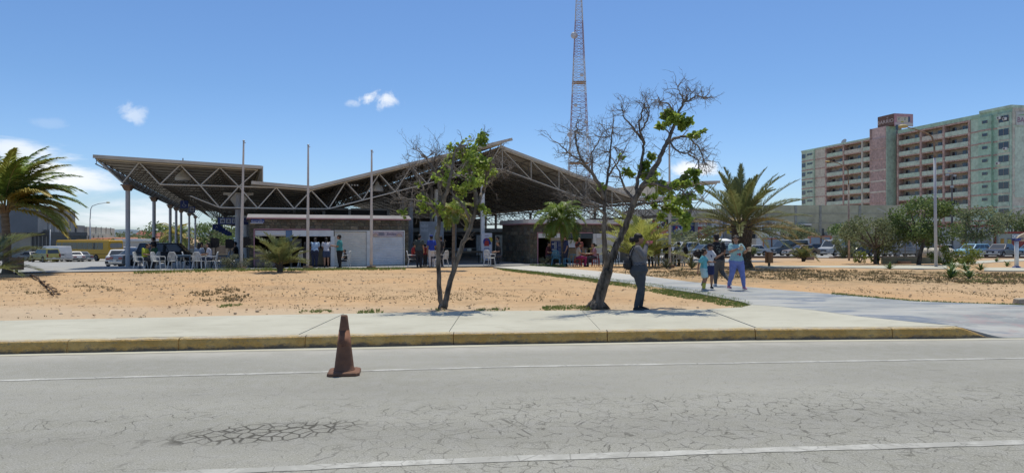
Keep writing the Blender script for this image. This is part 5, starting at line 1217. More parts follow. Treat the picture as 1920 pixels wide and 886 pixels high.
# solid bays
for i, mat in ((0, MINT), (1, MINT), (2, CREAMG), (6, CREAMG), (12, MINT), (13, MINTD), (14, MINTD)):
    abox('wall_bay', b1[i]+.005, b1[i+1]-.005, (-.5 if i in (1, 13) else 0), 1.39, ZG, 28.0, mat)
abox('wall_bay', b1[15]+.005, AL, -.35, 1.39, ZG, 28.0, MINT)
def window(s0, s1, zc, h, y, parent=apt, frames=1):
    w = abox('window', s0, s1, y-.06, y+.02, zc-h/2, zc+h/2, WINB, parent)
    n = max(1, int((s1-s0)/1.1))
    mb = MB()
    for k in range(n+1):
        x = s0+(s1-s0)*k/n; mb.bx(x-.04, x+.04, y-.1, y-.062, zc-h/2-ZG, zc+h/2-ZG)
    mb.build('window_frame', M('window_frame', (.33, .31, .28), .7), w); return w
ra = random.Random(12)
for k, zf in enumerate(FLOORZ):
    # red-brown floor bands across the solid bays
    for i in (0, 1, 2, 6, 12, 13, 14):
        y = (-.55 if i in (1, 13) else -.05); abox('floor_band', b1[i]+.01, b1[i+1]-.01, y, y+.045, zf-.22, zf+.12, REDB)
    abox('floor_band', b1[15]+.01, AL-.01, -.42, -.355, zf-.2, zf+.1, CREAMG)
    window(b1[0]+.25, b1[1]-.25, zf+1.55, 1.25, -.0); window(b1[1]+.9, b1[2]-.5, zf+1.75, .55, -.5)
    window(b1[13]+1.0, b1[14]-.9, zf+1.75, .62, -.5)
    window(b1[15]+.3, AL-.3, zf+1.7, 1.35, -.35)
    abox('sill_panel', b1[15]+.25, AL-.2, -.47, -.425, zf+.15, zf+.98, MINT)
    for bi in (3, 4, 5, 9, 10, 11):
        s0, s1 = b1[bi]+.2, b1[bi+1]-.2
        abox('balcony_slab', s0, s1, -.02, 1.395, zf-.3, zf, REDB)
        pm = (MINT, PALEG, PALEG, MINT, CREAMG, PALEG)[(k+bi) % 6] if ra.random() < .5 else PALEG
        abox('balcony_parapet', s0, s1, -.06, .1, zf+.001, zf+1.02, pm)
        w = s1-s0
        for q, dw in ((.12, .95), (.55, .8)):
            if ra.random() < .9: abox('balcony_door', s0+w*q, s0+w*q+dw*1.2, 1.33, 1.41, zf+.01, zf+2.05, WINB)
        if ra.random() < .8: abox('window', s0+w*.72, s0+w*.95, 1.33, 1.41, zf+1.1, zf+2.0, WINB)
    # breeze-block screen of the stair tower: real openings between bars
    s0, s1 = b1[7]+.35, b1[8]-.15; mb = MB(); z0, z1 = zf-.1-ZG, zf+2.3-ZG; n = 12
    abox('screen_back', s0, s1, -1.5, -1.42, zf-.1, zf+2.3, M('screen_dark2', (.085, .055, .05), .9))
    for j in range(n+1): x = s0+(s1-s0)*j/n; mb.bx(x-.12, x+.12, -1.7, -1.55, z0, z1)
    for j in range(9): z = z0+(z1-z0)*j/8; mb.bx(s0, s1, -1.71, -1.54, z-.06, z+.06)
    mb.build('breeze_block_screen', BREEZE, apt, kind='stuff')
    abox('tower_band', b1[7], b1[8], -1.72, -1.56, zf-.52, zf-.12, ra.choice((REDB, CREAMG, REDB)))
abox('stair_tower', b1[7], b1[8], -1.4, 3, ZG, 30.4, BREEZE); 
abox('tower_edge', b1[7]-.0, b1[7]+.3, -1.73, -1.41, ZG, 30.4, REDB); abox('tower_edge', b1[8]-.14, b1[8], -1.73, -1.41, ZG, 30.4, REDB)
abox('tower_side', b1[8]+.005, b1[8]+.12, -1.7, 1.2, ZG, 30.2, MINT)
for px in (1549, 1582, 1617, 1684, 1727, 1770, 1818): s = S_(px); abox('pillar', s-.28, s+.28, -.16, 1.39, ZG, 28.0, REDB if px != 1617 else CREAMG)
for zz in (27.62,): 
    for a, b in ((3, 6), (9, 12)): abox('top_band', b1[a]+.3, b1[b]-.3, -.12, 1.39, zz, 27.99, REDB)
# end gable facing the street, with its sign
abox('end_wall', AL+.005, AL+.2, .05, 15, ZG, 28.9, CREAMG)
for zf in FLOORZ: abox('end_band', AL+.205, AL+.23, .3, 14.5, zf-.2, zf+.08, MINT)
abox('end_panel', AL+.205, AL+.26, .6, 14, 10, 24.8, PALEG)
sgn = abox('end_sign', AL+.24, AL+.34, .8, 9.5, 25.2, 28.0, M('sign_panel', (.52, .57, .54), .6, dirt=.2))
o = text('lettering', 'BARRIO', 1.5, M('sign_mauve', (.27, .12, .22), .6), sgn, (AL+.36, 1.0, 26.3-ZG), (R(90), 0, R(90)), align='LEFT')
mb = MB(); mb.add([(AL+.36, .9, 27.3-ZG), (AL+.36, 4.5, 27.85-ZG), (AL+.36, 9.3, 27.95-ZG), (AL+.36, 9.3, 27.5-ZG), (AL+.36, 4.0, 27.4-ZG)], [(0, 1, 2, 3, 4)]); mb.build('sign_swoosh', M('sign_green', (.2, .42, .2), .6), sgn)
# rooftop box with its two painted faces
q0, q1 = S_(1653), S_(1684); 
rb = abox('roof_box', q0, q1, -1.2, 4.4, 30.41, 33.2, M('roofbox_brown', (.175, .115, .10), .9, var=.3, scale=.5, dirt=.4))
MUW = M('mural_white', (.60, .56, .55), .8, var=.15)
text('lettering', 'BARRIO', 1.3, MUW, rb, ((q0+q1)/2-.1, -1.23, 31.5-ZG), FACE, xs=1.25); text('lettering', 'el', .8, MUW, rb, ((q0+q1)/2+.6, -1.23, 32.5-ZG), FACE)
mb = MB(); mb.bx(q1+.002, q1+.08, -1.2, 4.4, 30.0-ZG, 33.2-ZG); mur = mb.build('mural_wall', M('mural_pink', (.50, .25, .30), .8, var=.12, scale=.6, dirt=.2), rb)
def mur_poly(pts, mat, d=.0):
    mb = MB(); n = len(pts); mb.add([(q1+.085+d, y, z-ZG) for y, z in pts], [tuple(range(n))]); mb.build('mural_shape', mat, mur)
mur_poly([(-1.1, 30.05), (4.3, 30.05), (4.3, 30.9), (-1.1, 30.9)], M('mural_pale', (.58, .43, .45), .8)); mur_poly([(-.4, 31.0), (3.4, 31.0), (3.3, 32.4), (-.4, 32.4)], M('mural_skin', (.58, .44, .38), .8), .002)
for y in (.15, 1.95):
    mur_poly([(y-.45, 31.75), (y-.2, 31.98), (y+.2, 31.98), (y+.45, 31.75), (y+.2, 31.6), (y-.2, 31.6)], MUW, .004); mur_poly([(y-.16, 31.62), (y+.16, 31.62), (y+.16, 31.95), (y-.16, 31.95)], M('mural_black', (.03, .03, .04), .7), .006)
    mur_poly([(y-.5, 32.1), (y-.1, 32.28), (y+.45, 32.2), (y+.45, 32.12), (y-.1, 32.18)], M('mural_black', (.03, .03, .04)), .006)
mur_poly([(2.9, 31.0), (3.5, 31.2), (3.5, 32.5), (2.9, 32.5)], M('mural_navy', (.09, .09, .16), .7), .004); mur_poly([(.7, 30.9), (1.6, 30.9), (1.5, 31.25), (.8, 31.25)], M('mural_gold', (.45, .32, .07), .7), .006)
abox('roof_door', q1+.01, q1+.1, -.8, -.1, 29.0, 30.3, WINB)
# air conditioners on the front
for s, z in ((AL-1.0, FLOORZ[0]+1.6), (AL-.9, FLOORZ[2]+.9), (AL-2.6, FLOORZ[3]+.8), (b1[15]+.6, FLOORZ[0]+2.0)): 
    ac = abox('air_conditioner', s-.4, s+.4, -.85, -.48, z-.28, z+.28, WHITE); mb = MB(); mb.bx(s-.3, s+.1, -.865, -.852, z-.2-ZG, z+.2-ZG); mb.build('grille', M('ac_grille', (.15, .15, .15), .7), ac)
mb = MB(); mb.lathe([(.02, 0), (.9, .35)], 12); dsh = mb.build('satellite_dish', M('dull_metal', (.3, .31, .31)), apt, loc=(S_(1561), 4, ZT+.9)); dsh.rotation_euler = (R(60), R(20), 0)
mb = MB(); mb.tube([(0, 0, -.9), (0, 0, 0)], .05, 6); mb.build('dish_mount', M('dull_metal', (.3, .31, .31)), dsh)

# ------------------------------------------------------------------ other buildings on the right
def B(name, label, cat, px0, px1, Y, z0=None):
    X0, X1 = (px0-CPX)/FPX*Y, (px1-CPX)/FPX*Y; z = z0 if z0 is not None else min(GZ(X0, Y), GZ(X1, Y))-.1
    t = thing(name, label, cat, (X0, Y, z)); f = lambda px: (px-CPX)/FPX*Y-X0; zz = lambda py: CAMZ+(CPY-py)/FPX*Y-z
    return t, f, zz
def bb(t, name, x0, x1, y0, y1, z0, z1, mat, parent=None): mb = MB(); mb.bx(x0, x1, y0, y1, z0, z1); return mb.build(name, mat, parent or t)
GREYR = M('grey_render', (.30, .30, .285), .9, var=.15, scale=.3, dirt=.4)
t, f, z = B('poster_shop', 'long low shop with two rows of colourful posters between grey pillars behind the date palm', 'shop', 1190, 1388, 117)
W_ = f(1388); bb(t, 'wall', 0, W_, .3, 14, 0, z(392), M('shop_beige', (.42, .37, .30), .9, var=.1, scale=.3, dirt=.3)); bb(t, 'fascia', -.1, W_+.1, -.2, .299, z(410.5), z(392), M('shop_beige', (.42, .37, .30)))
bb(t, 'ledge', -.1, W_+.1, -.3, .295, z(449), z(446.5), GREYR)
for px in (1216, 1257.5, 1305, 1330.5, 1359, 1384): bb(t, 'pillar', f(px)-.26, f(px)+.26, -.25, .296, 0, z(411), M('shop_pillar', (.20, .195, .19), .8))
pr = random.Random(6)
def poster(p0, p1, y0, y1, bg, inks, n):
    p = bb(t, 'poster', f(p0), f(p1), .2, .297, z(y1), z(y0), M('poster_%.2f_%.2f_%.2f' % bg, bg, .6, var=.06)); X0, X1, Z0_, Z1_ = f(p0), f(p1), z(y1), z(y0)
    for k, ink in enumerate(inks):
        mb = MB()
        for _ in range(n):
            cx, cz = pr.uniform(X0+.2, X1-.2), pr.uniform(Z0_+.2, Z1_-.2); a, b = pr.uniform(.06, .26), pr.uniform(.05, .22); a = min(a, cx-X0-.03, X1-cx-.03); b = min(b, cz-Z0_-.03, Z1_-cz-.03)
            q = pr.choice((4, 6, 9)); r0 = pr.random()*3; mb.prism_y([(cx+a*cos(r0+2*pi*j/q), cz+b*sin(r0+2*pi*j/q)) for j in range(q)], .19-.006*k-.001*_, .198-.006*k)
        mb.build('print', M('ink_%.2f_%.2f_%.2f' % ink, ink, .6), p, kind='stuff')
WH, RD, NV, YE, OR, TE, BK = (.62, .62, .64), (.38, .05, .045), (.03, .045, .17), (.62, .47, .05), (.55, .22, .12), (.08, .14, .18), (.05, .045, .05)
poster(1196, 1213, 412, 429, (.5, .52, .55), [NV, RD], 6); poster(1196, 1213, 430, 446, NV, [WH, RD], 4); poster(1219, 1254, 412, 429, BK, [(.4, .37, .38), RD, WH], 9); poster(1219, 1254, 430, 446, OR, [WH, (.6, .42, .3)], 6)
poster(1262, 1302, 412, 421, TE, [(.12, .2, .26)], 5); poster(1262, 1286, 423, 446, NV, [WH, (.2, .35, .5), RD], 7); poster(1287, 1302, 423, 446, (.04, .04, .13), [WH, (.4, .42, .5)], 5)
poster(1309, 1327.5, 410.5, 424, (.58, .57, .56), [(.15, .1, .1), RD, (.4, .3, .25)], 8); poster(1309, 1327.5, 425, 446, RD, [WH, (.5, .3, .1), BK], 9); poster(1333, 1356, 410.5, 421, WH, [(.4, .3, .28), (.2, .2, .3)], 6); poster(1333, 1356, 422, 446, WH, [(.12, .15, .35), (.35, .15, .2), (.2, .2, .22)], 10)
poster(1361, 1381, 410.5, 421, (.6, .58, .54), [OR], 4); poster(1361, 1381, 422, 438, YE, [(.25, .2, .1), NV], 4)
for p0, p1 in ((1219, 1254), (1262, 1302), (1309, 1328), (1333, 1356)): bb(t, 'shop_window', f(p0), f(p1), .2, .298, .1, z(456), WINB); bb(t, 'lower_wall', f(p0), f(p1), .15, .296, z(455.8), z(449.2), M('shop_white', (.5, .5, .49), .8))
sg = bb(t, 'green_sign', f(1259), f(1291), -.35, -.21, z(408.5), z(400), M('sign_leaf_green', (.05, .28, .06), .5))
mb = MB(); q = [(f(1265)+.5*cos(a), z(403)+.28*sin(a)) for a in [2*pi*k/10 for k in range(10)]]; mb.prism_y(q, -.36, -.352); mb.build('sign_mark', M('ink_red', (.42, .05, .04)), sg)
t2 = thing('awning', 'white flat awning behind the heads of the family', 'awning', at(1312, 470, 100)); X = 62/FPX*100; mb = MB(); zc = CAMZ-8/FPX*100-t2.location.z
mb.hexa([(0, 0, zc-.15), (X, 0, zc-.15), (X, 3, zc+.05), (0, 3, zc+.05), (0, 0, zc), (X, 0, zc), (X, 3, zc+.3), (0, 3, zc+.3)]); mb.build('canopy', WHITE, t2)
for x in (.1, X-.1): mb = MB(); mb.tube([(x, 2.9, 0), (x, 2.9, zc)], .05, 6); mb.build('post', COLM, t2)
CONCG = M('green_grey_concrete', (.46, .44, .31), .95, var=.18, scale=.6, dirt=.5)
t, f, z = B('concrete_hall', 'big blank green-grey concrete hall below the apartment block', 'building', 1400, 1700, 130)
W_ = f(1700); bb(t, 'wall', 0, W_, 0, 22, 0, z(384.5), CONCG)
for px in (1437, 1492, 1538, 1612): bb(t, 'pilaster', f(px)-.22, f(px)+.22, -.12, -.002, 0, z(385), M('pilaster', (.33, .33, .29), .95, var=.2, dirt=.4))
for z_ in (400, 418, 436): bb(t, 'board_line', .1, W_-.1, -.03, -.003, z(z_)-.05, z(z_)+.05, M('pilaster', (.33, .33, .29)))
for p0, p1, a, b in ((1480, 1488, 423, 444), (1511, 1518, 428, 442), (1537, 1545, 428, 444), (1560, 1568, 428, 436), (1583, 1591, 429, 436)): bb(t, 'opening', f(p0), f(p1), -.06, .02, z(b), z(a), WINB)
bb(t, 'tin_awning', f(1494), f(1514), -1.8, 0, z(422), z(419.5), M('tin', (.62, .62, .6), .4, var=.1)); bb(t, 'shed', f(1495), f(1513), -1.5, -.005, z(440), z(423), M('shed_dark', (.10, .105, .11), .8))
for k, (px, py) in enumerate(((1443, 418), (1450, 419), (1500, 436), (1522, 439), (1548, 441), (1577, 424), (1530, 436))):
    a = bb(t, 'air_conditioner', f(px)-.35, f(px)+.35, -.5, -.01, z(py)-.28, z(py)+.28, WHITE if k % 2 else GREYR); bb(t, 'grille', f(px)-.25, f(px)+.1, -.515, -.502, z(py)-.2, z(py)+.2, M('ac_grille', (.15, .15, .15)), a)
t, f, z = B('white_annex', 'white box annex with two dark louvred windows left of the concrete hall', 'building', 1427, 1463, 121)
W_ = f(1463); bb(t, 'wall', 0, W_, 0, 6, z(466), z(420), M('annex_white', (.60, .60, .58), .8, var=.08, scale=.5, dirt=.3)); bb(t, 'base', -.9, W_-.1, .3, 6, 0, z(466)-.002, M('annex_white', (.60, .60, .58)))
for p0, p1 in ((1429, 1442), (1445, 1455)):
    w = bb(t, 'window', f(p0), f(p1), -.05, .02, z(433), z(423.5), WINB); mb = MB()
    for k in range(6): zz_ = z(433)+(z(423.5)-z(433))*(k+.5)/6; mb.bx(f(p0), f(p1), -.09, -.052, zz_-.03, zz_+.03)
    mb.build('louvre', GREYR, w)
bb(t, 'vent', f(1457), f(1462), -.04, .01, z(427), z(422), GREYR)
t, f, z = B('garage_row', 'low white garages with orange door frames behind the parked vans', 'garages', 1418, 1600, 119)
W_ = f(1600); bb(t, 'wall', 0, W_, 0, 5, 0, z(447), M('annex_white', (.60, .60, .58)))
ORG = M('orange_trim', (.48, .21, .13), .8, var=.12)
for p0, p1, top in ((1432, 1446, 448.5), (1447.5, 1461, 448.5), (1520, 1538, 444.5), (1540, 1556, 444.5)):
    bb(t, 'garage_door', f(p0), f(p1), -.04, .0, 0, z(top), M('door_blue_grey', (.27, .32, .37), .6, var=.08)); mb = MB(); w = .16
    mb.bx(f(p0)-w, f(p0), -.12, 0, 0, z(top)); mb.bx(f(p1), f(p1)+w, -.12, 0, 0, z(top)); mb.bx(f(p0)-w, f(p1)+w, -.12, 0, z(top)+.002, z(top)+.28); mb.build('door_frame', ORG, t)
bb(t, 'raised_parapet', f(1516), f(1560), -.02, .4, z(446.9), z(442.3), ORG)
t, f, z = B('orange_side_building', 'narrow orange-trimmed building beside the date palm trunk', 'building', 1400, 1424, 124)
W_ = f(1424); bb(t, 'wall', 0, W_, 0, 6, 0, z(412), M('dull_brick', (.28, .19, .14), .9, var=.2)); 
for k in range(4): bb(t, 'window', f(1404), f(1420), -.05, .0, z(424+11*k), z(417+11*k), WINB)
RDT = M('red_trim', (.30, .07, .055), .8, var=.15)
t, f, z = B('red_trimmed_shop', 'grey shop front framed in dark red at the right, behind the thin-leaved tree', 'shop', 1755, 1869, 99)
W_ = f(1869); bb(t, 'wall', 0, W_, 0, 7, 0, z(425), M('shop_grey', (.40, .405, .40), .8, var=.08)); bb(t, 'red_coping', -.1, W_+.1, -.3, .5, z(425)+.002, z(422), RDT); bb(t, 'red_pier', f(1863), W_+.05, -.25, -.002, 0, z(425), RDT); bb(t, 'red_pier', f(1803), f(1809), -.25, -.002, 0, z(425), RDT)
bb(t, 'roller_door', f(1812), f(1855), -.06, 0, 0, z(442), M('door_grey', (.33, .345, .35), .6)); bb(t, 'white_post', f(1858), f(1861), -.15, -.003, 0, z(440), WHITE); bb(t, 'roller_door', f(1760), f(1800), -.06, 0, 0, z(446), M('door_grey', (.33, .345, .35)))
for k in range(3): bb(t, 'awning_slat', f(1757), f(1802), -1.6-.1*k, -1.4, z(448-3*k)-.05, z(448-3*k)+.05, WHITE)
t, f, z = B('red_capped_wall', 'green-grey wall with a red coping and a white sign at the right edge', 'wall', 1872, 2010, 97)
W_ = f(2010); bb(t, 'wall', 0, W_, 0, .4, 0, z(437.5), M('wall_olive', (.33, .345, .29), .9, var=.12, scale=.4)); bb(t, 'red_coping', 0, W_, -.1, .5, z(437.5)+.002, z(434), RDT); bb(t, 'red_panel', f(1897), W_, -.06, -.002, 0, z(450), RDT)
sg = bb(t, 'sign_board', f(1897), f(1920), -.12, -.065, z(449.5), z(439), WHITE); text('lettering', 'Churu', .62, NAVY, sg, (f(1908), -.125, z(443)), FACE); text('lettering', 'Car', .3, NAVY, sg, (f(1903), -.125, z(448)), FACE)
for px, c in ((1876, (.45, .25, .06)), (1889, (.45, .4, .12))): bb(t, 'painted_mark', f(px), f(px)+.5, -.03, -.002, z(456), z(447), M('mark_%d' % px, c, .8, var=.3, scale=3))
bb(t, 'cap_block', f(1880), f(1890), -.05, .45, z(434)+.001, z(432), M('annex_white', (.60, .60, .58)))
t, f, z = B('low_shop', 'low pale shop between the tree crowns behind the fenced tank', 'shop', 1690, 1756, 101)
bb(t, 'wall', 0, f(1756), 0, 6, 0, z(441), M('shop_grey', (.40, .405, .40))); bb(t, 'roof', -.2, f(1756), -.6, 6, z(441)+.002, z(438.5), GREYR); bb(t, 'opening', .6, f(1745), -.05, 0, .1, z(449), WINB)

# ------------------------------------------------------------------ left: cinema-like grey block, guard house, walls
LX, LY = (97-960)/FPX*110, 110.0; lang = TA+R(90)
left = thing('grey_block', 'big dark grey windowless block with a long cream base of narrow windows behind the bus', 'building', (LX, LY, -2.1), lang)
GB = M('grey_cladding', (.135, .15, .165), .7, var=.12, scale=.25, dirt=.2); CB = M('cream_base', (.42, .40, .345), .85, var=.12, scale=.4, dirt=.35)
def lb(name, s0, s1, y0, y1, z0, z1, mat, parent=None): mb = MB(); mb.bx(s0, s1, y0, y1, z0+2.1, z1+2.1); return mb.build(name, mat, parent or left)
lb('base_wall', 0, 60, 0, 20, -2.1, 2.35, CB)
lb('upper_block', -3, 23.4, 1.2, 30, 2.36, 6.6, GB); lb('upper_block', 23.5, 31, 1.0, 30, 2.36, 3.95, GB); lb('rear_wing', 31.1, 64, .6, 18, 2.36, 3.75, CB)
for k in range(9): lb('narrow_window', 2.3+5.2*k, 3.3+5.2*k, -.08, .02, -.9, 1.95, M('slit_window', (.08, .085, .09), .3))
for s in range(3, 30, 4): lb('cladding_joint', s-.03, s+.03, 1.15, 1.199, 2.4, 6.5 if s < 23 else 3.9, M('joint_dark', (.07, .08, .09), .8))
for s in range(34, 62, 6): lb('wing_pilaster', s-.2, s+.2, .45, .598, 2.4, 3.9, CB)
t, f, z = B('glass_entrance', 'dark glazed entrance block below the grey building, behind the white van', 'building', 36, 97, 109)
W_ = f(97); bb(t, 'wall', 0, W_, 0, 9, 0, z(435), M('entrance_black', (.035, .038, .042), .4, spec=.6)); bb(t, 'parapet', -.2, W_+.1, -.25, 9, z(442), z(434.5), M('entrance_grey', (.07, .075, .08), .6))
for k in range(7): x = .8+k*(W_-1)/7; bb(t, 'mullion', x-.05, x+.05, -.1, -.002, 0, z(442.5), GREYR); 
for k, px in enumerate((68, 74, 80)): bb(t, 'roof_unit', f(px), f(px)+.42, 1, 2, z(434.4), z(430), GREYR)
t, f, z = B('tan_wall', 'tan brick wall block behind the trunk of the left palm', 'building', -60, 42, 114)
bb(t, 'wall', 0, f(42), 0, 12, 0, z(402), M('tan_brick', (.42, .31, .225), .9, var=.1, scale=.8, dirt=.15))
t, f, z = B('orange_roof_house', 'long low house with an orange tiled roof edge behind the yellow bus', 'house', 175, 320, 135)
W_ = f(320); bb(t, 'wall', 0, W_, 0, 8, 0, z(449), M('house_tan', (.33, .25, .18), .9, var=.2)); mb = MB(); mb.hexa([(-.5, -1, z(449.5)), (W_+.5, -1, z(449.5)), (W_+.5, 9, z(449.5)), (-.5, 9, z(449.5)), (-.3, -.6, z(446)), (W_+.3, -.6, z(446)), (W_+.3, 8, z(445)), (-.3, 8, z(445))]); mb.build('roof', M('orange_tile', (.42, .17, .09), .85, var=.2, scale=1.5), t)
t, f, z = B('guard_house', 'small white flat-roofed guard house right of the bus', 'building', 222, 272, 112)
W_ = f(272); bb(t, 'wall', .2, W_-.4, 0, 4, 0, z(452), M('annex_white', (.60, .60, .58))); bb(t, 'roof', -.3, W_, -.6, 4.4, z(452)+.002, z(447.5), WHITE); bb(t, 'door', W_*.5, W_*.5+.9, -.05, 0, 0, 1.9, GREYR)
t, f, z = B('red_roof_house', 'house with a dull red pitched roof in front of the hill', 'house', 247, 300, 165)
W_ = f(300); bb(t, 'wall', .3, W_-.3, 0, 8, 0, z(443), M('house_tan', (.33, .25, .18))); mb = MB(); mb.rings([[(0, -.5, z(443)), (0, 4, z(432)), (0, 8.5, z(443))], [(W_, -.5, z(443)), (W_-2, 4, z(434)), (W_, 8.5, z(443))]]); mb.build('roof', M('dull_red_tile', (.24, .09, .065), .9, var=.2), t, fix=True)
t, f, z = B('boundary_wall', 'brown block wall running behind the left canopy', 'wall', 272, 475, 108)
W_ = f(475); bb(t, 'wall', 0, W_, 0, .3, 0, z(461), M('brown_block', (.25, .19, .14), .9, var=.15, scale=.7, dirt=.2)); bb(t, 'coping', 0, W_, -.05, .35, z(461)+.002, z(459.5), M('brown_block2', (.33, .27, .21), .9))
for px in range(282, 470, 24): bb(t, 'pier', f(px)-.2, f(px)+.2, -.1, -.003, 0, z(461), M('brown_block2', (.33, .27, .21)))
t, f, z = B('white_kiosk', 'small white box kiosk with two dark hatches below the far palm', 'kiosk', 325, 349, 84)
W_ = f(349); bb(t, 'wall', 0, W_, 0, 2, 0, z(466.5), WHITE); bb(t, 'hatch', W_*.3, W_*.5, -.04, 0, z(476), z(470), WINB); bb(t, 'hatch', W_*.68, W_*.86, -.04, 0, z(476), z(470), WINB)
t, f, z = B('water_tank_stand', 'pale blue water tank on a stand seen behind the loudspeakers', 'tank', 430, 442, 112)
mb = MB(); mb.lathe([(.5, z(455)), (.55, z(453)), (.55, z(447)), (.3, z(445))], 12, (.6, 0, 0)); mb.build('tank', M('tank_blue', (.35, .5, .62), .5), t, smooth=True); mb = MB(); mb.bx(.2, 1.0, -.4, .4, 0, z(455)); mb.build('stand', GREYR, t)

# ------------------------------------------------------------------ poles, lamps, mast
POLEW = M('flaking_white_pole', (.60, .55, .49), .6, var=.12, scale=5, dirt=.4, stretch=(1, 1, .3)); GALV = M('galvanised', (.42, .43, .44), .45, var=.1, metal=.3)
for k, (px, py, tx, ty, lab) in enumerate(((452, 504.5, 457, 264, 'tallest flagpole, the left one of the three bare poles before the long kiosk'), (577, 503.8, 578, 272, 'middle flagpole of the three, beside the young date palm'), (696, 503.3, 697, 282, 'right flagpole of the three, in front of the closed shutters'), (1256, 500.5, 1255, 250, 'white flagpole rising through the leaves between the woman and the date palm'))):
    g = G(px, py); t = thing('flagpole', lab, 'flagpole', g, 0, 'bare white flagpoles'); top = P(tx, ty, g.y)-g
    mb = MB(); pts = [Vector((0, 0, .12)).lerp(top, q/12) for q in range(13)]; mb.tube(pts, [.078-.036*(q/12)+(.012 if q in (4, 5) else 0) for q in range(13)], 12); mb.build('pole', POLEW, t, smooth=True)
    mb = MB(); mb.bx(-.2, .2, -.2, .2, -.15, .13); mb.build('footing', M('footing', (.19, .13, .09), .95, var=.3, scale=6), t, bevel=.015)
    mb = MB(); mb.ell(top, (.06, .06, .05), 8, 6); mb.build('finial', GALV, t, smooth=True); mb = MB(); mb.tube([top*.985+Vector((.04, 0, 0)), top*.985+Vector((.1, 0, 0))], .02, 5); mb.build('pulley', GALV, t)
def lamp(label, px, py, Y, pts, r0, head, hl=.5, mats=(GALV, GALV), yellow=False):
    g = G(px, py) if Y is None else at(px, py, Y); t = thing('street_lamp', label, 'street lamp', g); w = [P(a, b, g.y)-g for a, b in pts]; n = len(w)
    lo = [Vector((0, 0, -.05)), w[0]]; mb = MB(); mb.tube([lo[0], lo[0].lerp(lo[1], .5), lo[1]], [r0, r0*.9, r0*.75], 10); mb.build('pole', mats[0], t, smooth=True)
    f_ = []
    for i in range(n-1):
        for j in range(4): f_.append(w[i].lerp(w[i+1], j/4))
    f_.append(w[-1]); mb = MB(); mb.tube(f_, [r0*.62*(1-.45*i/len(f_)) for i in range(len(f_))], 8); mb.build('arm', mats[1], t, smooth=True)
    d = (w[-1]-w[-2]).normalized(); mb = MB(); mb.ell(w[-1]+d*hl*.45, (hl*.5, .14*hl/.5, .09*hl/.5), 10, 6); mb.build('lamp_head', M('lamp_head', (.45, .36, .16) if yellow else (.5, .5, .5), .5), t, smooth=True); return t
RUSTP = M('rusty_arm', (.27, .19, .13), .8, var=.3)
lamp('tall street lamp with a grey post and rusty upper arm at the right', 1755, 500.5, None, [(1752.5, 296), (1751.5, 268), (1747, 256), (1736, 249), (1718, 243), (1702, 239)], .08, 0, .55, (M('lamp_post_grey', (.45, .45, .47), .5, var=.1), RUSTP), True)
lamp('rusty street lamp in front of the concrete hall', 1592, 483, 52, [(1591, 345), (1590, 320), (1584, 312), (1570, 305), (1556, 303)], .075, 0, .4, (M('pale_rust', (.36, .29, .24), .8, var=.3), RUSTP))
lamp('thin grey street lamp behind the yellow bus at the left', 169, 470, 112, [(169, 410), (170, 392), (173, 386), (184, 382), (199, 380)], .12, 0, .7)
lamp('short grey lamp post by the glazed entrance', 94, 470, 100, [(94, 430), (94, 414)], .1, 0, .4)
t = thing('floodlight_mast', 'dark mast with small floodlights in front of the apartment block', 'mast', at(1785, 470, 86)); top = P(1785, 326, 86)-t.location
mb = MB(); mb.tube([(0, 0, 0), top], [.16, .08], 8); mb.build('pole', M('mast_dark', (.14, .13, .13), .7), t)
for dx, dz in ((-.6, -.1), (-.35, .35), (.3, -.2), (0, -1.6)): mb = MB(); mb.bx(top.x+dx-.16, top.x+dx+.16, -.15, .1, top.z+dz-.12, top.z+dz+.12); mb.tube([(top.x, 0, top.z+dz), (top.x+dx, 0, top.z+dz)], .03, 5); mb.build('floodlight', GALV, t)
t = thing('utility_pole', 'short weathered pole with tangled wires in front of the concrete hall', 'pole', at(1668, 470, 118)); top = P(1669, 396, 118)-t.location
mb = MB(); mb.tube([(0, 0, 0), top], [.2, .15], 8); mb.build('pole', M('weathered_wood', (.16, .11, .08), .9), t); mb = MB(); mb.tube([top+Vector((0, 0, -.5)), top+Vector((-2.2, 0, .5))], .06, 5); mb.build('arm', GALV, t)
for k in range(3): mb = MB(); mb.lathe([(.16, 0), (.2, .2), (.16, .5)], 8, (top.x+.25*(k-1), -.2, top.z-1.2-.7*k)); mb.build('insulator', RUSTP, t)
# telecom mast
TY = 170.0; tw = thing('telecom_mast', 'tall red and white lattice telecom mast rising behind the terminal roof', 'mast', (127/FPX*TY-.2, TY, -2))
def wid(z): return 3.3-(z/66)*2.75
MR, MW = M('mast_red', (.36, .25, .27), .6, var=.15), M('mast_white', (.55, .56, .58), .6, var=.12)
Hm = 66.0; zs = [0]; 
while zs[-1] < Hm-1: zs.append(zs[-1]+max(1.3, wid(zs[-1])*.8))
for band in range(7):
    z0b, z1b = Hm*band/7, Hm*(band+1)/7; mb = MB()
    for a, b in zip(zs, zs[1:]):
        if not (z0b <= a < z1b): continue
        ca = [Vector((wid(a)*sx, wid(a)*sy, a)) for sx, sy in ((-1, -1), (1, -1), (1, 1), (-1, 1))]; cb = [Vector((wid(b)*sx, wid(b)*sy, b)) for sx, sy in ((-1, -1), (1, -1), (1, 1), (-1, 1))]
        for k in range(4):
            k2 = (k+1) % 4; mb.tube([ca[k], cb[k]], .075, 4, cap=False); mb.tube([ca[k], cb[k2]], .05, 4, cap=False); mb.tube([ca[k2], cb[k]], .05, 4, cap=False); mb.tube([cb[k], cb[k2]], .055, 4, cap=False)
    mb.build('lattice_section', MR if band % 2 else MW, tw)
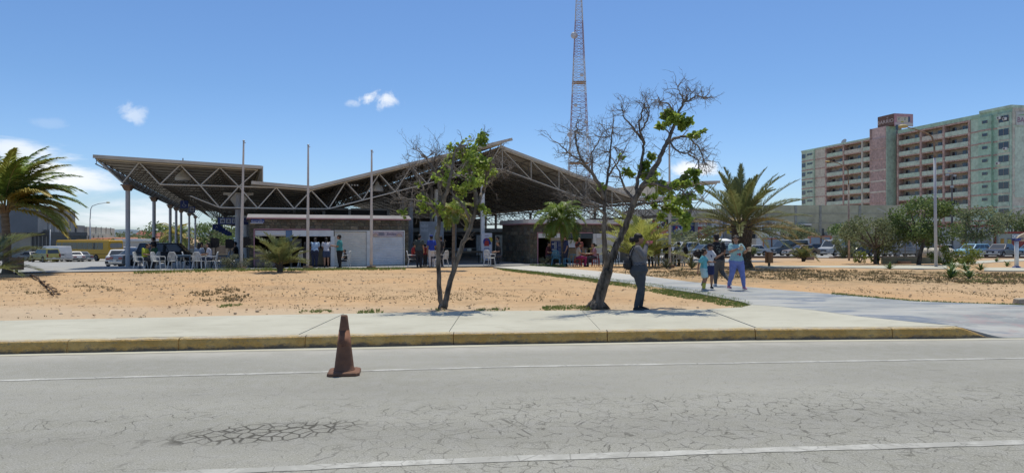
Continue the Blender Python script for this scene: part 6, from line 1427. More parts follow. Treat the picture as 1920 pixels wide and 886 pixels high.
for z_, ang, rr in ((53.5, 3.6, .9), (43.5, 5, .5), (32, 5.5, .5), (29, 3.4, .7), (36, 4.2, .45)):
    w = wid(z_)+.3; mb = MB(); mb.ell((w*cos(ang), w*sin(ang)-.3, z_), (rr, .25, rr), 12, 6); mb.build('dish_antenna', MW, tw, smooth=True)
for z_ in (24, 27.5, 21):
    for sx in (-1, 1): mb = MB(); w = wid(z_)+.35; mb.bx(w*sx-.12, w*sx+.12, -w-.12, -w+.12, z_-.9, z_+.9); mb.build('panel_antenna', MW, tw)
for z_ in (22, 42): mb = MB(); w = wid(z_)+.1; mb.bx(-w, w, -w, w, z_-.05, z_+.05); mb.build('platform', M('platform_ochre', (.3, .22, .14), .8), tw)

# ------------------------------------------------------------------ street furniture
Yc = FPX*CAMZ/(700-CPY); t = thing('traffic_cone', 'weathered dark brown rubber traffic cone standing on the road', 'traffic cone', ((645.5-CPX)/FPX*Yc, Yc, .004), R(9))
CONE = M('grimy_rubber', (.20, .095, .055), .8, var=.45, scale=6, bump=.3, dirt=.4, col2=(.125, .065, .042), thr=(.35, .65))
mb = MB(); s = .2; mb.rings([[(s*a, s*b, z) for a, b in ((-1, -.8), (-.8, -1), (.8, -1), (1, -.8), (1, .8), (.8, 1), (-.8, 1), (-1, .8))] for s, z in ((.2, 0), (.205, .012), (.2, .035), (.18, .047))]); mb.build('base', CONE, t, bevel=.004)
mb = MB(); mb.lathe([(.137, .046), (.134, .06), (.125, .075), (.118, .14), (.098, .3), (.075, .5), (.05, .69), (.044, .745), (.036, .757), (.030, .757), (.036, .70)], 28, cap=False); mb.build('cone', CONE, t, smooth=True)
mb = MB(); mb.lathe([(.091, .36), (.0915, .362), (.0685, .566), (.068, .564)], 28); mb.build('worn_sleeve', M('worn_sleeve', (.23, .105, .06), .8, var=.4, scale=7, dirt=.4), t, smooth=True)
WOOD = M('bin_wood', (.30, .165, .085), .8, var=.3, scale=3, sep=.2, stretch=(4, 4, .5))
WOODG = M('bin_wood_grey', (.22, .15, .10), .85, var=.3, scale=3, sep=.2, stretch=(4, 4, .5))
def bin_(label, px, py, h, w, mat):
    g = G(px, py); t = thing('litter_bin', label, 'litter bin', g, .3, 'slatted wooden litter bins'); n = 12
    mb = MB(); mb.bx(-.045, .045, -.045, .045, -.1, .3); mb.build('post', M('dark_metal', (.03, .03, .032)), t)
    sl = MB(); sl.bx(-w*.27, w*.27, -.012, .012, .2, .2+h); me = sl.mesh('slat', mat)
    for k in range(n):
        a = 2*pi*k/n; o = obj('slat', me, t, (w*cos(a), w*sin(a), random.Random(k).uniform(-.008, .008))); o.rotation_euler = (0, 0, a+pi/2)
    mb = MB(); mb.lathe([(w*.95, .2), (w*.95, .23)], 12); mb.build('bottom', M('dark_metal', (.03, .03, .032)), t)
    for z in (.3, .1+h): mb = MB(); mb.lathe([(w*.985, z), (w*.985, z+.03)], 16); mb.build('hoop', M('dark_metal', (.03, .03, .032)), t)
bin_('brown slatted wooden litter bin on a post beside the path, right of the date palm', 1442, 499.5, .58, .19, WOOD)
bin_('wooden litter bin on a post behind the trunk of the left palm', 31, 514, .52, .24, WOODG)
# fenced tank
fy = 42.0; g = at(1655, 470, fy); t = thing('low_wall', 'low grey-green wall with a rail fence around the cream tank', 'wall', g); x1 = (1832-1655)/FPX*fy; zw = CAMZ+(CPY-482.5)/FPX*fy-g.z; zr = CAMZ+(CPY-450.5)/FPX*fy-g.z
mb = MB(); mb.bx(0, x1*.62, 0, .2, -.2, zw); mb.hexa([(x1*.62+.002, 0, -.2), (x1, 2.4, -.2), (x1, 2.6, -.2), (x1*.62+.002, .2, -.2), (x1*.62+.002, 0, zw), (x1, 2.4, zw), (x1, 2.6, zw), (x1*.62+.002, .2, zw)]); mb.build('wall', M('wall_sage', (.20, .22, .17), .9, var=.15, dirt=.35), t)
for k in range(8):
    x = .05+k*x1*.6/5; y = .1 if x < x1*.62 else .1+2.4*(x-x1*.62)/(x1*.38)
    if x > x1: break
    mb = MB(); mb.tube([(x, y, zw), (x, y, zr)], .03, 6); mb.build('post', M('fence_grey', (.20, .205, .20), .6), t)
mb = MB(); mb.tube([(0, .1, zr), (x1*.62, .1, zr), (x1, 2.5, zr)], .035, 6); mb.build('top_rail', M('fence_pale', (.45, .46, .44), .6), t)
mb = MB()
for k in range(60):
    for s in (1, -1):
        xa_ = k*x1*.62/45-.5; xb_ = xa_+s*(zr-zw); 
        if min(xa_, xb_) < 0 or max(xa_, xb_) > x1*.62: continue
        mb.tube([(xa_, .1, zw), (xb_, .1, zr)], .004, 3, cap=False)
mb.build('wire_mesh', M('fence_grey', (.20, .205, .20)), t, kind='stuff')
g2 = at(1736, 470, 43.6); t = thing('gas_tank', 'long cream cylindrical tank lying behind the low fenced wall', 'tank', g2); Lk = 2.2; zc = CAMZ+(CPY-476)/FPX*43.6-g2.z
mb = MB(); q = [(.03, 0), (.22, .04), (.34, .14), (.4, .3), (.4, Lk-.3), (.34, Lk-.14), (.22, Lk-.04), (.03, Lk)]
mb.rings([[(xx-.4, rr*cos(2*pi*j/18), zc+rr*sin(2*pi*j/18)) for j in range(18)] for rr, xx in q]); mb.build('shell', M('tank_cream', (.52, .47, .37), .5, var=.1, dirt=.2), t, smooth=True, fix=True)
mb = MB(); mb.bx(.85, 1.2, -.2, .2, zc+.38, zc+.58); mb.build('valve_box', M('valve_tan', (.36, .25, .18), .7), t)
for x in (.2, 1.3): mb = MB(); mb.bx(x-.1, x+.1, -.35, .35, 0, zc-.3); mb.build('saddle', GREYR, t)
g = G(1906, 502); t = thing('spinning_exercise_post', 'white round post with a blue collar carrying a cream curved panel at the right edge', 'post', g)
t['label'] = 'white round post with a blue collar carrying a cream curved panel at the right edge'; zz = lambda py: CAMZ+(CPY-py)/FPX*g.y-g.z
BLC = M('collar_blue', (.045, .06, .22), .5)
mb = MB(); mb.lathe([(.1, 0), (.095, zz(452))], 16); mb.build('post', WHITE, t, smooth=True); mb = MB(); mb.lathe([(.2, -.02), (.19, .05), (.11, .1)], 12); mb.build('foot', BLC, t, smooth=True)
mb = MB(); mb.lathe([(.1, zz(452)), (.2, zz(450.5)), (.18, zz(448))], 16, cap=True); mb.build('collar', BLC, t, smooth=True)
mb = MB(); mb.hexa([(-.42, -.1, zz(447.8)), (.3, -.1, zz(447.8)), (.3, .1, zz(447.8)), (-.42, .1, zz(447.8)), (-.42, -.1, zz(446.4)), (.3, -.1, zz(446.4)), (.3, .1, zz(446.4)), (-.42, .1, zz(446.4))]); mb.build('bracket', BLC, t)
mb = MB(); q = [(.12+.85*cos(a)*1.1+.9-.12, zz(452)+.5*sin(a)) for a in [pi-.0-k*pi/14 for k in range(8)]]; mb.prism_y([(x, z_) for x, z_ in q]+[(q[-1][0], zz(452))], -.06, .06); mb.build('panel', M('panel_cream', (.52, .42, .30), .6), t, fix=True)
g = G(1914, 570); t = thing('concrete_lump', 'broken pale concrete lump at the path edge, far right', 'rubble', g); mb = MB(); mb.hexa([(-.13, -.15, -.05), (.3, -.14, -.05), (.28, .12, -.05), (-.12, .14, -.05), (-.12, -.11, .13), (.27, -.12, .16), (.25, .1, .15), (-.1, .11, .14)]); mb.build('lump', M('lump', (.42, .36, .28), .95, var=.2, scale=5, bump=.6), t, bevel=.02)
rr_ = random.Random(9)
for k, (px, py) in enumerate(((1474, 483.5), (1503, 484.5), (1517, 487), (1560, 484), (1695, 494))):
    g = G(px, py); t = thing('stone_block', ('flat brown block on the sand bank left of the small palm', 'brown block beside the small palm on the sand bank', 'upright brown block right of the small palm', 'brown block on the bank before the silver van', 'small pale block at the foot of the tank wall')[k], 'block', g, rr_.random()); mb = MB(); mb.bx(-.35, .35, -.2, .2, -.1, .16 if k != 2 else .4); mb.build('block', RUST, t, bevel=.03)
# ------------------------------------------------------------------ vehicles
TYRE = M('tyre', (.025, .025, .026), .85, var=.2); RIM = M('rim', (.36, .36, .37), .35, var=.1, metal=.5); GLS = glassmat('car_glass', (.025, .03, .034), .06)
LITR = M('tail_lamp', (.22, .02, .018), .25, var=.1, spec=.6); LITW = M('head_lamp', (.5, .5, .48), .15, var=.1, spec=.7); CHR = M('chrome', (.5, .5, .5), .25, var=.05, metal=.7)
BLK = M('black_trim', (.022, .022, .024), .6); PLATE = M('number_plate', (.55, .55, .52), .6)
KINDS = {
 'sedan': dict(L=4.55, W=1.74, prof=[(2.27, .30), (2.27, .56), (2.2, .72), (.82, .90), (-1.42, .93), (-2.18, .90), (-2.27, .62), (-2.27, .32)], cab=(.95, .22, -1.02, -1.62), zb=.90, zr=1.40, wx=(1.38, -1.36), wr=.31, z0=.2),
 'wagon': dict(L=4.6, W=1.74, prof=[(2.3, .30), (2.3, .56), (2.22, .74), (.85, .92), (-2.2, .95), (-2.3, .62), (-2.3, .32)], cab=(1.0, .25, -1.95, -2.22), zb=.92, zr=1.45, wx=(1.38, -1.4), wr=.31, z0=.2),
 'suv': dict(L=4.6, W=1.82, prof=[(2.3, .36), (2.3, .7), (2.2, .92), (1.0, 1.05), (-2.2, 1.08), (-2.3, .7), (-2.3, .38)], cab=(1.15, .5, -1.98, -2.22), zb=1.05, zr=1.72, wx=(1.4, -1.4), wr=.37, z0=.27),
 'hatch': dict(L=3.9, W=1.68, prof=[(1.95, .30), (1.95, .58), (1.87, .76), (.78, .93), (-1.86, .95), (-1.95, .62), (-1.95, .32)], cab=(.95, .2, -1.45, -1.86), zb=.93, zr=1.45, wx=(1.2, -1.2), wr=.3, z0=.2),
 'van': dict(L=5.4, W=2.0, prof=[(2.7, .36), (2.7, .72), (2.62, 1.0), (1.75, 1.16), (-2.62, 1.2), (-2.7, .7), (-2.7, .4)], cab=(1.95, 1.05, -2.48, -2.66), zb=1.16, zr=2.08, wx=(1.65, -1.6), wr=.37, z0=.27),
 'pickup': dict(L=5.0, W=1.84, prof=[(2.5, .38), (2.5, .75), (2.42, .98), (1.2, 1.08), (-.5, 1.08), (-2.45, 1.08), (-2.5, .7), (-2.5, .4)], cab=(1.3, .62, -.62, -.85), zb=1.07, zr=1.74, wx=(1.55, -1.5), wr=.38, z0=.3)}
PAINTS = {}
def paint(col, rough=.28):
    k = 'paint_%.2f_%.2f_%.2f' % tuple(col)
    return M(k, col, rough, var=.06, scale=1.5, spec=.6, dirt=.12)
def car(kind, loc, yaw, col, label, name='parked_car', cat='car', group='cars parked around the terminal', windows=3, two=None, panel_van=False, sleek=False):
    K = KINDS[kind]; pm = paint(col); t = thing(name, label, cat, loc, yaw, group); W = K['W']/2; Lh = K['L']/2; z0 = K['z0']; wr = K['wr']
    top = K['prof']; bot = []
    for xw in sorted(K['wx']):
        a = wr+.06; bot += [(xw+a*cos(q), max(z0, wr+a*sin(q))) for q in [pi-k*pi/8 for k in range(9)]]
    poly = [(x, z) for x, z in bot]+[(Lh-.1, z0)]+top+[(-Lh+.1, z0)]
    wv = lambda x, z: W*(1-.045*max(0, min(1, (z-.62)/.35)))*(1-.10*(abs(x)/Lh)**7)
    n = len(poly); mb = MB(); mb.add([(x, -wv(x, z), z) for x, z in poly]+[(x, wv(x, z), z) for x, z in poly], [tuple(range(n)), tuple(reversed(range(n, 2*n)))]+[((j+1) % n, j, n+j, n+(j+1) % n) for j in range(n)])
    body = mb.build('body', pm, t, bevel=.035, fix=True)
    xf0, xf1, xr1, xr0 = K['cab']; zb, zr = K['zb']-.03, K['zr']; wb, wt = W*.93, W*.76 if kind not in ('van',) else W*.86
    c = [Vector(q) for q in ((xf0, -wb, zb), (xf0, wb, zb), (xr0, wb, zb), (xr0, -wb, zb), (xf1, -wt, zr), (xf1, wt, zr), (xr1, wt, zr), (xr1, -wt, zr))]
    mb = MB(); mb.hexa(c); cab = mb.build('cabin', two and paint(two) or pm, t, bevel=.05, fix=True)
    def win(name, a, b, c_, d, u0, u1, v0, v1, mat=GLS, off=.006):       # a-b bottom edge, d-c top edge
        f = lambda u, v: (a.lerp(b, u)).lerp(d.lerp(c_, u), v); nrm = (b-a).cross(d-a).normalized()
        ctr = (c[0]+c[6])/2
        if nrm.dot((a+c_)/2-ctr) < 0: nrm = -nrm
        q = [f(u0, v0), f(u1, v0), f(u1, v1), f(u0, v1)]; mb = MB(); mb.hexa([p-nrm*.02 for p in q]+[p+nrm*off for p in q]); return mb.build(name, mat, t, fix=True)
    win('windscreen', c[0], c[1], c[5], c[4], .07, .93, .10, .88); 
    if not panel_van: win('rear_window', c[3], c[2], c[6], c[7], .09, .91, .16, .86)
    for a, b, d, e in ((c[3], c[0], c[4], c[7]), (c[2], c[1], c[5], c[6])):
        nw = windows if kind not in ('pickup',) else 1
        edges = [.05, .36, .66, .95] if nw == 3 else ([.08, .48, .92] if nw == 2 else [.1, .9])
        if kind == 'van': edges = [.03, .27, .5, .73, .96]
        if panel_van: edges = [.74, .96]
        for u0, u1 in zip(edges, edges[1:]): win('side_window', a, b, d, e, u0+.012, u1-.012, .14, .86)
    for xw in K['wx']:
        for s in (1, -1):
            mb = MB(); mb.rings([[(xw+rr*cos(2*pi*j/18), s*y, wr+rr*sin(2*pi*j/18)) for j in range(18)] for y, rr in ((W-.24, wr*.9), (W-.22, wr), (W-.05, wr), (W-.02, wr*.93))]); w = mb.build('wheel', TYRE, t, smooth=False, fix=True)
            mb = MB(); mb.rings([[(xw+rr*cos(2*pi*j/14), s*y, wr+rr*sin(2*pi*j/14)) for j in range(14)] for y, rr in ((W-.06, wr*.66), (W-.012, wr*.63), (W-.03, wr*.45), (W-.012, wr*.16))]); mb.build('rim', RIM, w, fix=True)
        mb = MB(); mb.bx(xw-wr-.02, xw+wr+.02, -W+.25, W-.25, z0+.05, wr*2); mb.build('wheel_arch', BLK, t)
    zl = top[1][1]+.03; xf = top[1][0]; xr = top[-2][0]; zt_ = top[-2][1]
    for s in (1, -1):
        mb = MB(); mb.bx(xf-.12, xf+.012, s*W*.62-.17, s*W*.62+.17, zl-.10, zl+.06); mb.build('headlight', LITW, t, bevel=.02)
        mb = MB(); 
        if kind in ('van', 'suv', 'wagon', 'hatch'): mb.bx(xr-.012, xr+.12, s*W*.80-.08, s*W*.80+.08, zt_-.02, zt_+.36)
        else: mb.bx(xr-.012, xr+.12, s*W*.62-.2, s*W*.62+.2, zt_-.02, zt_+.13)
        mb.build('tail_light', LITR, t, bevel=.015)
        mb = MB(); mb.bx(xf0-.42, xf0-.25, s*(wb+.02) if s > 0 else s*(wb+.2), s*(wb+.2) if s > 0 else s*(wb+.02), zb+.06, zb+.2); mb.build('door_mirror', BLK, t, bevel=.02)
        for xh in ((xf0*.1-.1), (xr0*.5)): mb = MB(); mb.bx(xh-.09, xh+.09, s*(W*.965) if s > 0 else s*(W*.985), s*(W*.985) if s > 0 else s*(W*.965), zb-.12, zb-.085); mb.build('door_handle', BLK, t)
    mb = MB(); mb.bx(xf-.1, xf+.014, -W*.38, W*.38, zl-.12, zl+.05); mb.build('grille', BLK, t)
    for x, s in ((Lh, 1), (-Lh, -1)): mb = MB(); mb.bx(min(x-.2*s, x+.05*s), max(x-.2*s, x+.05*s), -W*.93, W*.93, z0+.12, z0+.28); mb.build('bumper', BLK if sum(col) > .8 and kind != 'van' else CHR, t, bevel=.03)
    for x, s in ((Lh, 1), (-Lh, -1)): mb = MB(); mb.bx(min(x, x+.062*s), max(x, x+.062*s), -.17, .17, z0+.22, z0+.37); mb.build('number_plate', PLATE, t)
    for s in (1, -1):
        mb = MB(); mb.bx(xr0*.7, xf0*.85, s*(W*.992) if s > 0 else s*(W*1.004), s*(W*1.004) if s > 0 else s*(W*.992), .5*K['zb']+.12, .5*K['zb']+.17); mb.build('side_strip', BLK, t)
    if kind == 'pickup':
        mb = MB(); mb.bx(-2.35, -.95, -W*.8, W*.8, 1.06, 1.095); mb.build('load_bed', BLK, t)
    return t
def carat(kind, px, Y, yaw, col, label, **k):
    v = at(px, 470, Y); v.z += .06; return car(kind, v, R(yaw), col, label, **k)
# bus and vehicles on the left
th = R(67); fw = Vector((-sin(th), cos(th), 0)); rt = Vector((cos(th), sin(th), 0)); Lc = Vector((-59.1, 100, 0)); c0 = Lc+rt*1.25+fw*6; zb_ = GZ(-60, 101)+.05
bus = thing('bus', 'long yellow bus with dark windows seen from its rear corner', 'bus', (c0.x, c0.y, zb_), math.atan2(fw.y, fw.x))
YEL = M('bus_yellow', (.52, .30, .02), .35, var=.06, scale=.8, spec=.5, dirt=.12)
mb = MB(); mb.hexa([(-6, -1.25, .35), (6, -1.25, .35), (6, 1.25, .35), (-6, 1.25, .35), (-5.92, -1.18, 3.1), (5.8, -1.18, 3.1), (5.8, 1.18, 3.1), (-5.92, 1.18, 3.1)]); mb.build('body', YEL, bus, bevel=.16, seg=3)
for s in (1, -1):
    for k in range(9):
        if k == 8: x0, x1 = 4.45, 5.6
        else: x0, x1 = -4.75+1.14*k, -4.75+1.14*k+1.08
        mb = MB(); y0, y1 = 1.24-.035*.5, 1.19; mb.hexa([(x0, s*1.2, 1.75), (x1, s*1.2, 1.75), (x1, s*1.232, 1.75), (x0, s*1.232, 1.75), (x0, s*1.17, 2.72), (x1, s*1.17, 2.72), (x1, s*1.208, 2.72), (x0, s*1.208, 2.72)]); mb.build('side_window', GLS, bus, fix=True)
    mb = MB(); mb.bx(-5.9, 5.7, s*1.242-.008, s*1.242+.012, 1.02, 1.07); mb.build('side_strip', BLK, bus)
    for xw in (-3.3, 3.6):
        mb = MB(); mb.rings([[(xw+rr*cos(2*pi*j/18), s*y, .48+rr*sin(2*pi*j/18)) for j in range(18)] for y, rr in ((.95, .47), (1.2, .48), (1.262, .44))]); w = mb.build('wheel', TYRE, bus, fix=True); mb = MB(); mb.rings([[(xw+rr*cos(2*pi*j/12), s*y, .48+rr*sin(2*pi*j/12)) for j in range(12)] for y, rr in ((1.2, .28), (1.275, .26), (1.24, .1))]); mb.build('rim', RIM, w, fix=True)
        mb = MB(); mb.rings([[(xw+.56*cos(pi*j/10), s*y, .45+.56*sin(pi*j/10)) for j in range(11)] for y in (1.0, 1.253)]); mb.build('wheel_arch', BLK, bus, fix=True)
mb = MB(); q = [(1.02*cos(a)*(1 if abs(cos(a)) < .7 else .98), 2.3+.42*sin(a)) for a in [2*pi*k/20 for k in range(20)]]
q = [(max(-.98, min(.98, 1.25*y)), max(1.93, min(2.68, z))) for y, z in q]; mb.add([(-5.985, y, z) for y, z in q]+[(-5.9, y, z) for y, z in q], [tuple(range(20)), tuple(reversed(range(20, 40)))]+[((j+1) % 20, j, 20+j, 20+(j+1) % 20) for j in range(20)]); mb.build('rear_window', M('bus_rear_glass', (.22, .235, .235), .25, spec=.7), bus, fix=True)
for s in (1, -1): mb = MB(); mb.bx(-6.03, -5.95, s*1.0-.1, s*1.0+.1, 1.0, 1.35); mb.build('tail_light', LITR, bus)
mb = MB(); mb.bx(-6.06, -5.9, -1.2, 1.2, .42, .68); mb.build('bumper', BLK, bus); mb = MB(); mb.bx(-4.0, 2.0, -.7, .7, 3.08, 3.2); mb.build('roof_pod', YEL, bus, bevel=.04)
def angled(kind, px, Y, theta, col, label, **k):
    K = KINDS[kind]; fwv = Vector((-sin(theta), cos(theta), 0)); rtv = Vector((cos(theta), sin(theta), 0)); l = Vector(((px-CPX)/FPX*Y, Y, 0)); c_ = l+rtv*K['W']/2+fwv*K['L']/2; c_.z = GZ(c_.x, c_.y)+.06
    return car(kind, c_, math.atan2(fwv.y, fwv.x), col, label, **k)
vn = angled('van', 107, 89, R(60), (.62, .62, .62), 'white panel van with closed rear doors in front of the yellow bus', name='parked_van', cat='van', panel_van=True)
for s in (1, -1): mb = MB(); mb.bx(-2.74, -2.68, s*.45-.4, s*.45+.4, .62, 1.15); mb.build('rear_door', paint((.62, .62, .62)), vn)
mb = MB(); mb.bx(-2.755, -2.7, .12, .52, .92, 1.05); mb.build('badge', BLK, vn)
angled('suv', 86, 85.5, R(58), (.30, .27, .07), 'olive yellow off-road car at the left behind the palm frond')
angled('sedan', 136, 92, R(55), (.6, .6, .6), 'small white saloon between the white van and the dark green saloon'); angled('sedan', 153, 94, R(62), (.13, .16, .18), 'dark green-grey saloon beside the rear wheel of the bus')
angled('sedan', 60, 95, R(60), (.09, .10, .12), 'dark saloon half hidden behind the olive off-road car')
angled('sedan', 195, 54.5, R(20), (.66, .66, .66), 'white saloon seen from behind on the car park before the first canopy column')
carat('sedan', 272, 51.5, 62, (.22, .225, .23), 'dark silver saloon parked behind the first canopy column'); carat('suv', 322, 50, 15, (.02, .02, .022), 'black car behind the seated people under the left wing')
carat('van', 300, 92, 172, (.63, .63, .62), 'white van far behind the canopy columns', name='parked_van', cat='van'); carat('van', 243, 108, 120, (.6, .58, .56), 'white minibus just right of the yellow bus', name='parked_van', cat='van')
# right-hand car park
carat('sedan', 1410, 90, 188, (.42, .44, .45), 'silver saloon just right of the date palm trunk')
dv = carat('van', 1478, 93, 196, (.065, .085, .105), 'dark blue passenger van with a pale roof behind the brown saloon', name='parked_van', cat='van')
mb = MB(); mb.bx(-2.5, 1.05, -.86, .86, 2.07, 2.13); mb.build('roof_panel', paint((.55, .56, .56)), dv, bevel=.03)
carat('sedan', 1502, 86.5, 194, (.215, .155, .105), 'brown saloon parked before the dark blue van'); carat('van', 1566, 90, 214, (.40, .42, .44), 'silver van facing left beside the small bushy tree', name='parked_van', cat='van')
carat('sedan', 1606, 82, 200, (.035, .038, .045), 'black saloon under the spreading grey-green tree'); carat('wagon', 1645, 85, 208, (.60, .52, .12), 'pale yellow car behind the man in blue')
carat('pickup', 1690, 76, 200, (.20, .20, .20), 'dark grey pickup behind the fence rail'); carat('suv', 1732, 92, 185, (.52, .53, .55), 'white off-road car behind the cream tank')
carat('sedan', 1765, 84, 205, (.44, .46, .45), 'pale silver-cream saloon behind the left lime bush'); carat('wagon', 1822, 78, 204, (.22, .42, .55), 'light blue estate car behind the right lime bush')
carat('sedan', 1876, 71.5, 212, (.03, .033, .05), 'dark navy saloon facing the sand at the right edge'); carat('hatch', 1936, 73, 200, (.06, .16, .26), 'blue hatchback cut off by the right edge behind the white post')
carat('suv', 1527, 106, 180, (.05, .055, .06), 'dark off-road car half hidden between the two vans'); carat('suv', 1548, 107, 180, (.10, .105, .11), 'grey off-road car further back between the two vans')
for k, (kind, px, Y, yaw, col, lab) in enumerate((('pickup', 1238, 78, 200, (.60, .60, .60), 'white pickup behind the plastic chairs, left of the right flagpole'), ('sedan', 1212, 90, 190, (.5, .5, .5), 'pale saloon behind the yellow-green palm'), ('suv', 1280, 84, 205, (.6, .6, .58), 'white off-road car just right of the right flagpole'), ('sedan', 1320, 80, 200, (.09, .13, .15), 'dark teal saloon behind the girl with the puffy hair'),
    ('suv', 1352, 95, 190, (.34, .35, .36), 'silver off-road car behind the family'), ('sedan', 1222, 101, 185, (.30, .08, .08), 'maroon saloon at the back of the row of cars'), ('wagon', 1258, 99, 185, (.56, .56, .56), 'white estate car at the back of the row of cars'), ('sedan', 1300, 100, 190, (.28, .36, .40), 'blue-grey saloon at the back of the row of cars'), ('sedan', 1385, 98, 190, (.5, .5, .5), 'pale saloon partly behind the date palm trunk'), ('sedan', 1350, 82, 200, (.15, .17, .18), 'dark saloon behind the boy in white'))):
    carat(kind, px, Y, yaw, col, lab)
# ------------------------------------------------------------------ people
SK = {'tan': M('skin_tan', (.36, .205, .135), .55, var=.06), 'brown': M('skin_brown', (.20, .105, .068), .55, var=.06), 'mid': M('skin_mid', (.28, .155, .10), .55, var=.06)}
HAIR = M('hair_black', (.014, .011, .010), .6, var=.3, scale=20); SHOEW = M('shoe_white', (.55, .55, .55), .6); SHOEB = M('shoe_black', (.02, .02, .02), .5)
EYEW = M('eye_white', (.6, .58, .55), .3); EYEB = M('eye_dark', (.012, .01, .01), .3); LIP = M('lip', (.26, .09, .075), .5)
def cloth(c): return M('cloth_%.2f_%.2f_%.2f' % tuple(c), c, .85, var=.14, scale=7)
FOLD = bpy.data.textures.new('folds', 'CLOUDS'); FOLD.noise_scale = .11; FOLD.noise_depth = 2
def remesh(mb, vox, smooth=3, fold=0.0):
    me = mb.mesh('tmp', []); o = bpy.data.objects.new('tmp', me); COL.objects.link(o)
    m = o.modifiers.new('r', 'REMESH'); m.mode = 'VOXEL'; m.voxel_size = vox; m.use_smooth_shade = True
    s = o.modifiers.new('s', 'SMOOTH'); s.factor = .5; s.iterations = smooth
    if fold: d = o.modifiers.new('d', 'DISPLACE'); d.texture = FOLD; d.strength = fold; d.mid_level = .5; d.texture_coords = 'LOCAL'
    dg = bpy.context.evaluated_depsgraph_get(); out = bpy.data.meshes.new_from_object(o.evaluated_get(dg)); bpy.data.objects.remove(o); bpy.data.meshes.remove(me)
    out.materials.clear(); return out
def ball(mb, c, r, n=10): mb.ell(c, (r, r, r) if not isinstance(r, (tuple, list)) else r, n, 7)
def chain(mb, pts, rs, n=12):
    for p, r in zip(pts, rs): ball(mb, p, r)
    for (a, ra), (b, rb_) in zip(zip(pts, rs), zip(pts[1:], rs[1:])): mb.tube([a, b], [ra, rb_], n)
STAND = dict(pelvis=(0, 0, .525), chest=(.005, 0, .715), neck=(0, 0, .835), head=(.022, 0, .925), shL=(0, .108, .80), elL=(-.012, .132, .635), wrL=(.045, .135, .49), shR=(0, -.108, .80), elR=(-.012, -.132, .635), wrR=(.045, -.135, .49),
             hipL=(0, .052, .505), knL=(.012, .055, .285), anL=(-.012, .055, .045), hipR=(0, -.052, .505), knR=(.012, -.055, .285), anR=(-.012, -.055, .045))
SIT = dict(pelvis=(0, 0, .335), chest=(.005, 0, .52), neck=(.02, 0, .635), head=(.045, 0, .725), shL=(.012, .105, .60), elL=(.05, .13, .455), wrL=(.19, .08, .43), shR=(.012, -.105, .60), elR=(.05, -.13, .455), wrR=(.19, -.08, .43),
           hipL=(.01, .055, .32), knL=(.24, .07, .30), anL=(.225, .07, .045), hipR=(.01, -.055, .32), knR=(.24, -.07, .30), anR=(.225, -.07, .045))
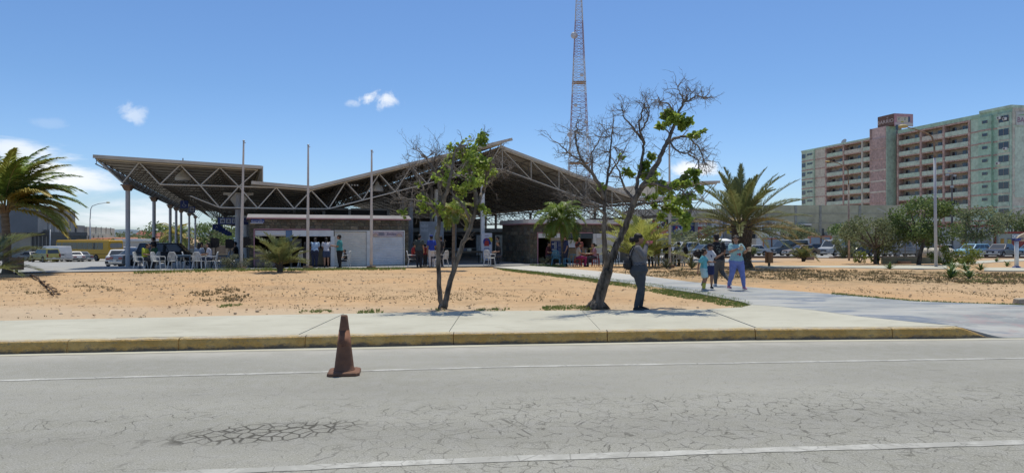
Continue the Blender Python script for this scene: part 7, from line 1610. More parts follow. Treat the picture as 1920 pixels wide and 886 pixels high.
def person(label, loc, yaw, H, pose=None, base=STAND, skin='tan', top=(.3, .3, .3), bottom=(.05, .05, .06), sleeve='short', legs='long', hair='short', shoes=None, f=1.0, face=0.0, tilt=0.0, vox=.015, near=False, hem=None, topm=None, group=None, curl=.5, hand_dir=None, bust=0.0, hipf=1.0, cap=None, belly=0.0, legf=None):
    J = dict(base); J.update(pose or {}); J = {k: Vector(v)*H for k, v in J.items()}; t = thing('person', label, 'person', loc, yaw, group)
    lat = (J['shL']-J['shR']).normalized(); up = (J['neck']-J['pelvis']).normalized(); fwd = lat.cross(up).normalized(); lat2 = (J['hipL']-J['hipR']).normalized(); lf = legf or f
    def ring(c, rx, ry, l=lat, n=16): fw_ = l.cross(up).normalized(); return [c+fw_*rx*H*cos(2*pi*j/n)+l*ry*H*sin(2*pi*j/n) for j in range(n)]
    P0, C0, N0 = J['pelvis'], J['chest'], J['neck']
    def torso(mb, e, lo=-.075, hi=1.0, full=True):
        secs = [(P0+up*lo*H, .062*f*hipf, .085*f*hipf, lat2), (P0-up*.03*H, .074*f*hipf, .098*f*hipf, lat2), (P0+up*.03*H, .07*f*hipf, .092*f*hipf, lat2), (P0.lerp(C0, .5)+fwd*belly*.4*H, (.060+belly*.35)*f, .078*f, lat), (C0+fwd*bust*.2*H, (.066+bust*.3)*f, .092*f**.7, lat), (C0.lerp(N0, .52), .056*f**.7, .092*f**.5, lat), (C0.lerp(N0, .8), .042, .075, lat), (N0, .03, .034, lat)]
        if not full: secs = secs[:7]
        mb.rings([ring(c, rx+e/H, ry+e/H, l) for c, rx, ry, l in secs])
        if bust:
            for s in (1, -1): ball(mb, C0+fwd*(.052*f+bust*.3)*H+lat*s*.042*f*H+up*.01*H, (.032*H+e)*1.0)
        for s, k in ((1, 'hipL'), (-1, 'hipR')): 
            if hipf > 9: ball(mb, J[k]-fwd*.035*f*hipf*H+up*.01*H+lat2*s*.0, (.060*f*H+e))
    def leg(mb, s, e, to=1.0, shoe=False):
        h, k, a = J['hip'+s], J['kn'+s], J['an'+s]
        chain(mb, [h, h.lerp(k, .45), k], [.058*lf*H+e, .052*lf*H+e, .036*H*lf**.5+e])
        if to > .5: chain(mb, [k, k.lerp(a, .35), a.lerp(k, .05) if to >= 1 else k.lerp(a, to)], [.036*H*lf**.5+e, .035*H*lf**.5+e, .021*H+e*1.25])
    def arm(mb, s, e, to=1.0):
        a, b, c = J['sh'+s], J['el'+s], J['wr'+s]
        if to < .8: chain(mb, [a, a.lerp(b, .62)], [.030*H*f**.4+e*.8, .029*H*f**.4+e*1.5])
        else: chain(mb, [a, a.lerp(b, .5), b, b.lerp(c, .4), c], [.034*H*f**.5+e, .029*H*f**.5+e, .024*H*f**.3+e, .024*H*f**.3+e, .017*H+e])
    fd0 = Vector((cos(face), sin(face), 0)); fd = (fd0*cos(tilt)+Vector((0, 0, -sin(tilt)))).normalized(); fl = Vector((-sin(face), cos(face), 0)); fu = fd.cross(fl)
    hrot = Matrix((fd, fl, fu)).transposed(); hc = J['head']
    def hp(x, y, z): return hc+fd*x*H+fl*y*H+fu*z*H
    bs = MB(); torso(bs, 0)
    chain(bs, [N0-up*.02*H, hp(-.012, 0, -.04)], [.033*H, .030*H])
    bs.ell(hc+fu*.012*H, (.058*H, .047*H, .055*H), 14, 10, hrot); bs.ell(hp(.016, 0, -.022), (.043*H, .038*H, .046*H), 12, 8, hrot); ball(bs, hp(.036, 0, -.05), .020*H)
    bs.tube([hp(.054, 0, .012), hp(.070, 0, -.016)], [.006*H, .012*H], 8); ball(bs, hp(.062, 0, -.018), .0105*H)
    for s in (1, -1): bs.ell(hp(-.004, s*.049, -.004), (.012*H, .006*H, .018*H), 8, 6, hrot)
    for s in 'LR':
        leg(bs, s, 0); arm(bs, s, 0); w = J['wr'+s]; d = (w-J['el'+s]).normalized(); sg = 1 if s == 'L' else -1
        if hand_dir and s in hand_dir: d = Vector(hand_dir[s]).normalized()
        pl = (lat*sg*-.6+fwd*.4+rvec(random.Random(3))*.01); pl = (pl-d*pl.dot(d)).normalized(); wd_ = d.cross(pl).normalized()   # palm normal, palm width
        rot = Matrix((d, wd_, pl)).transposed(); bs.ell(w+d*.030*H, (.032*H, .021*H, .011*H), 10, 6, rot)
        for q, (o_, ln) in enumerate(((-.0155, .036), (-.005, .042), (.0055, .040), (.0155, .031))):
            b0 = w+d*.052*H+wd_*o_*H; b1 = b0+(d*cos(curl*.6)+pl*sin(curl*.6))*ln*.55*H; b2 = b1+(d*cos(curl*1.7)+pl*sin(curl*1.7))*ln*.5*H; bs.tube([b0-d*.012*H, b0, b1, b2], [.0058*H, .0058*H, .0054*H, .0045*H], 7)
        tb = w+d*.018*H+wd_*-.018*H; bs.tube([tb, tb+(d*.7-wd_*.6+pl*.3).normalized()*.026*H, tb+(d*.95-wd_*.15+pl*.5).normalized()*.048*H], [.0075*H, .0065*H, .005*H], 7)
    FT = []
    for s in 'LR':
        a = J['an'+s]; k = J['kn'+s]; sh = (k-a).normalized(); toe = fwd-sh*fwd.dot(sh); toe = toe.normalized() if toe.length > .2 else fwd
        if a.z < .075*H: toe = Vector((fwd.x, fwd.y, 0)).normalized(); dn = Vector((0, 0, -1))
        else: dn = -sh
        FT.append((a, toe, dn)); bs.tube([a+dn*.022*H-toe*.02*H, a+dn*.028*H+toe*.05*H, a+dn*.034*H+toe*.09*H], [.022*H, .022*H, .012*H], 8)
    bm_ = remesh(bs, vox if not near else .009, 3); bm_.materials.append(SK[skin]); obj('body', bm_, t)
    v2 = vox if not near else .0105; e = .012 if near else .013
    tb_ = MB(); torso(tb_, e+.003, lo=(hem if hem is not None else -.02), full=True)
    for s in 'LR':
        if sleeve != 'none': arm(tb_, s, e+(.004 if sleeve == 'short' else .001), .5 if sleeve == 'short' else 1.0)
    tm = remesh(tb_, v2, 3, .022 if near else 0); tm.materials.append(topm or cloth(top)); obj('top', tm, t)
    lb_ = MB(); secs = [(P0-up*.085*H, .055*f*hipf, .07*f*hipf), (P0-up*.03*H, .076*f*hipf, .1*f*hipf), (P0+up*(.03 if hem is None or hem < .03 else hem-.015)*H, .066*f*hipf, .088*f*hipf)]
    lb_.rings([ring(c, rx+e*1.25/H, ry+e*1.25/H, lat2) for c, rx, ry in secs])
    if hipf > 1:
        for s, k in ((1, 'hipL'), (-1, 'hipR')): ball(lb_, J[k]-fwd*.024*f*hipf*H+up*.0*H, .064*f*H+e)
    for s in 'LR':
        if legs == 'long': leg(lb_, s, e)
        elif legs == 'short': chain(lb_, [J['hip'+s], J['hip'+s].lerp(J['kn'+s], .7)], [.058*lf*H+e, .052*lf*H+e*1.4])
        else: chain(lb_, [J['hip'+s], J['hip'+s].lerp(J['kn'+s], .55)], [.060*lf*H+e, .060*lf*H+e*2])
    lm = remesh(lb_, v2, 4, .012 if near else 0); lm.materials.append(cloth(bottom)); obj('trousers' if legs == 'long' else ('shorts' if legs == 'short' else 'skirt'), lm, t)
    for a, toe, dn in FT:
        mb = MB(); l2 = toe.cross(dn).normalized(); rr_ = lambda c, w, h: [c+l2*w*H*cos(2*pi*j/12)+(-dn)*h*H*max(-.9, sin(2*pi*j/12)) for j in range(12)]
        mb.rings([rr_(a+dn*.026*H-toe*.034*H, .015, .014), rr_(a+dn*.02*H-toe*.02*H, .024, .026), rr_(a+dn*.022*H+toe*.03*H, .026, .024), rr_(a+dn*.03*H+toe*.075*H, .027, .017), rr_(a+dn*.036*H+toe*.108*H, .015, .009)]); sh_ = mb.build('shoe', shoes or SHOEB, t, smooth=True, fix=True)
        if near: mb = MB(); q = a+dn*.046*H; mb.hexa([q+toe*x*H+l2*y*H+dn*z*H for z in (.004, -.008) for x, y in ((-.042, -.02), (.105, -.026), (.105, .026), (-.042, .02))]); mb.build('sole', SHOEW, sh_, bevel=.004, fix=True)
    hm = MB()
    if hair != 'none':
        hm.ell(hp(-.012, 0, .022), (.058*H, .054*H, .056*H), 14, 10, hrot); hm.ell(hp(-.030, 0, -.002), (.042*H, .050*H, .052*H), 12, 8, hrot)
        for s in (1, -1): hm.ell(hp(.008, s*.04, .034), (.034*H, .015*H, .026*H), 8, 6, hrot)
        if hair == 'bun': ball(hm, hp(-.092, 0, -.012), .037*H); hm.tube([hp(-.05, 0, .0), hp(-.09, 0, -.01)], .03*H, 8)
        if hair == 'puff':
            r = random.Random(4)
            for _ in range(34): ball(hm, hp(-.14, 0, -.045)+rvec(r)*.07*H, r.uniform(.025, .05)*H)
            hm.tube([hp(-.05, 0, .01), hp(-.12, 0, -.02)], .028*H, 8)
        if hair == 'tail': chain(hm, [hp(-.06, 0, .02), hp(-.085, 0, -.05), hp(-.08, 0, -.14)], [.02*H, .022*H, .012*H])
        if hair == 'long': chain(hm, [hp(-.03, 0, 0), hp(-.05, 0, -.07), hp(-.055, 0, -.15)], [.05*H, .048*H, .034*H])
        o = remesh(hm, vox if not near else .009, 2, .012 if near else 0); o.materials.append(HAIR); obj('hair', o, t)
    if cap is not None:
        mb = MB(); mb.ell(hp(-.006, 0, .036), (.064*H, .057*H, .048*H), 14, 8, hrot); mb.build('cap', cloth(cap), t, smooth=True); 
        mb = MB(); mb.rings([[hp(.045, -.04, .045), hp(.075, -.034, .04), hp(.098, 0, .036), hp(.075, .034, .04), hp(.045, .04, .045)], [hp(.045, -.04, .039), hp(.075, -.034, .034), hp(.098, 0, .030), hp(.075, .034, .034), hp(.045, .04, .039)]]); mb.build('cap_peak', cloth(cap), t)
    if near:
        for s in (1, -1):
            ey = MB(); ball(ey, hp(.046, s*.019, .006), .0085*H); e_ = ey.build('eye', EYEW, t, smooth=True); ip = MB(); ball(ip, hp(.0515, s*.019, .006), .0045*H); ip.build('iris', EYEB, e_, smooth=True)
            bw = MB(); bw.tube([hp(.052, s*.010, .019), hp(.054, s*.02, .023), hp(.046, s*.031, .019)], .0028*H, 5); bw.build('eyebrow', HAIR, t)
        mo = MB(); mo.ell(hp(.056, 0, -.037), (.006*H, .016*H, .0055*H), 10, 6, hrot); mo.build('mouth', LIP, t, smooth=True)
    t['_hp'] = 0; del t['_hp']; return t, J, hp
# striped jersey
def stripes():
    m, b = newmat('striped_knit', .85, .2); n, l, mt, mr, nz, mix = node_tools(m); tc = n.new('ShaderNodeTexCoord'); sx = n.new('ShaderNodeSeparateXYZ'); l.new(tc.outputs['Object'], sx.inputs[0])
    w = mt('SINE', mt('MULTIPLY', mt('ADD', mt('ADD', sx.outputs[2], mt('MULTIPLY', sx.outputs[0], -.35)), mt('MULTIPLY', sx.outputs[1], .12)), 250)); l.new(mix(mr(w, -.1, .5), (.05, .052, .06), (.24, .235, .25)), b.inputs['Base Color']); return m
g = G(1196, 582.5); g.z = .185
wp, J, hp = person('woman in a striped grey top and jeans holding a pink phone to her face', g, R(0), 1.67, dict(pelvis=(.012, 0, .535), chest=(-.012, 0, .715), neck=(-.006, 0, .84), head=(.012, 0, .925), shL=(-.008, .10, .80), elL=(.075, .11, .72), wrL=(.118, .03, .845), shR=(-.02, -.105, .80), elR=(.05, -.145, .705), wrR=(.098, -.055, .835),
   hipL=(.022, .05, .51), knL=(.055, .055, .29), anL=(.048, .06, .045), hipR=(.008, -.05, .51), knR=(.032, -.055, .285), anR=(-.038, -.06, .045)), skin='mid', sleeve='long', bottom=(.05, .058, .07), hair='bun', f=1.3, near=True, hem=.075, topm=stripes(), bust=.03, hipf=1.10, belly=.03, face=.12, curl=.9, hand_dir={'L': (.35, -.3, .8), 'R': (.5, .35, .75)}, legf=1.28)
ph = thing('phone', 'pink mobile phone held up by the woman in the striped top', 'phone', g+Vector((.245, -.02, 1.466)), R(8)); mb = MB(); mb.bx(-.075, .075, -.038, .038, -.005, .005); mb.build('case', M('phone_pink', (.55, .16, .20), .4), ph, bevel=.004)
mb = MB(); mb.bx(-.068, .068, -.033, .033, .0052, .0062); mb.build('screen', glassmat('phone_glass', (.02, .02, .025), .1), ph); mb = MB(); mb.lathe([(.007, -.0075), (.007, -.0052)], 10, (.055, .02, 0)); mb.build('lens', glassmat('phone_glass'), ph); ph.rotation_euler = (R(-55), R(-6), R(8))
bk = thing('backpack', 'small black backpack hanging low behind the woman in the striped top', 'backpack', g+Vector((-.225, -.04, .88)), 0)
BKM = M('backpack_black', (.022, .023, .027), .7, var=.3, scale=12)
mb = MB(); mb.ell((0, 0, .14), (.085, .135, .155), 14, 8); o = remesh(mb, .012, 2, .02); o.materials.append(BKM); obj('bag', o, bk)
mb = MB(); mb.ell((-.05, 0, .09), (.055, .1, .085), 12, 7); mb.build('pocket', BKM, bk, smooth=True); mb = MB(); mb.tube([(-.02, 0, .28), (-.03, 0, .33), (.02, 0, .33), (.03, 0, .28)], .009, 6); mb.build('handle', BKM, bk)
for y in (-.09, .1): mb = MB(); mb.tube([(.05, y, .27), (.075, y*1.2, .40), (.13, y*1.35, .50), (.2, y*1.4, .53)], .013, 6); mb.build('strap', BKM, bk)
for z, x in ((.18, -.09),): mb = MB(); mb.tube([(x, -.1, z-.04), (x-.01, 0, z+.02), (x, .1, z-.04)], .005, 5); mb.build('zip', M('dull_metal', (.3, .31, .31)), bk)
mb = MB(); mb.tube([(-.03, -.1, .03), (-.07, -.12, -.03), (-.06, -.1, -.09)], .006, 5); mb.build('dangling_cord', BKM, bk)
# the family on the path
def pic(px0, k, z0, H, d, sgn=1):   # picture-plane joints (px, py, depth) -> fractions of H
    return {a: (c, sgn*(x-px0)*k/H, (z0-y)*k/H) for a, (x, y, c) in d.items()}
gm = G(1381, 545); gm.z = .2; H = 1.64
mo_, J, hp = person('woman in periwinkle trousers and an aqua top carrying snacks, walking with the family', gm, R(-90), H, pic(505, .00234, 790, H, dict(pelvis=(505, 415, 0), chest=(500, 300, .01), neck=(495, 212, .0), head=(490, 152, .022), shL=(562, 228, 0), elL=(596, 318, .03), wrL=(604, 288, .14), shR=(430, 228, .01), elR=(410, 308, .05), wrR=(478, 272, .15),
   hipL=(540, 428, 0), knL=(566, 575, .05), anL=(592, 745, .03), hipR=(470, 428, 0), knR=(446, 580, .02), anR=(418, 738, -.06))), skin='tan', sleeve='short', top=(.30, .50, .53), bottom=(.165, .215, .50), hair='tail', f=1.18, near=True, shoes=M('shoe_pink', (.50, .20, .27), .6), face=-.35, tilt=.3, hem=-.03, bust=.025, hipf=1.08, curl=1.1, hand_dir={'L': (.8, .2, .4), 'R': (.5, .75, .35)})
mb = MB(); mb.prism([(0, 0), (.04, .02), (.07, -.03), (.11, .0), (.1, .06), (.05, .09), (0, .06)], 0, .004); pr_ = mb.build('shirt_print', M('print_red', (.42, .08, .09), .8), mo_); pr_.rotation_euler = (R(90), 0, R(90)); pr_.location = (.156, -.03, 1.03)
mb = MB(); mb.tube([hp(.035, -.045, .05), hp(.06, -.02, .052), hp(.062, .02, .052), hp(.035, .045, .05)], .006, 6); mb.ell(hp(.055, -.024, .058), (.02, .026, .016), 8, 6); mb.ell(hp(.055, .024, .058), (.02, .026, .016), 8, 6); mb.build('sunglasses', SHOEB, mo_, smooth=True)
def bag(label, off, s, rz=0):
    t = thing('paper_bag', label, 'snack bag', gm+Vector(off), rz); r = random.Random(5); mb = MB(); mb.rings([[(s*.42*cos(2*pi*j/10)*q, s*.3*sin(2*pi*j/10)*q, z*s) for j in range(10)] for z, q in ((0, .55), (.05, .75), (.5, .95), (.9, 1.1))], cap=False); mb.build('paper', M('kraft_cream', (.55, .44, .28), .8, var=.12), t)
    mb = MB()
    for k in range(7): a = r.uniform(0, 6); mb.ell((s*.22*cos(a), s*.18*sin(a), s*(.82+.1*r.random())), (s*.11, s*.1, s*.09), 7, 5)
    mb.build('popcorn', M('snack', (.58, .46, .27), .8, var=.2), t, smooth=True)
bag('cream paper bag of snacks in the right hand of the woman in aqua', (.045, -.30, 1.17), .14); bag('cream paper cone of snacks in the left hand of the woman in aqua', (.285, -.28, 1.14), .14)
gb = G(1331, 543.8); gb.z = .2; H = 1.40
by, J, hp = person('boy in a white tee shirt, navy shorts and a dark cap reaching to the woman', gb, R(-90), H, pic(270, .00234, 785, H, dict(pelvis=(264, 470, 0), chest=(262, 370, .01), neck=(264, 290, 0), head=(272, 243, .02), shL=(300, 308, 0), elL=(340, 385, .03), wrL=(402, 345, .06), shR=(224, 306, 0), elR=(212, 390, -.02), wrR=(228, 440, .08),
   hipL=(284, 482, 0), knL=(288, 615, .03), anL=(287, 745, .02), hipR=(246, 482, 0), knR=(248, 610, -.01), anR=(214, 690, -.16))), skin='mid', top=(.60, .60, .63), bottom=(.025, .035, .11), legs='short', hair='short', cap=(.02, .02, .025), near=True, face=.75, tilt=.1, hem=-.06, f=.95, curl=.4, shoes=SHOEB)
mb = MB(); mb.prism([(0, 0), (.05, .01), (.06, .07), (.03, .11), (.0, .08)], 0, .004); o = mb.build('shirt_print', M('print_navy', (.05, .05, .12), .8), by); o.rotation_euler = (R(90), 0, R(90)); o.location = (.105, -.02, .93)
gg = G(1319.5, 546.3); gg.z = .2; H = 1.27
gl, J, hp = person('girl with a puffy ponytail, turquoise top and yellow socks', gg, R(-20), H, dict(pelvis=(0, 0, .51), chest=(.0, 0, .68), neck=(-.005, 0, .80), head=(.012, 0, .895), shL=(0, .095, .765), elL=(.085, .12, .66), wrL=(.19, .09, .655), shR=(-.02, -.095, .765), elR=(-.10, -.13, .615), wrR=(-.115, -.145, .46),
   hipL=(0, .048, .49), knL=(.05, .05, .285), anL=(-.02, .05, .055), hipR=(0, -.048, .49), knR=(.01, -.05, .28), anR=(.015, -.05, .045)), skin='mid', top=(.13, .42, .47), bottom=(.42, .60, .62), legs='short', hair='puff', near=True, face=.25, hem=-.10, f=.98, shoes=M('shoe_grey', (.36, .36, .36), .6), curl=.4)
SOCK = cloth((.55, .52, .10))
for s in 'LR': mb = MB(); a, k = J['an'+s], J['kn'+s]; mb.tube([a, a.lerp(k, .3), a.lerp(k, .58)], [.026*H, .037*H, .040*H], 12); mb.build('sock', SOCK, gl, smooth=True)
mb = MB(); mb.prism([(0, 0), (.045, .0), (.06, .05), (.03, .1), (-.01, .06)], 0, .004); o = mb.build('shirt_print', M('print_purple', (.07, .05, .13), .8), gl); o.rotation_euler = (R(90), 0, R(90)); o.location = (.095, -.02, .83)
gf = G(1347, 537.5); gf.z = .2; H = 1.70
fa, J, hp = person('man in a black tee shirt walking away with one foot lifted', gf, R(90), H, pic(365, .00253, 742, H, dict(pelvis=(368, 405, 0), chest=(365, 285, .0), neck=(358, 190, .01), head=(345, 130, .03), shL=(312, 205, 0), elL=(308, 300, .03), wrL=(330, 370, .13), shR=(420, 210, 0), elR=(440, 300, -.02), wrR=(430, 385, .06),
   hipL=(345, 420, 0), knL=(338, 565, .04), anL=(334, 712, .03), hipR=(395, 420, 0), knR=(415, 560, .05), anR=(468, 662, -.14)), -1), skin='brown', top=(.018, .018, .02), bottom=(.085, .085, .085), hair='short', f=1.12, near=True, shoes=SHOEW, hem=-.05)
mb = MB(); r_ = random.Random(2)
for _ in range(14): y, z = r_.uniform(-.1, .1), r_.uniform(-.13, .13); mb.bx(-.003, .0, y-.02, y+.02, z-.012, z+.012)
mb.build('back_print', M('print_grey', (.16, .19, .18), .8), fa, loc=(-.142, 0, 1.16), kind='stuff')

# ------------------------------------------------------------------ chairs, tables, loudspeakers
def slabpt(px, py, dz=0.0): Y = FPX*(CAMZ-.145)/(py-CPY); return Vector(((px-CPX)/FPX*Y, Y, .145+dz))
CH0 = {}
def plastic_chair(px, py, yaw, label, mat=WHITE, group='white plastic chairs', name='plastic_chair'):
    if mat is WHITE: mat = M('chair_plastic', (.52, .53, .53), .5, var=.08, scale=3, dirt=.2)
    loc = slabpt(px, py)
    if mat.name in CH0: return dup(CH0[mat.name], loc, yaw, label)
    t = thing(name, label, 'chair', loc, yaw, group); CH0[mat.name] = t
    mb = MB(); mb.rings([[(-.2, -.2, .43), (-.05, -.22, .42), (.12, -.225, .425), (.23, -.21, .44), (.24, -.2, .425), (.12, -.2, .405), (-.05, -.2, .4), (-.2, -.18, .41)], [(-.2, .2, .43), (-.05, .22, .42), (.12, .225, .425), (.23, .21, .44), (.24, .2, .425), (.12, .2, .405), (-.05, .2, .4), (-.2, .18, .41)]]); mb.build('seat', mat, t, fix=True, bevel=.008)
    arc = [(-.22-.11*sin(q)**1.0, .215*cos(q), .43+.43*min(1, 1.18*sin(q))) for q in [pi*k/14 for k in range(15)]]; mb = MB(); mb.tube(arc, .022, 7); mb.build('back_frame', mat, t, smooth=True)
    sl = MB(); sl.hexa([(-.215, -.018, .42), (-.2, -.018, .42), (-.2, .018, .42), (-.215, .018, .42), (-.325, -.016, .84), (-.31, -.016, .84), (-.31, .016, .84), (-.325, .016, .84)]); me = sl.mesh('back_slat', mat)
    for y in (-.12, -.06, 0, .06, .12): o = obj('back_slat', me, t, (0, y, -.02 if abs(y) > .1 else 0))
    for sx, sy in ((1, 1), (1, -1), (-1, 1), (-1, -1)):
        mb = MB(); a = Vector((.2 if sx > 0 else -.19, .19*sy, .43)); b = Vector((.25 if sx > 0 else -.27, .235*sy, 0)); mb.tube([a, a.lerp(b, .5), b], [.035, .026, .02], 6); mb.build('leg', mat, t)
    for s in (1, -1): mb = MB(); mb.tube([(-.27, .215*s, .64), (-.05, .245*s, .645), (.17, .25*s, .64), (.215, .24*s, .56), (.21, .22*s, .43)], .02, 6); mb.build('armrest', mat, t)
    return t
ST0 = {}
def stool(px, py, label, mat, h=.45, name='stool'):
    loc = slabpt(px, py)
    k = (mat.name, h)
    if k in ST0: return dup(ST0[k], loc, .4, label)
    t = thing(name, label, 'stool', loc, .2, 'plastic stools at the kiosk'); ST0[k] = t
    mb = MB(); mb.bx(-.16, .16, -.16, .16, h-.035, h); mb.build('seat', mat, t, bevel=.015)
    for sx in (1, -1):
        for sy in (1, -1): mb = MB(); mb.tube([(.13*sx, .13*sy, h-.03), (.17*sx, .17*sy, 0)], [.022, .018], 6); mb.build('leg', mat, t)
    for s in (1, -1): mb = MB(); mb.bx(-.14, .14, s*.15-.008, s*.15+.008, .18, .205); mb.build('rung', mat, t)
    return t
def table(px, py, label, mat, w=.8, d=.8, h=.72, topm=None, yaw=TA):
    t = thing('table', label, 'table', slabpt(px, py), yaw); mb = MB(); mb.bx(-w/2, w/2, -d/2, d/2, h-.03, h); mb.build('tabletop', topm or mat, t, bevel=.008)
    for sx in (1, -1):
        for sy in (1, -1): mb = MB(); mb.tube([(sx*(w/2-.05), sy*(d/2-.05), h-.03), (sx*(w/2-.03), sy*(d/2-.03), 0)], .028, 6); mb.build('leg', mat, t)
    for s in (1, -1): mb = MB(); mb.bx(-w/2+.05, w/2-.05, s*(d/2-.06)-.01, s*(d/2-.06)+.01, h-.1, h-.031); mb.build('apron', mat, t)
    return t
BLT = M('blue_plastic', (.055, .10, .16), .5); LBT = M('light_blue_plastic', (.12, .30, .40), .5); RDP = M('red_plastic', (.30, .03, .028), .45); BKP = M('black_plastic', (.02, .02, .022), .5)
plastic_chair(264, 505.5, R(5), 'white chair under the man in yellow beside the first canopy column'); plastic_chair(297, 505.3, R(-5), 'empty white chair side-on between the man in green and the blue table')
plastic_chair(286, 504, R(180), 'white chair under the man in green'); plastic_chair(327, 505, R(95), 'empty white chair seen from behind, middle of the canopy group'); plastic_chair(355, 504.3, R(20), 'white chair holding a dark bag beside the blue table')
plastic_chair(373, 504.8, R(92), 'white chair under the woman in grey-blue with the long plait'); plastic_chair(396, 504.3, R(195), 'white chair under the woman in white at the right of the canopy group'); plastic_chair(425, 500, R(160), 'white chair further back by the loudspeakers')
plastic_chair(569, 500.6, R(95), 'white chair with armrests standing alone at the open kiosk'); plastic_chair(646, 501, R(180), 'white chair under the child beside the man in teal'); plastic_chair(774, 500, R(8), 'white chair under the person in red at the entrance corner')
plastic_chair(813, 499.6, R(100), 'white chair behind the man in royal blue'); plastic_chair(829, 499.2, R(150), 'white chair against the grey display board'); plastic_chair(918, 497, R(60), 'white chair behind the event banner')
for k, (px, py, yw, lab) in enumerate(((1222, 499, 20, 'white chair nearest the woman with the phone'), (1237, 498.6, 160, 'white chair left of the right flagpole'), (1273, 499, 92, 'white chair seen from behind, under the man by the agave'), (1264, 497.5, 30, 'white chair just right of the right flagpole'), (1290, 498.5, 180, 'white chair at the right end behind the yellowish agave'), (1250, 497, 200, 'white chair half hidden by the right flagpole'))): plastic_chair(px, py, R(yw), lab)
plastic_chair(1138, 498.7, R(80), 'black plastic chair left of the leaning trunk at the right kiosk', BKP, 'black chairs at the right kiosk'); plastic_chair(1150, 498.5, R(100), 'black plastic chair inside the fork of the leaning tree', BKP); plastic_chair(1078, 499, R(200), 'light blue plastic chair behind the direction board', LBT, 'blue chairs'); plastic_chair(1043, 498.3, R(80), 'light blue plastic chair under the direction board', LBT)
table(344, 504.6, 'dark blue plastic table under the left wing', BLT, .7, .7, .72); table(274, 503.3, 'dark table between the men in yellow and green', BLT, .6, .6, .7); table(411, 503.3, 'dark table with papers near the loudspeakers', BLT, .8, .6, .72, M('table_dark', (.10, .09, .07), .6)); table(382, 503.2, 'small pale table between the two women under the wing', M('frame_white', (.66, .66, .63)), .6, .6, .7)
table(870, 493.5, 'long dark table with small items deep in the entrance hall', M('table_dark', (.10, .09, .07)), 2.2, .8, .75); table(1105, 499, 'red-legged table with a beige top between the two seated women', RDP, .85, .75, .72, M('beige_top', (.42, .36, .28), .6)); table(1265, 498, 'white plastic table behind the right flagpole', WHITE, .8, .8, .7)
stool(1083, 500.2, 'red stool under the woman in cream', RDP); stool(1117, 500, 'red stool under the woman in pink', RDP); stool(1089, 498.2, 'red stool against the counter behind the woman in cream', RDP); stool(1063, 499.5, 'light blue stool right of the direction board', LBT); stool(820, 500, 'white stool at the foot of the display board', WHITE)
def loudspeaker(px, py0, py1, base, label):
    g = slabpt(px, base); z0, z1 = CAMZ+(CPY-py1)/FPX*g.y-.145, CAMZ+(CPY-py0)/FPX*g.y-.145; t = thing('speaker_stand', 'tripod stand under the '+label.replace(' on a stand', ''), 'speaker stand', g); BK = M('dark_metal', (.03, .03, .032))
    mb = MB(); mb.tube([(0, 0, .12), (0, 0, z0-.005)], .02, 7); mb.build('pole', BK, t)
    for k in range(3): a = 2*pi*k/3+.4; mb = MB(); mb.tube([(0, 0, .55), (.42*cos(a), .42*sin(a), 0)], .015, 5); mb.build('leg', BK, t)
    t = thing('loudspeaker', label, 'loudspeaker', g+Vector((0, 0, z0))); w = .19; h = z1-z0; mb = MB(); mb.hexa([(-w, -.15, 0), (w, -.15, 0), (w*.7, .18, 0), (-w*.7, .18, 0), (-w, -.15, h), (w, -.15, h), (w*.7, .18, h), (-w*.7, .18, h)]); mb.build('cabinet', BKP, t, bevel=.015)
    mb = MB(); mb.bx(-w*.9, w*.9, -.165, -.152, .03, h-.03); mb.build('grille', M('speaker_grille', (.012, .012, .013), .7), t); mb = MB(); mb.tube([(-.06, .05, h), (-.05, .05, h+.04), (.05, .05, h+.04), (.06, .05, h)], .012, 5); mb.build('handle', BKP, t)
loudspeaker(403.5, 463, 446.5, 503.5, 'black loudspeaker on a stand, the larger left one of two under the left wing'); loudspeaker(431.5, 464, 449, 502, 'black loudspeaker on a stand, the smaller right one of two under the left wing'); loudspeaker(463.5, 463, 445, 502.5, 'narrow black loudspeaker against the kiosk corner')
def prs(label, px, py, yaw, H=1.68, **k): return person(label, slabpt(px, py), R(yaw), H, **k)[0]
LEAN = dict(elL=(.09, .12, .66), wrL=(.20, .06, .62), elR=(.09, -.12, .66), wrR=(.20, -.06, .62), chest=(.04, 0, .71), neck=(.07, 0, .82), head=(.1, 0, .9), shL=(.06, .105, .79), shR=(.06, -.105, .79))
GIVE = dict(elL=(.03, .125, .64), wrL=(.2, .08, .66), elR=(.03, -.125, .64), wrR=(.2, -.08, .66))
prs('man in a yellow shirt seated at a table beside the first canopy column', 271, 505, 0, base=SIT, top=(.42, .45, .05), skin='mid', pose=dict(head=(.09, 0, .70), neck=(.05, 0, .625)))
prs('man in a dark green shirt seated facing the man in yellow', 291, 503.8, 180, base=SIT, top=(.03, .09, .04), skin='mid', pose=dict(head=(.08, 0, .71)))
prs('dark-haired person standing behind the man in green', 288, 496, 180, H=1.6, top=(.03, .03, .035))
prs('woman in a grey-blue shirt with a long dark plait, seated with her back turned', 373, 504, 92, base=SIT, top=(.21, .26, .34), hair='long', bottom=(.05, .06, .10), skin='mid')
prs('person in black seated beyond the woman with the plait', 379, 502.5, 250, base=SIT, top=(.018, .018, .02), hair='short'); prs('woman in a white blouse seated at the right of the canopy group', 393, 504, 195, base=SIT, top=(.48, .47, .52), hair='long', bottom=(.04, .05, .08))
prs('person in black far back between the flagpole and the kiosk corner', 443, 499, 190, base=SIT, top=(.015, .015, .017), H=1.7)
prs('man in a teal polo shirt and black trousers before the closed shutter', 637, 502, 180, H=1.74, top=(.06, .26, .27), bottom=(.012, .012, .014), f=1.2, pose=GIVE, skin='mid', belly=.03)
prs('child in black seated behind the man in teal', 648, 501, 200, H=1.2, base=SIT, top=(.015, .015, .017), bottom=(.03, .04, .07))
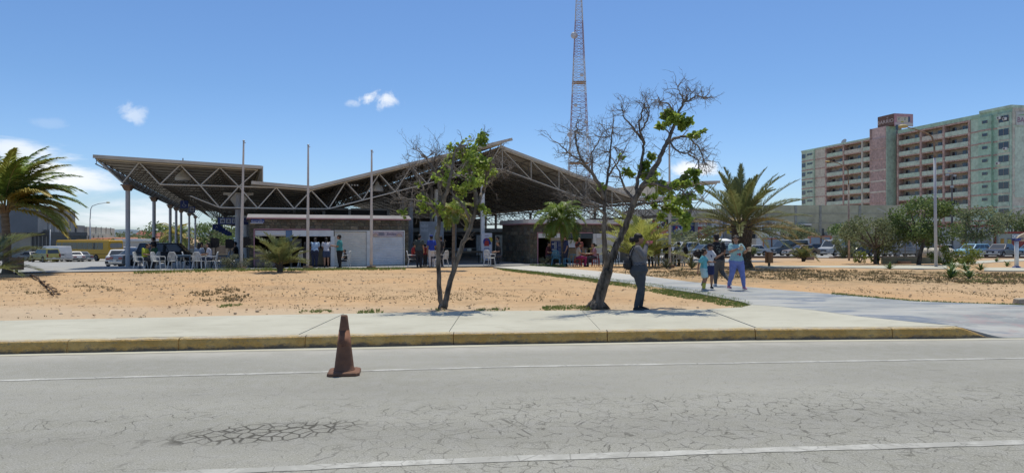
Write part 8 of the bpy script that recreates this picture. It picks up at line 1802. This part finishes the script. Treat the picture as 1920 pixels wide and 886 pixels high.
prs('woman in a pale blue top leaning over the kiosk counter', 590, 501, 95, H=1.62, top=(.33, .45, .60), bottom=(.022, .028, .06), f=1.2, pose=LEAN, hair='bun', hipf=1.08); prs('woman in a white top and denim skirt with a black ponytail at the counter', 612, 500.6, 110, H=1.62, top=(.55, .54, .58), bottom=(.05, .07, .13), legs='skirt', hair='tail', pose=LEAN)
prs('person in a dark top half hidden by the middle flagpole', 573, 501, 60, H=1.62, top=(.02, .02, .022), pose=LEAN, skin='mid'); prs('vendor in dark clothes inside the left kiosk opening', 505, 495.8, -60, H=1.6, top=(.03, .03, .03))
prs('heavy man in a dark striped shirt at the entrance, back turned', 786, 500.3, 80, H=1.75, top=(.045, .06, .06), bottom=(.02, .024, .035), f=1.28); prs('person in a red shirt seated on the white chair at the entrance corner', 775, 500, 10, base=SIT, top=(.25, .025, .025), skin='mid'); prs('child in red between the striped shirt and royal blue shirt', 797, 499.4, 60, H=1.25, top=(.28, .035, .05))
prs('man in a royal blue shirt, cap and white trousers', 809, 500, 120, H=1.72, top=(.025, .055, .33), bottom=(.50, .50, .51), cap=(.02, .04, .2), skin='mid', shoes=SHOEW); prs('person in black in front of the display board', 827, 499.3, 160, H=1.65, top=(.02, .02, .022)); prs('person in black seated at the foot of the display board', 820, 499.6, 200, base=SIT, top=(.02, .02, .025))
prs('dark figure seated right of the event banner', 936, 496, 200, base=SIT, H=1.7, top=(.02, .02, .025)); prs('dark figure standing beside the shutter in the hall', 934, 494, 180, H=1.65, top=(.025, .025, .03))
prs('person in dark red bending behind the direction board', 1027, 497.8, -20, base=SIT, top=(.08, .02, .03)); prs('man in dark blue with a cap right of the direction board', 1061, 499, 190, H=1.7, top=(.03, .04, .10), cap=(.01, .01, .012), bottom=(.03, .035, .06), f=1.1)
prs('woman in a cream top seated on a red stool', 1084, 500, 5, base=SIT, top=(.40, .34, .26), bottom=(.26, .03, .10), hair='bun', H=1.64); prs('woman in pink seated on the red stool with her hand to her face', 1115, 499.8, 178, base=SIT, top=(.38, .20, .24), hair='bun', pose=dict(elR=(.12, -.11, .47), wrR=(.09, -.04, .66)), H=1.62); prs('vendor with a pale face behind the counter of the right kiosk', 1086, 494, -90, H=1.58, top=(.25, .08, .07), hair='long')
prs('person in a white shirt and dark trousers right of the woman with the phone', 1220, 498.5, 80, H=1.64, top=(.50, .52, .58), bottom=(.02, .024, .04)); prs('person in black and yellow standing left of the right flagpole', 1232, 498, 100, H=1.66, top=(.02, .02, .022), bottom=(.30, .26, .05))
prs('person in a dark top seated left of the right flagpole', 1251, 498.5, 60, base=SIT, top=(.04, .035, .035)); prs('man in grey seated with his back turned by the agave', 1273, 498.6, 92, base=SIT, top=(.13, .14, .16)); prs('person in black seated near the girl with the puffy hair', 1286, 498, 150, base=SIT, top=(.015, .015, .018))
g = G(1644, 494); person('man in a bright blue shirt under the spreading tree', g, R(200), 1.66, top=(.03, .07, .36), bottom=(.02, .022, .03), skin='brown')
# small things
t = thing('duffel_bag', 'dark bag sitting on the white chair by the blue table', 'bag', slabpt(356, 504.3)+Vector((0, 0, .43)), .4); mb = MB(); mb.ell((0, 0, .15), (.2, .14, .16), 12, 7); mb.build('bag', BKM, t, smooth=True); mb = MB(); mb.tube([(-.1, 0, .28), (0, 0, .36), (.1, 0, .28)], .012, 5); mb.build('handle', BKM, t)
for k, (px, c, lab) in enumerate(((862, (.5, .5, .48), 'white box on the long hall table'), (870, (.12, .12, .14), 'dark box on the long hall table'), (879, (.4, .38, .3), 'beige box on the long hall table'))):
    b_ = slabpt(px, 493.5); t = thing('small_box', lab, 'box', b_+Vector((0, 0, .753)), TA); mb = MB(); mb.bx(-.13, .13, -.1, .1, 0, .16); mb.build('box', cloth(c), t, bevel=.01)
for k, (dx, lab) in enumerate(((-.2, 'clear bottle on the red-legged table'), (.1, 'white cup on the red-legged table'))):
    b_ = slabpt(1105, 499); t = thing('bottle' if k == 0 else 'cup', lab, 'bottle' if k == 0 else 'cup', b_+Vector((dx, 0, .722))); mb = MB(); mb.lathe([(.035, 0), (.035, .14), (.014, .18), (.014, .21)] if k == 0 else [(.03, 0), (.04, .1)], 10); mb.build('glass' if k == 0 else 'shell', M('bottle0', (.7, .7, .66)) if k else M('bottle2', (.3, .35, .4)), t, smooth=True)
